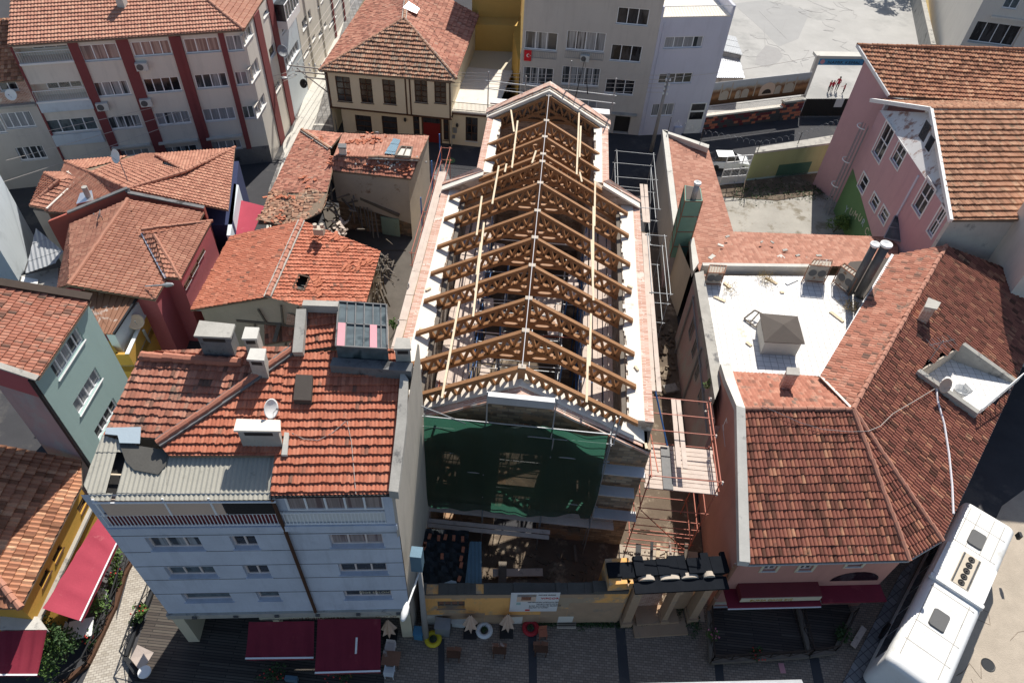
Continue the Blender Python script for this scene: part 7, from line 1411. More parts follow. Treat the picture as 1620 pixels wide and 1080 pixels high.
slabx(MB(), .2, 8.5, 2.9, 3.1, -.5, 0, P3h).build('ledge', 'white_wall', H2); dish('small grey satellite dish by the ridge of the pink walled house', e_(530, 160, 6.9), .42, 250, 30, 'steel', arm=.4)
tag(MB().tube([e_(745, 495, 6.4), e_(850, 488, 6.9)], .05, 6).lathe(e_(855, 488, 6.8), [(.06, -.3), (.16, 0), (.12, .35), (.03, .45)], 8, axis=(1, .1, .1)).build('street_lamp', 'galv'), 'short arm street lamp with long white head beside the pink walled house', 'street lamp')
# red wall and grey ribbed lean-to
RW = thing('fire_wall', 'red painted gable wall stepping along the roof of the pink walled house', 'wall', e_(300, 200, 0)); q = [e_(245, 165, 6.3), e_(345, 125, 6.5), e_(650, 0, 7.5), e_(655, 22, 7.3), e_(1045, 100, 6.2)]; g = MB()
for i in range(4): a, b = q[i], q[i+1]; g.hexa([(a.x, a.y, 3), (b.x, b.y, 3), (b.x, b.y+.25, 3), (a.x, a.y+.25, 3)], [a, b, b+Vector((0, .25, 0)), a+Vector((0, .25, 0))])
g.build('wall', 'red_wall', RW)
for i in (1, 2, 3): MB().beam(q[i]+Vector((0, .1, .06)), q[i+1]+Vector((0, .1, .06)), .3, .1).build('coping', 'concrete_dark', RW)
LR = thing('lean_to', 'grey ribbed metal lean-to roof between the white wall and the pink walled house', 'shed', e_(200, 350, 0)); corr([e_(125, 425, 3.4), e_(290, 385, 3.4), e_(320, 310, 3.9), e_(190, 205, 3.9)][:4], .3, .04, mat='galv', parent=LR); MB().slab([e_(110, 440, 2.6), e_(300, 400, 2.6), e_(295, 500, 2.6), e_(100, 490, 2.6)], .1).build('low_roof', 'concrete', LR); MB().slab([e_(115, 445, 2.75), e_(195, 460, 2.75), e_(190, 495, 2.75), e_(105, 480, 2.75)], .05).build('white_sheet', 'whitepaint', LR)
WH = thing('house', 'white plastered house at the left edge with a blank wall', 'house', (-45, 40, 0)); MB().prism([(-38.9, 37.2), (-40.6, 42.4), (-54, 42.4), (-52, 36.4)], 0, 7.2).build('wall', 'white_wall', WH); MB().prism([(-39.1, 37.5), (-40.7, 42.2), (-54, 42.2), (-52, 36.7)], 7.2, 7.45).build('roof', 'shopdark', WH)
dish('white dish at the corner of the white plastered house', Vector((-41.2, 42, 7.3)), .5, 170, 25, arm=.5)
# rusty roof, ochre terrace
RU = thing('house', 'ochre walled house with a rusty streaked metal roof and a small terrace', 'house', (-27, 29, 0)); q = [e_(530, 738, 5.6), e_(582, 740, 5.6), e_(745, 492, 6.0), e_(415, 515, 6.0), e_(460, 595, 5.8)]; MB().slab(q, .06).build('roof', 'rust_metal', RU); g = MB()
for k in range(9): t_ = k/8; a = lerp(lerp(q[4], q[0], min(1, t_*1.6)), q[1], max(0, t_*1.6-1)/.6 if t_ > .625 else 0); b = lerp(q[3], q[2], t_); g.beam(a+Vector((0, 0, .04)), b+Vector((0, 0, .04)), .05, .05)
g.build('roof_rib', 'rust_metal', RU); g = MB(); g.beam(q[1], q[2], .12, .15); g.build('gutter', 'black_metal', RU)
t_ = [e_(545, 780, 4.2), e_(590, 845, 4.2), e_(660, 845, 4.2), e_(770, 600, 4.2), e_(745, 500, 4.2), e_(600, 740, 4.2)]; g = MB(); MB().prism([(p.x, p.y) for p in t_], 3.1, 3.2).build('terrace_floor', 'concrete_pale', RU)
for i in (0, 1, 2): a, b = t_[i], t_[i+1]; d = (b-a).normalized(); n2 = Vector((-d.y, d.x, 0))*.2; g.hexa([(a.x, a.y, 2.6), (b.x, b.y, 2.6), (b.x+n2.x, b.y+n2.y, 2.6), (a.x+n2.x, a.y+n2.y, 2.6)], [a, b, b+n2, a+n2])
g.build('terrace_wall', 'ochre_wall', RU); g = MB(); g.beam(t_[2]+Vector((-.1, 0, .04)), t_[3]+Vector((-.1, 0, .04)), .24, .06); g.build('terrace_coping', 'whitepaint', RU); w = MB(); w.prism([(p.x, p.y) for p in inset(t_, .0)], 0, 3.1); w.build('wall', 'ochre_wall', RU)
MB().prism([(p.x, p.y) for p in inset(q, .3)], 0, 5.4).build('upper_wall', 'white_wall', RU); dish('round pale dish above the ochre terrace wall', e_(710, 700, 4.3), .5, 150, 45, 'umbrella_cloth', arm=.4); tag(MB().tube([e_(790, 830, 1), e_(735, 720, 4.4)], .09, 6).build('leaning_pole', 'pole_concrete'), 'grey pole leaning against the ochre terrace', 'pole')
dish('small white dish on the ochre terrace under the rusty roof', e_(655, 670, 3.4), .3, 200, 30, arm=.3)
# teal house
TH = thing('house', 'teal walled house with a faded orange tile roof and wide white windows', 'house', (-28, 25, 0)); tz = 11.5; T1, T2 = P('e', 195, 970, tz), P('e', 465, 566, tz); T0, T3 = P('e', 0, 905, tz+.6), P('e', 0, 495, tz+1.6)
TPn = plane3(T1, T2, .3); T3 = PL('e', 0, 490, TPn); T0 = PL('e', 0, 905, TPn); T3 = T2+(T3-T2)*1.6; T0 = T1+(T0-T1)*1.6; roof('roof', 'tile_redold', [[T1, T2, T3, T0]], TH, tw=.2, th=.36, amp=.045, lip=.055); g = MB(); g.beam(T0+Vector((0, 0, .05)), T1+Vector((0, 0, .05)), .3, .1); g.build('verge', 'concrete', TH); g = MB(); g.beam(T3+Vector((0, .1, .05)), T2+Vector((0, .1, .05)), .5, .25); g.build('parapet', 'wood_dark', TH)
in_ = (T0-T1).normalized(); in_.z = 0; Tw1, Tw2 = T1+in_*.3, T2+in_*.3; w = MB(); wl_ = wp(Tw1, Tw2, [('e', 298, 985, 435, 770, 5, 'c'), ('i', 515, 320, 640, 110, 4, 'c'), ('i', 650, 500, 740, 260, 5, 'd')])
wins = [(a[0], a[1], a[2], a[3])+a[4:] for a in wl_]; e0, e1 = VP('e', 298, 985, Tw1, Tw2), VP('e', 430, 755, Tw1, Tw2)
def q4(c, bl, tr): a = VP(c, *bl, Tw1, Tw2); b = VP(c, *tr, Tw1, Tw2); return min(a[0], b[0]), max(a[0], b[0]), min(a[1], b[1]), max(a[1], b[1])
ws = [q4('e', (302, 975), (395, 700))+(5, 'c'), q4('i', (515, 312), (610, 0))+(4, 'c'), q4('i', (640, 470), (725, 195))+(4, 'd')]; LT_ = (Vector(Tw2)-Vector(Tw1)).length; ws = [(max(a[0], .3), min(a[1], LT_-.3), max(a[2], .2), min(a[3], tz-.3))+a[4:] for a in ws]
P3, n_, d_ = facade(TH, w, Tw1, Tw2, 0, tz-.05, ws, raw=True); w.quad(P3(LT_, 0), P3(LT_, 0, 6), P3(LT_, tz+1, 6), P3(LT_, tz)); w.build('wall', 'teal_wall', TH); w = MB(); a, b = Vector(Tw1), Vector(T0); w.quad((a.x, a.y, 0), (b.x, b.y, 0), (b.x, b.y, b.z-.1), (a.x, a.y, tz-.05)); w.build('side_wall', 'mauve_wall', TH); w = MB(); w.quad((a.x, a.y-.02, tz-1.6), (b.x, b.y-.02, tz-1.0), (b.x, b.y-.02, b.z-.1), (a.x, a.y-.02, tz-.06)); w.build('side_wall_top', 'pink_left', TH); MB().tube([Vector((a.x-.05, a.y-.12, tz)), Vector((a.x-.05, a.y-.12, 0))], .1, 6).build('downpipe', 'black_metal', TH)
# yellow cafe
CF = thing('cafe', 'yellow cafe building with a brown tile roof at the lower left edge', 'cafe', (-25, 15, 0)); cz = 4.6; C1, C2 = P('j', 135, 600, cz), P('i', 525, 760, cz); CPn = plane3(C1, C2, .34); C3, C4 = PL('i', 520, 602, CPn), PL('i', -60, 490, CPn); hpb = PL('j', -40, 380, CPn); 
roof('roof', 'tile_school', [dict(p=[C1, C2, C3, C4, hpb]), dict(p=[P('j', -60, 600, cz), C1, hpb])], CF, tw=.24, th=.46, amp=.06, lip=.07); ridge([(C1+Vector((0, 0, .08)), hpb+Vector((0, 0, .08)))], 'tile_orange', CF, .16, .42)
Cw1, Cw2 = C1+Vector((-.3, .15, 0)), C2+Vector((-.3, .1, 0)); w = MB(); P3, n_, d_ = facade(CF, w, Cw1, Cw2, 0, cz-.05, [(lambda a, b: (min(a[0], b[0]), max(a[0], b[0]), min(a[1], b[1]), max(a[1], b[1]), 1, 'd'))(VP(c, *p_, Cw1, Cw2), VP(c, *r_, Cw1, Cw2)) for c, p_, r_ in (('j', (272, 470), (300, 335)), ('j', (355, 310), (380, 185)), ('i', (520, 945), (540, 810)))], raw=True, fr='wood_brown', sill='wood_brown')
w.quad((Cw1.x, Cw1.y, 0), (Cw1.x-10, Cw1.y, 0), (Cw1.x-10, Cw1.y, cz-.05), (Cw1.x, Cw1.y, cz-.05)); w.build('wall', 'yellow_wall', CF); slabx(MB(), 0, 9, 2.5, 2.65, -.2, 0, P3).build('gutter', 'concrete', CF)
awning(CF, [P('j', 275, 600, 2.9), P('j', 640, 0, 2.9), P('j', 765, 148, 2.35), P('j', 515, 680, 2.35)], 'awning_light', .25); awning(CF, [P('j', -60, 745, 2.9), P('j', 300, 737, 2.9), P('j', 240, 1025, 2.4), P('j', -60, 1025, 2.4)], 'awning'); slabx(MB(), -8, 1.5, 0, .5, -1.0, .0, P3)
MB().prism([(P('j', 0, 650, 2.9).x, P('j', 0, 650, 2.9).y), (P('j', 240, 650, 2.9).x, P('j', 240, 650, 2.9).y), (P('j', 300, 735, 2.9).x, P('j', 300, 735, 2.9).y), (P('j', 0, 735, 2.9).x, P('j', 0, 735, 2.9).y)], 2.6, 2.9).build('porch_roof', 'concrete_pale', CF)
iv = MB()
for _ in range(60): t_ = random.random(); p = P('j', 200+t_*200, 570+t_*230, 1.5+random.random()); leaves(iv, p, .3, 8, .08)
tag(iv.build('ivy', 'leaf_dark'), 'ivy climbing the corner of the yellow cafe', 'ivy', kind='stuff')
# ---------------- collapsed old house ----------------
CH2 = thing('ruined_house', 'half collapsed old house with slipped roof tiles and a big hole of broken rafters', 'ruin', (-16, 47, 0)); v_ = lambda x, y, z: P('v', x, y, z)
V1_ = [v_(270, 122, 4.6), v_(0, 690, 4.6), v_(440, 690, 5.5), v_(520, 440, 6.0), v_(500, 265, 6.0)]
upL = [v_(0, 690, 4.5), v_(275, 122, 4.5), v_(505, 268, 5.9), v_(560, 420, 5.9)]; PU = plane3(v_(0, 690, 4.5), v_(275, 122, 4.5), -.0)
eaL, eaR = v_(0, 690, 4.4), v_(272, 122, 4.4); PUL = (eaL, eaR, v_(500, 268, 5.9))
f_ = lambda *a: [PL('v', x, y, PUL) for x, y in a]
roof('roof', 'tile_old', [dict(p=[eaR, eaL+(eaR-eaL)*.11]+f_((480, 610), (520, 440), (500, 268)))], CH2, tw=.24, th=.36, amp=.03, lip=.035, jit=.03)['label'] = 'long street side slope, still mostly intact'
roof('roof', 'tile_ruin', [dict(p=[eaL+(eaR-eaL)*.13]+f_((-60, 850), (230, 860), (430, 760), (480, 615)))], CH2, tw=.3, th=.26, amp=.05, lip=.07, jit=.07, sag=.25)['label'] = 'sagging slope of slipped grey-brown tiles'
hz_ = 6.0; roof('roof', 'tile_old', [dict(p=[v_(285, 122, 4.5), v_(600, 155, 4.5), v_(505, 265, 5.9)])], CH2, tw=.24, th=.36, amp=.03)
top1 = [v_(1270, 175, 6.0), v_(600, 155, 6.0), v_(530, 330, 6.9), v_(1190, 350, 6.9)]
roof('roof', 'tile_pale', [dict(p=top1)], CH2, tw=.22, th=.36, amp=.03, lip=.03, jit=.025)['label'] = 'rear slope with loose tiles'
low1 = [v_(490, 440, 6.1), v_(1130, 508, 6.1), v_(1190, 352, 6.9), v_(530, 320, 6.9)]
roof('roof', 'tile_redold', [dict(p=low1)], CH2, tw=.22, th=.42, amp=.035, lip=.05, jit=.04)['label'] = 'front slope strewn with rubble'
ridge([(v_(285, 125, 4.6), v_(500, 268, 6.0)), (v_(800, 335, 7.0), v_(1190, 352, 7.0))], 'tile_ruin', CH2, .14, .38, mortar='concrete')
w = MB(); wq = [v_(520, 452, 5.9), v_(1110, 512, 5.9)]; w.quad((wq[0].x, wq[0].y, 3.2), (wq[1].x, wq[1].y, 1.6), wq[1], wq[0]); w.quad((wq[1].x, wq[1].y, 0), (v_(1265, 180, 5.9).x, v_(1265, 180, 5.9).y, 0), v_(1265, 180, 5.9), wq[1]); w.build('wall', 'plaster_ruin', CH2); w = MB(); w.quad((wq[0].x, wq[0].y+.3, 0), (wq[1].x, wq[1].y+.3, 0), (wq[1].x, wq[1].y+.3, 3.3), (wq[0].x, wq[0].y+.3, 3.3)); skirt(w, [Vector((eaL.x-.0, eaL.y, 4.2)), Vector((eaR.x, eaR.y, 4.2)), v_(1250, 160, 5.0)]); w.build('stone_base', 'stone_wall', CH2)
MB().prism([(wq[0].x+3.5, wq[0].y-.05), (wq[1].x-1.0, wq[1].y-.1), (wq[1].x-1.0, wq[1].y), (wq[0].x+3.5, wq[0].y+.02)], 0.2, 2.0).build('mint_plaster', 'mint_plaster', CH2)
chimney('broken plastered chimney stub', [('v', 562, 262), ('v', 628, 265), ('v', 628, 232), ('v', 565, 230)], 7.6, 5.6, 'lime', 'concrete_dark', slots=False, parent=CH2)
q = [PL('v', x, y, up(top1, .12)) for x, y in ((925, 310), (1005, 320), (1050, 205), (995, 192))]; corr(q, .14, .03, mat='tin_blue', parent=CH2, name='corrugated_patch'); q = [PL('v', x, y, up(top1, .3)) for x, y in ((1010, 325), (1125, 335), (1140, 262), (1055, 255))]; g = MB()
for i in range(4): g.beam(q[i], q[(i+1) % 4], .1, .12)
g.beam(lerp(q[0], q[1], .5), lerp(q[3], q[2], .5), .07, .1); g.build('skylight_frame', 'wood_grey', CH2); MB().slab([p-Vector((0, 0, .1)) for p in q], .02).build('skylight_hole', 'concrete_pale', CH2); MB().tube([v_(862, 150, 6.2), v_(870, 150, 7.6)], .03, 5).box(v_(868, 150, 7.7), (.25, .05, .2)).build('aerial', 'steel', CH2)
bt = MB()
for _ in range(34): a = v_(random.uniform(470, 720), random.uniform(620, 900), random.uniform(.5, 4.2)); bt.beam(a, a+Vector((random.uniform(-1.2, 1.2), random.uniform(-1.6, 1.6), random.uniform(-1.8, 1.2))), random.uniform(.08, .16), .1)
for k in range(7): a = v_(670+k*30, 640+k*22, 3.4-k*.15); bt.beam(a, a+Vector((.4, -.6-random.random(), -1.6)), .1, .12)
bt.beam(v_(640, 610, 4.0), v_(1040, 790, 2.4), .2, .25); bt.build('fallen_rafters', 'wood_grey', CH2); bb = MB()
for _ in range(40): a = v_(random.uniform(480, 620), random.uniform(830, 960), random.uniform(2.5, 3.6)); bb.box(a, (random.uniform(.3, .9), .18, .05), random.uniform(0, 3), (random.uniform(-.6, .6), random.uniform(-.6, .6)))
bb.build('broken_boards', 'plank', CH2); MB().prism([tuple(v_(x, y, .1)[:2]) for x, y in ((440, 720), (1100, 780), (1090, 1060), (700, 1060), (480, 900))], 0, .12).build('rubble_floor', 'floor_dark', CH2)
loose = MB(); n_l = 0
for (x, y, sx, sy, k, pl) in ((700, 350, 60, 12, 16, low1), (880, 400, 90, 14, 22, low1), (1080, 420, 50, 30, 16, low1), (640, 320, 30, 25, 10, low1), (520, 360, 30, 30, 12, low1), (820, 190, 60, 25, 24, top1), (700, 220, 50, 20, 12, top1), (430, 210, 40, 20, 6, PUL), (330, 520, 60, 40, 8, PUL), (150, 650, 120, 12, 16, PUL), (90, 800, 70, 50, 16, PUL)):
    for _ in range(k): p = PL('v', random.gauss(x, sx*.6), random.gauss(y, sy*.6), up(pl[:3], .12)); loose.box(p, (random.uniform(.2, .42), random.uniform(.12, .22), .06), random.uniform(0, 3), (random.uniform(-.3, .3), random.uniform(-.3, .3)))
tag(loose.build('loose_tiles', 'tile_ruin' if False else 'clay'), 'loose broken tiles scattered over the collapsed house roof', 'loose tiles', kind='stuff'); st = MB()
for _ in range(40): p = PL('v', random.gauss(960, 120), random.gauss(385, 25), up(low1[:3], .1)); st.ball(p, random.uniform(.05, .11), 6, 4)
tag(st.build('loose_stones', 'concrete_pale'), 'pale stones weighing down the tiles of the collapsed house', 'stones', kind='stuff')
# lower old house with long gable
OL = thing('ruined_house', 'old house with a red tiled gable roof, half-timbered end wall and broken right corner', 'ruin', (-16, 35, 0)); k_ = 6.1; R1, R2 = P('f', 75, 552, 6.2), P('f', 250, 160, 6.2); L1_, L2b = P('e', 975, 617, 4.6), P('e', 1180, 240, 4.6); Rr1, Rr2 = P('f', 245, 600, 4.9), P('f', 655, 310, 4.9)
LPL = (L1_, L2b, R1); ruR = [P('f', 580, 560, 4.5), P('f', 655, 318, 4.5), R2, R1]; q1 = PL('f', 245, 598, ruR)
roof('roof', 'tile_red', [dict(p=[L2b, L1_, R1, R2]), dict(p=[q1, P('f', 575, 600, 4.5), ruR[1], R2, R1], hole=[PL('f', x, y, ruR) for x, y in ((215, 500), (262, 515), (290, 450), (240, 438))]), ], OL, tw=.22, th=.34, amp=.04, lip=.05, jit=.025)
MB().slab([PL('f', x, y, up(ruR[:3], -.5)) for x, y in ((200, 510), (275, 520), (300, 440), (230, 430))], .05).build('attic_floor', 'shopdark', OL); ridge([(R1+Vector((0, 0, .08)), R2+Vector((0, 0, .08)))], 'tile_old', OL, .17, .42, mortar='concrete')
g = MB(); hs_ = [PL('f', x, y, up(ruR[:3], .05)) for x, y in ((205, 503), (262, 518), (292, 450), (238, 436))]
for i in range(4): g.beam(hs_[i], hs_[(i+1) % 4], .1, .08)
g.build('hatch_frame', 'wood_brown', OL); gA, gB = L1_+Vector((.5, .35, -.1)), Vector((q1.x+3.2, q1.y+.4, 4.6)); w = MB(); gk = Vector((R1.x, R1.y+.45, 6.0)); w.add([(gA.x, gA.y, 0), (gB.x, gB.y, 0), (gB.x, gB.y, 4.7), gk, (gA.x, gA.y, 4.5)], [(0, 1, 2, 3, 4)]); skirt(w, [gB, Vector((ruR[1].x-.2, ruR[1].y, 4.5))]); skirt(w, [Vector((L2b.x+.3, L2b.y, 4.5)), Vector((gA.x, gA.y, 4.5))]); w.build('wall', 'plaster_ruin', OL)
tm = MB(); ax = (gB-gA).normalized(); gp = lambda s, z: Vector((gA.x+ax.x*s, gA.y+ax.y*s-.04, z)); LL = (gB-gA).length
tm.beam(gp(2.2, 3.6), gp(LL-.2, 3.3), .1, .16)
for s, z0, z1, dx in ((3., 1., 3.5, .4), (4.2, 3.5, 4.8, -.3), (5.3, 3.5, 5.3, .2), (6.1, 3.5, 5.2, .5), (6.9, 3.5, 5.0, -.4), (7.8, 3.4, 4.7, -.3), (5., 1, 3.5, .5), (6.6, 1, 3.4, 0)): tm.beam(gp(s, z0), gp(s+dx, z1), .09, .12)
tm.build('timber_frame', 'wood_grey', OL); MB().add([gp(5.5, 3.55), gp(6.6, 3.5), gp(6.2, 4.5), gp(5.8, 4.6)], [(0, 1, 2, 3)]).build('brick_infill', 'brick', OL)
SR = thing('lean_to', 'small sunken tiled lean-to below the half-timbered end wall', 'shed', P('f', 100, 760, 0)); roof('roof', 'tile_redold', [[P('f', 60, 790, 3.0), P('f', 225, 770, 3.0), P('f', 230, 700, 3.4), P('f', 60, 680, 3.4)]], SR); MB().beam(P('f', 110, 780, 3.3), P('f', 135, 690, 3.6), .25, .1).build('hip', 'wood_grey', SR)
db = MB()
for _ in range(60): p = P('f', random.gauss(672, 22), random.gauss(390, 40), random.uniform(3.0, 4.4)); db.beam(p, p+Vector((random.uniform(-.6, .6), random.uniform(-.6, .6), random.uniform(-.9, .3))), .08, .05)
for _ in range(34): p = P('f', random.gauss(640, 18), random.gauss(500, 50), random.uniform(1, 4)); db.beam(p, p+Vector((random.uniform(-.3, .3), random.uniform(-.3, .3), -1.3)), .1, .08)
db.build('splintered_wood', 'wood_grey', OL); dm = MB()
for (x, y, k) in ((490, 390, 8), (330, 470, 12), (325, 520, 6), (580, 370, 7), (525, 400, 8), (460, 290, 8), (330, 225, 14), (420, 235, 8)):
    for _ in range(k): p = PL('f', random.gauss(x, 14), random.gauss(y, 12), up(ruR[:3], .1)); dm.box(p, (.4, .2, .06), random.uniform(.8, 1.4), (random.uniform(-.2, .2), random.uniform(-.2, .2)))
tag(dm.build('loose_tiles', 'clay'), 'small heaps of loose tiles on the red gable roof', 'loose tiles', kind='stuff')
tag(MB().box(P('f', 340, 210, 6.6), (.7, .5, .5)).lathe(P('f', 320, 195, 7.0), [(.12, 0), (.15, .3), (.1, .3)], 10).lathe(P('f', 355, 195, 7.0), [(.12, 0), (.15, .3), (.1, .3)], 10).build('chimney_pot', 'plaster_ruin'), 'crumbled double chimney pot at the end of the red gable roof', 'chimney pot')
bush('green weeds in the gap beside the blue block roof light', P('f', 720, 720, 6.0), .35, .9, n=160, size=.09)
# ---------------- streets ----------------
def sheet(name, pts, z, mat): return struct(name, MB().prism([tuple(p[:2]) for p in pts], max(z-.08, 0), z), mat)
s_ = lambda *a: [P('s', x, y, 0) for x, y in a]
sheet('plaza', s_((250, 1150), (240, 870), (620, 870), (1190, 900), (1500, 870), (1330, 1150)), .012, 'paver')
for k, pts in enumerate((s_((835, 985), (848, 985), (851, 1150), (838, 1150)), s_((973, 985), (988, 985), (1003, 1150), (985, 1150)), s_((1130, 1045), (1143, 1045), (1152, 1150), (1137, 1150)), s_((1280, 1040), (1295, 1040), (1318, 1150), (1300, 1150)), s_((693, 1010), (703, 1010), (704, 1150), (694, 1150)))): sheet('paving_stripe', pts, .018, 'asphalt')
sheet('path', s_((212, 878), (247, 925), (218, 985), (205, 1045), (195, 1150), (100, 1150), (140, 1060), (186, 955), (183, 985)), .02, 'paver_pale')
sheet('sidewalk', s_((1425, 905), (1452, 880), (1345, 1150), (1295, 1150)), .10, 'paver_walk'); sheet('kerb', s_((1500, 880), (1512, 880), (1390, 1150), (1374, 1150)), .12, 'concrete')
sheet('kerb', s_((1330, 1150), (1336, 1150), (1456, 880), (1450, 880)), .13, 'concrete_dark'); sheet('bus_road', s_((1500, 980), (1585, 800), (1640, 760), (1900, 700), (1900, 1300), (1410, 1150)), .015, 'dirt_pale')  # pale road starts under the bus; shade left of it painted as dark asphalt
sheet('side_street', s_((425, 300), (470, 180), (560, -40), (620, -40), (540, 140), (530, 215), (700, 260), (740, 330), (660, 260), (500, 225), (425, 330)), .012, 'paver_street'); sheet('pavement', s_((432, 300), (468, 195), (548, -40), (566, -40), (500, 190), (440, 330), (415, 400)), .10, 'concrete_pale')
rp = [P('s', 505+55*math.cos(a), 232+35*math.sin(a), .03) for a in np.linspace(2.6, 5.2, 16)]; g = MB()
for i in range(15): g.beam(rp[i], rp[i+1], .28, .012)
struct('paving_arc', g, 'concrete_pale'); tag(MB().lathe(P('C', 755, 703, .03), [(.5, 0), (.5, .02), (.1, .025)], 18).build('painted_disc', 'green_paint'), 'green painted disc on the dark street behind the church', 'street marking')
g = MB()
for _ in range(4):
    a = P('r', random.uniform(1250, 1700), random.uniform(400, 1050), .02)
    for _k in range(5): b = a+Vector((random.uniform(-.9, .9), random.uniform(-.9, .9), 0)); g.beam(a, b, .02, .008); a = b
struct('road_crack', g, 'dirt')
# bus
zB = 3.15; TL = P('s', 1528, 785, zB); d0 = P('r', 745, 1070, zB)-P('r', 1262, 10, zB); d0.normalize(); nb = Vector((-d0.y, d0.x, 0)); 
if nb.x < 0: nb = -nb
BW, BL = 2.95, 12.4; BS = thing('bus', 'long white city bus with roof hatches and a roof air conditioner on the right street', 'bus', (TL.x, TL.y, 0)); bq = lambda a, b, z: Vector((TL.x+d0.x*a+nb.x*b, TL.y+d0.y*a+nb.y*b, z))
ringp = []; 
def rrect(a0, a1, b0, b1, r, z, n=5):
    o = []
    for (ca, cb, t0) in ((a0+r, b0+r, math.pi), (a1-r, b0+r, 1.5*math.pi), (a1-r, b1-r, 0), (a0+r, b1-r, .5*math.pi)):
        for k in range(n): t_ = t0+(math.pi/2)*k/(n-1); o.append(bq(ca+r*math.cos(t_), cb+r*math.sin(t_), z))
    return o
rings = [rrect(0, BL, 0, BW, .35, .35), rrect(-.02, BL+.02, -.01, BW+.01, .35, 1.1), rrect(0, BL, 0, BW, .35, 1.15), rrect(.1, BL-.08, .06, BW-.06, .35, 2.75), rrect(.12, BL-.1, .08, BW-.08, .35, 2.95), rrect(.3, BL-.25, .25, BW-.25, .3, zB-.02), rrect(.5, BL-.5, .5, BW-.5, .3, zB)]; k = 20; g = MB(); vs = [p for r_ in rings for p in r_]
g.add(vs, [(i*k+j, i*k+(j+1) % k, (i+1)*k+(j+1) % k, (i+1)*k+j) for i in range(len(rings)-1) for j in range(k)]+[tuple(range(6*k, 7*k))]); g.build('body', 'bus_white', BS, True)
for b0, nm in ((-.012, 'side_window'), (BW-.058+.01, 'side_window')):
    g = MB()
    for i in range(7): a0 = .7+i*1.55; q = [bq(a0, b0+.01*(1 if b0 > 1 else -1), 1.25), bq(a0+1.45, b0+.01*(1 if b0 > 1 else -1), 1.25), bq(a0+1.45, b0+(.05 if b0 < 1 else -.01), 2.55), bq(a0, b0+(.05 if b0 < 1 else -.01), 2.55)]; MB().quad(*q).build('side_window', 'dark', BS)
MB().quad(bq(-.03, .3, 1.2), bq(-.03, BW-.3, 1.2), bq(.05, BW-.35, 2.7), bq(.05, .35, 2.7)).build('windscreen', 'dark', BS)
for a in (2.3, 9.2):
    for b in (-.0, BW): MB().lathe(bq(a, b, .5), [(.5, -.14), (.5, .14), (.28, .15)], 18, axis=nb).build('wheel', 'rubber', BS)
def hatch(a, b, la, lb, z, mat, nm, th=.1, r=.12):
    g = MB(); p = rrect(a, a+la, b, b+lb, r, z); p2 = rrect(a+.04, a+la-.04, b+.04, b+lb-.04, r, z+th); n = len(p); g.add(p+p2, [(i, (i+1) % n, n+(i+1) % n, n+i) for i in range(n)]+[tuple(range(n, 2*n))]); return g.build(nm, mat, BS)
hatch(1.9, .95, 1.15, .82, zB-.01, 'busgrey', 'roof_hatch'); hatch(8.0, .95, 1.15, .82, zB-.01, 'busgrey', 'roof_hatch')
for b in (.45, 1.0, 1.75, 2.3): hatch(.5, b, 2.9, .035, zB-.005, 'concrete', 'roof_seam', .012, .01)
for b in (.45, 2.3): hatch(6.7, b, 4.9, .035, zB-.005, 'concrete', 'roof_seam', .012, .01)
for a in (1.5, 3.3, 6.9, 9.3, 10.6): hatch(a, .35, .03, BW-.7, zB-.006, 'concrete', 'roof_seam', .01, .01)
h0 = 3.7; hatch(h0, .12, 2.5, BW-.24, zB-.03, 'bus_white', 'air_conditioner_housing', .13, .1); hatch(h0+2.5, .06, .35, BW-.12, zB-.03, 'bus_white', 'housing_nose', .2, .12); hatch(h0+.05, 1.02, 2.3, .95, zB+.10, 'bus_cream', 'fan_tray', .03, .05)
for b in (1.05, 1.83): hatch(h0+.1, b, 2.2, .1, zB+.13, 'concrete_dark', 'grille', .02, .02)
for i in range(5): c_ = bq(h0+.35+i*.43, 1.5, zB+.13); MB().lathe(c_, [(.17, 0), (.17, .05), (.14, .05), (.12, .02), (.04, .02), (.04, .06), (.01, .06)], 18).build('fan', 'shopdark', BS, True)
for a in (.6, 3.9): MB().tube([bq(a, -.05, 2.6), bq(a-.1, -.35, 2.5)], .03, 5).box(bq(a-.1, -.38, 2.35), (.12, .25, .35)).build('mirror', 'black_metal', BS)
MB().box(bq(-.1, BW+.3, 2.5), (.15, .3, .4)).build('mirror', 'black_metal', BS)
tag(MB().lathe(P('r', 1390, 960, .02), [(.36, 0), (.36, .015), (.33, .015), (.3, .005), (.05, .005)], 20).build('manhole_cover', 'black_metal'), 'round manhole cover on the road beside the bus', 'manhole')
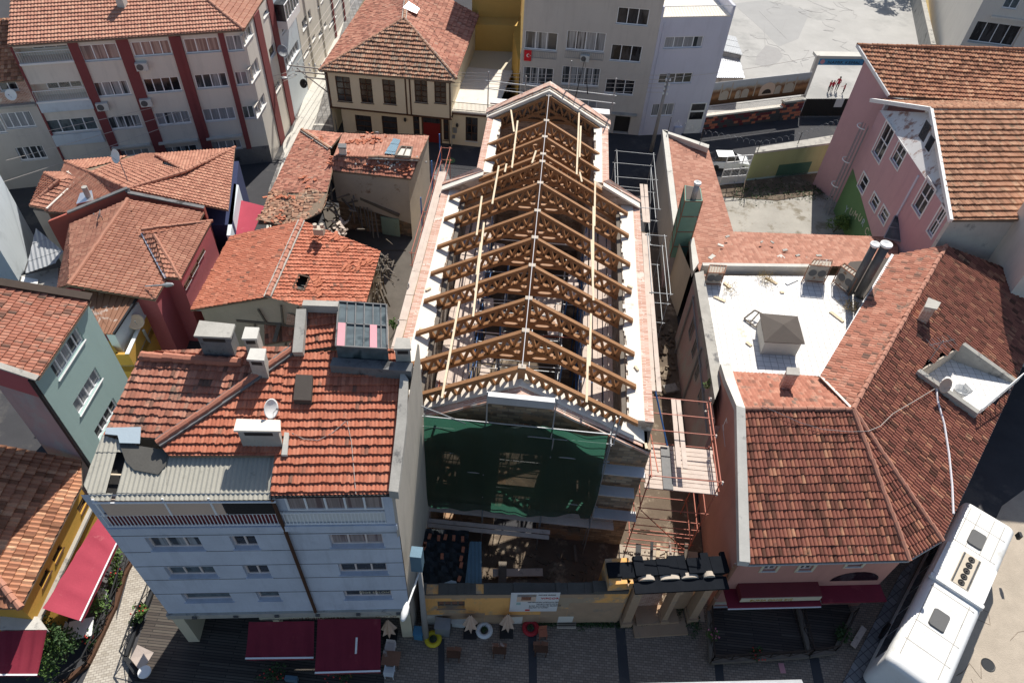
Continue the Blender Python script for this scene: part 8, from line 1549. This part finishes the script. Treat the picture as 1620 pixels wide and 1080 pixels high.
# bus stop roof at the bottom edge
SH = thing('bus_shelter', 'white edged flat shelter roof at the bottom edge of the plaza', 'shelter', P('p', 800, 1060, 0)); q = [P('s', 1030, 1140, 2.6), P('s', 1300, 1140, 2.6), P('s', 1268, 1074, 2.6), P('s', 1005, 1080, 2.6)]; MB().slab(q, .12).build('roof', 'galv', SH)
for p in q[:2]+[q[2]+Vector((0, -.3, 0)), q[3]+Vector((0, -.3, 0))]: MB().tube([Vector((p.x, p.y, 0)), p-Vector((0, 0, .1))], .05, 6).build('post', 'galv', SH)
for k, (x, y, m_, lb) in enumerate(((755/4.05, 0, 0, 0),)): pass
def planter(x, y, mat, lb):
    t = thing('tyre_planter', lb, 'planter', P('n', x, y, 0)); c = P('n', x, y, .0); n, m = 20, 8; g = MB(); vs = [c+Vector(((.33+.13*math.cos(b))*math.cos(a), (.33+.13*math.cos(b))*math.sin(a), .13+.13*math.sin(b))) for a in np.linspace(0, 2*math.pi, n, endpoint=False) for b in np.linspace(0, 2*math.pi, m, endpoint=False)]
    g.add(vs, [(i*m+j, i*m+(j+1) % m, ((i+1) % n)*m+(j+1) % m, ((i+1) % n)*m+j) for i in range(n) for j in range(m)]); g.build('tyre', mat, t, True); MB().lathe(c+Vector((0, 0, .05)), [(.3, 0), (.25, .08), (.05, .1)], 12).build('soil', 'floor_dark', t); g = MB(); leaves(g, c+Vector((0, 0, .25)), .18, 40, .06); g.build('plant', 'leaf_dark', t)
planter(143, 800, 'yellowpaint', 'yellow painted tyre planter near the lamp post'); planter(470, 745, 'whitepaint', 'white painted tyre planter between the folded parasols'); planter(766, 730, 'redpaint', 'dark red painted tyre planter below the banner')
def parasol(c, x, y, lb):
    t = thing('parasol', lb, 'parasol', P(c, x, y, 0), 'folded parasols'); p = P(c, x, y, 0); MB().tube([p, p+Vector((0, 0, 2.3))], .03, 6).build('pole', 'wood_brown', t); n = 14; g = MB(); vs = []
    for z, r_ in ((2.3, .03), (1.9, .12), (1.4, .24), (.95, .34)): vs += [p+Vector((r_*(1.25 if i % 2 else .6)*math.cos(6.283*i/n), r_*(1.25 if i % 2 else .6)*math.sin(6.283*i/n), z)) for i in range(n)]
    g.add(vs, [(i*n+j, i*n+(j+1) % n, (i+1)*n+(j+1) % n, (i+1)*n+j) for i in range(3) for j in range(n)]+[tuple(range(n))]); g.build('cloth', 'umbrella_cloth', t); MB().box(p+Vector((0, 0, .05)), (.7, .7, .1), .1).build('base', 'shopdark', t)
parasol('n', 380, 755, 'folded beige parasol left of the white tyre planter'); parasol('n', 612, 750, 'folded beige parasol right of the white tyre planter'); parasol('l', 1085, 785, 'folded beige parasol beside the corner pier of the blue block')
def chair(c, x, y, rz, mat, lb, group=None, sc=1., arms=False):
    p = P(c, x, y, 0); t = thing('chair', lb, 'chair', p, group); q = Matrix.Rotation(rz, 3, 'Z'); X = lambda a, b, z: p+q@Vector((a*sc, b*sc, z*sc))
    MB().box(X(0, 0, .44), (.45*sc, .43*sc, .04), rz).build('seat', mat, t)
    for a in (-.19, .19):
        for b in (-.18, .18): MB().tube([X(a, b, 0), X(a, b, .9 if b > 0 else (.65 if arms else .44))], .022, 5).build('leg', mat, t)
    g = MB()
    for k in range(4): g.box(X(0, .19, .55+k*.1), (.4*sc, .02, .05), rz)
    g.build('backrest', mat, t)
    if arms:
        g = MB()
        for a in (-.21, .21): g.box(X(a, 0, .66), (.05, .42*sc, .03), rz)
        g.build('armrest', mat, t)
    return t
def table(c, x, y, rz, mat, lb, w_=.8, l_=.8, top_='wood_deck'):
    p = P(c, x, y, 0); t = thing('table', lb, 'table', p); q = Matrix.Rotation(rz, 3, 'Z'); MB().box(p+Vector((0, 0, .74)), (w_, l_, .04), rz).build('tabletop', top_, t)
    for a in (-.4, .4):
        for b in (-.4, .4): o_ = q@Vector((a*w_, b*l_, 0)); MB().tube([p+o_, p+o_+Vector((0, 0, .72))], .025, 5).build('leg', mat, t)
for k, (x, y) in enumerate(((275, 905), (565, 880), (828, 870))):
    nm = ['left', 'middle', 'right'][k]; table('n', x, y+22, .05, 'wood_brown', 'small low brown cafe table of the '+nm+' group on the plaza', .7, .35, 'wood_brown')
    chair('n', x-23, y-22, math.pi+.1, 'rust_metal', 'brown wooden stool chair, left one of the '+nm+' cafe group', 'brown cafe chairs', .8); chair('n', x+24, y-22, math.pi-.1, 'rust_metal', 'brown wooden stool chair, right one of the '+nm+' cafe group', 'brown cafe chairs', .8)
chair('n', 842, 775, .2, 'clay', 'single small brown chair standing beside the red tyre planter'); chair('l', 1090, 870, 0, 'pvc_beige', 'armchair with checked seat beside the red awning', arms=True, sc=1.1); chair('l', 1082, 1025, math.pi, 'carpaint', 'white armchair at the corner of the red awning', arms=True, sc=1.1); table('l', 1095, 950, .03, 'wood_brown', 'dark wooden table between two armchairs beside the red awning', .9, .7, 'rust_metal')
for x, y, m_, lb, d_ in (('l', (1265, 790), 'blue_bin', 'small blue litter bin at the foot of the lamp post', (.45, .4, .75)), ('n', (205, 760), 'steel', 'grey metal cabinet with a sloping lid against the yard wall', (.75, .5, 1.1)), ('n', (305, 715), 'ac_white', 'low white box behind the left folded parasol', (.7, .3, .6)), ('n', (1262, 665), 'green_paint', 'small green utility box at the foot of the gate', (.65, .35, .7))):
    p = P(x, *y, 0); t = thing('utility_box' if m_ != 'blue_bin' else 'litter_bin', lb, 'box' if m_ != 'blue_bin' else 'bin', p); MB().box(p+Vector((0, .1, d_[2]/2)), d_).build('body', m_, t); MB().box(p+Vector((0, .08, d_[2]+.03)), (d_[0]+.06, d_[1]+.08, .06), 0, (.12, 0)).build('lid', m_, t)
tag(MB().box(P('r', 70, 980, .03), (.28, .5, .04), .1).build('paving_slab', 'pink_panel'), 'single pinkish slab lying on the plaza by the deck', 'slab')
# lamp post with sign box
lp = P('l', 1312, 788, 0); LPo = thing('street_lamp', 'tall concrete street lamp with a bright white head over the yard wall corner', 'street lamp', lp); MB().tube([lp, lp+Vector((0, .1, 8.2))], [.17, .1], 10).build('pole', 'pole_concrete', LPo, True)
la = lp+Vector((0, .1, 7.6)); MB().tube([la, la+Vector((-.02, -1.1, .7)), la+Vector((-.15, -2.0, .8))], .04, 6).build('arm', 'whitepaint', LPo); MB().lathe(la+Vector((-.17, -1.9, .8)), [(.05, -.1), (.13, .1), (.15, .4), (.1, .65), (.02, .72)], 12, axis=(-.1, -1, -.1)).build('lamp_head', 'whitepaint', LPo, True)
tag(MB().box(P('l', 1255, 285, 8.6), (.5, .5, 1.4)).build('junction_box', 'tin_blue'), 'grey sheet box mounted high by the lamp post', 'box')
# wooden cafe decks
WD = thing('wooden_deck', 'raised dark wooden cafe deck with boarded edge in front of the pink house', 'deck', P('p', 950, 780, 0)); q = [P('p', 690, 612, .25), P('p', 1228, 600, .25), P('p', 1322, 908, .25), P('p', 705, 945, .25)]; MB().prism([tuple(p[:2]) for p in q], .05, .25).build('floor', 'deck_boards', WD)
WD2 = thing('wooden_deck', 'second, darker wooden cafe deck nearer the bus road', 'deck', P('r', 320, 760, 0)); q2 = [P('r', 165, 585, .25), P('r', 490, 570, .25), P('r', 520, 640, .25), P('r', 400, 880, .25), P('r', 240, 905, .25)]; MB().prism([tuple(p[:2]) for p in q2], .05, .25).build('floor', 'deck_boards', WD2)
def fence(par, pts, h=.95, mat='wood_dark', base_='wood_grey'):
    for a, b in zip(pts, pts[1:]):
        g = MB(); L_f = (b-a).length; n = max(1, int(L_f/.9))
        for k in range(n+1): p = lerp(a, b, k/n); g.tube([p, p+Vector((0, 0, h))], .03, 5)
        for k in range(n): p, r_ = lerp(a, b, k/n), lerp(a, b, (k+1)/n); g.beam(p+Vector((0, 0, .25)), r_+Vector((0, 0, h)), .025, .03); g.beam(p+Vector((0, 0, h)), r_+Vector((0, 0, .25)), .025, .03)
        g.beam(a+Vector((0, 0, h)), b+Vector((0, 0, h)), .06, .05); g.build('railing', mat, par); MB().beam(a+Vector((0, 0, .12)), b+Vector((0, 0, .12)), .22, .26).build('edge_board', base_, par)
fence(WD, [q[0], q[3], q[2]]); fence(WD2, [q2[0], q2[4], q2[3], q2[2]])
bush('flowering planter shrub with pink blooms at the left deck rail', P('p', 705, 790, .25), .35, .8, n=160, flowers='flower_pink', size=.07); bush('flower box with red blooms at the front edge of the wooden deck', P('p', 1000, 905, .25), .4, .45, n=160, mat='leaf_dark', flowers='flower_red', size=.07); bush('green shrub at the corner of the darker deck', P('r', 455, 790, .1), .6, 1.0, n=260, size=.09, mat='leaf_dark')
tag(MB().box(P('r', 560, 780, .3), (1.4, .3, .08), .9).build('plank', 'plank'), 'pale plank leaning at the corner shrub of the darker deck', 'plank')
gv = MB()
for (x, y, sx, sy, k) in ((1180, 690, 90, 6, 90), (900, 690, 90, 8, 120), (1090, 700, 30, 20, 40), (1300, 705, 160, 6, 120), (1480, 560, 30, 40, 60)):
    for _ in range(k): p = P('n', random.gauss(x, sx*.6), random.gauss(y, sy), .05); leaves(gv, p, .16, 4, .06, .5)
for (x, y, sx, sy, k) in ((590, 720, 60, 8, 60), (700, 810, 100, 5, 60), (940, 770, 40, 40, 50), (1080, 890, 40, 50, 60), (640, 880, 60, 8, 40)):
    for _ in range(k): p = P('B', random.gauss(x, sx*.6), random.gauss(y, sy), .2); leaves(gv, p, .16, 4, .06, .5)
tag(gv.build('weeds', 'leaf_dark'), 'weeds growing along the foot of the yard wall and gate', 'weeds', kind='stuff')
blk = MB()
for i in range(9):
    for j in range(5): blk.box(P('n', 945+i*13, 668+j*12, .1+.0*j), (.14, .16, .12), random.uniform(-.2, .2))
tag(blk.build('paving_stones', 'plaster_ruin'), 'stack of loose cobble blocks against the yard wall', 'cobbles', kind='stuff')
# cafe garden at the left
CG = thing('terrace_fence', 'low wall with a crossed iron railing along the left cafe garden', 'fence', P('j', 740, 560, 0)); fp = [P('j', x, y, .0) for x, y in ((858, 290), (800, 400), (740, 600), (600, 900), (570, 960), (420, 1077), (300, 1180))]; fence(CG, fp, 1.0, 'black_metal', 'wood_brown')
CG2 = thing('terrace_fence', 'crossed iron railing along the right side of the pale path', 'fence', P('j', 900, 680, 0)); fence(CG2, [P('j', x, y, 0) for x, y in ((990, 470), (940, 600), (880, 720), (810, 920), (900, 1050))], 1.0, 'black_metal', 'black_metal')
for k, (x, y, r_, h, lb, m_) in enumerate(((750, 330, .6, 1.5, 'tall light green plant between awning and path', 'leaf'), (770, 400, .35, .8, 'small plant with red flowers by the iron railing', 'leaf'), (650, 610, .8, 1.5, 'leafy light green shrub at the awning corner', 'leaf'), (340, 900, .9, 1.7, 'light green shrub at the left of the big garden bed', 'leaf'), (430, 920, 1.1, 2.0, 'dense bush in the middle of the big garden bed', 'leaf_dark'), (490, 850, .7, 1.6, 'broad leafed light plant at the back of the garden bed', 'leaf'), (300, 1040, .9, 1.3, 'low shrub at the bottom edge of the garden bed', 'leaf'), (590, 820, .35, .7, 'potted flowers on the low garden wall, near table', 'leaf_dark'), (620, 750, .3, .7, 'second potted flowers on the low garden wall', 'leaf_dark'), (750, 450, .3, .6, 'pot plant on the garden wall by the awning', 'leaf'), (910, 640, .4, .8, 'planter with red flowers on the right path railing', 'leaf'), (885, 700, .3, .6, 'small planter below the red flowers on the path railing', 'leaf_dark'))):
    bush(lb, P('j', x, y, .1), r_, h, m_, n=int(300*r_+120), size=.085, flowers='flower_red' if k in (1, 7, 10) else None)
table('j', 552, 765, .35, 'steel', 'white square table with glossy top in the cafe garden', 1.15, 1.0, 'whitepaint'); chair('j', 480, 750, 1.7, 'whitepaint', 'white cafe chair beside the glossy white table'); chair('j', 672, 540, .3, 'carpaint', 'pale chair half hidden under the awning edge'); chair('j', 680, 450, 1.2, 'busgrey', 'grey metal chair under the awning by the path')
SG = thing('menu_board', 'brown slatted board with a round white lamp on the cafe floor', 'board', P('j', 900, 920, 0)); MB().slab([P('j', 835, 920, .5), P('j', 905, 1010, .5), P('j', 985, 880, .7), P('j', 880, 830, .7)], .05).build('board', 'plank', SG); MB().lathe(P('j', 925, 1005, .9), [(.32, 0), (.3, .04), (.05, .05)], 18).build('lamp_disc', 'whitepaint', SG); MB().tube([P('j', 925, 1005, 0), P('j', 925, 1005, .9)], .03, 6).build('stem', 'steel', SG)
sheet('cafe_floor', [P('j', 1000, 480, 0), P('l', 1040, 690, 0), P('l', 1045, 1150, 0), P('j', 900, 1200, 0), P('j', 830, 960, 0)], .016, 'deck_boards')
fl = [P('j', 1005, 490, 3.0), P('j', 1085, 600, 3.0)]; tag(MB().hexa([fl[0], fl[1], fl[1]+Vector((.03, .03, 0)), fl[0]+Vector((.03, .03, 0))], [p+Vector((0, 0, .8)) for p in (fl[0], fl[0]+(fl[1]-fl[0])*.9, fl[0]+(fl[1]-fl[0])*.9+Vector((.03, .03, 0)), fl[0]+Vector((.03, .03, 0)))]).build('flag', 'flagred'), 'dark red flag hanging at the left corner of the blue block', 'flag')
tag(MB().box(P('l', 450, 1050, .4), (.6, .2, .4)).build('floor_lamp', 'tin_blue'), 'small grey box lamp below the left red awning', 'box')
for x, y, lb in ((330, 1060, 'low hedge box with flowers in front of the left red awning'), (760, 1050, 'low hedge box with flowers in front of the right red awning')): bush(lb, P('l', x, y, .1), .8, .7, 'leaf_dark', n=300, size=.07, flowers='flower_red')
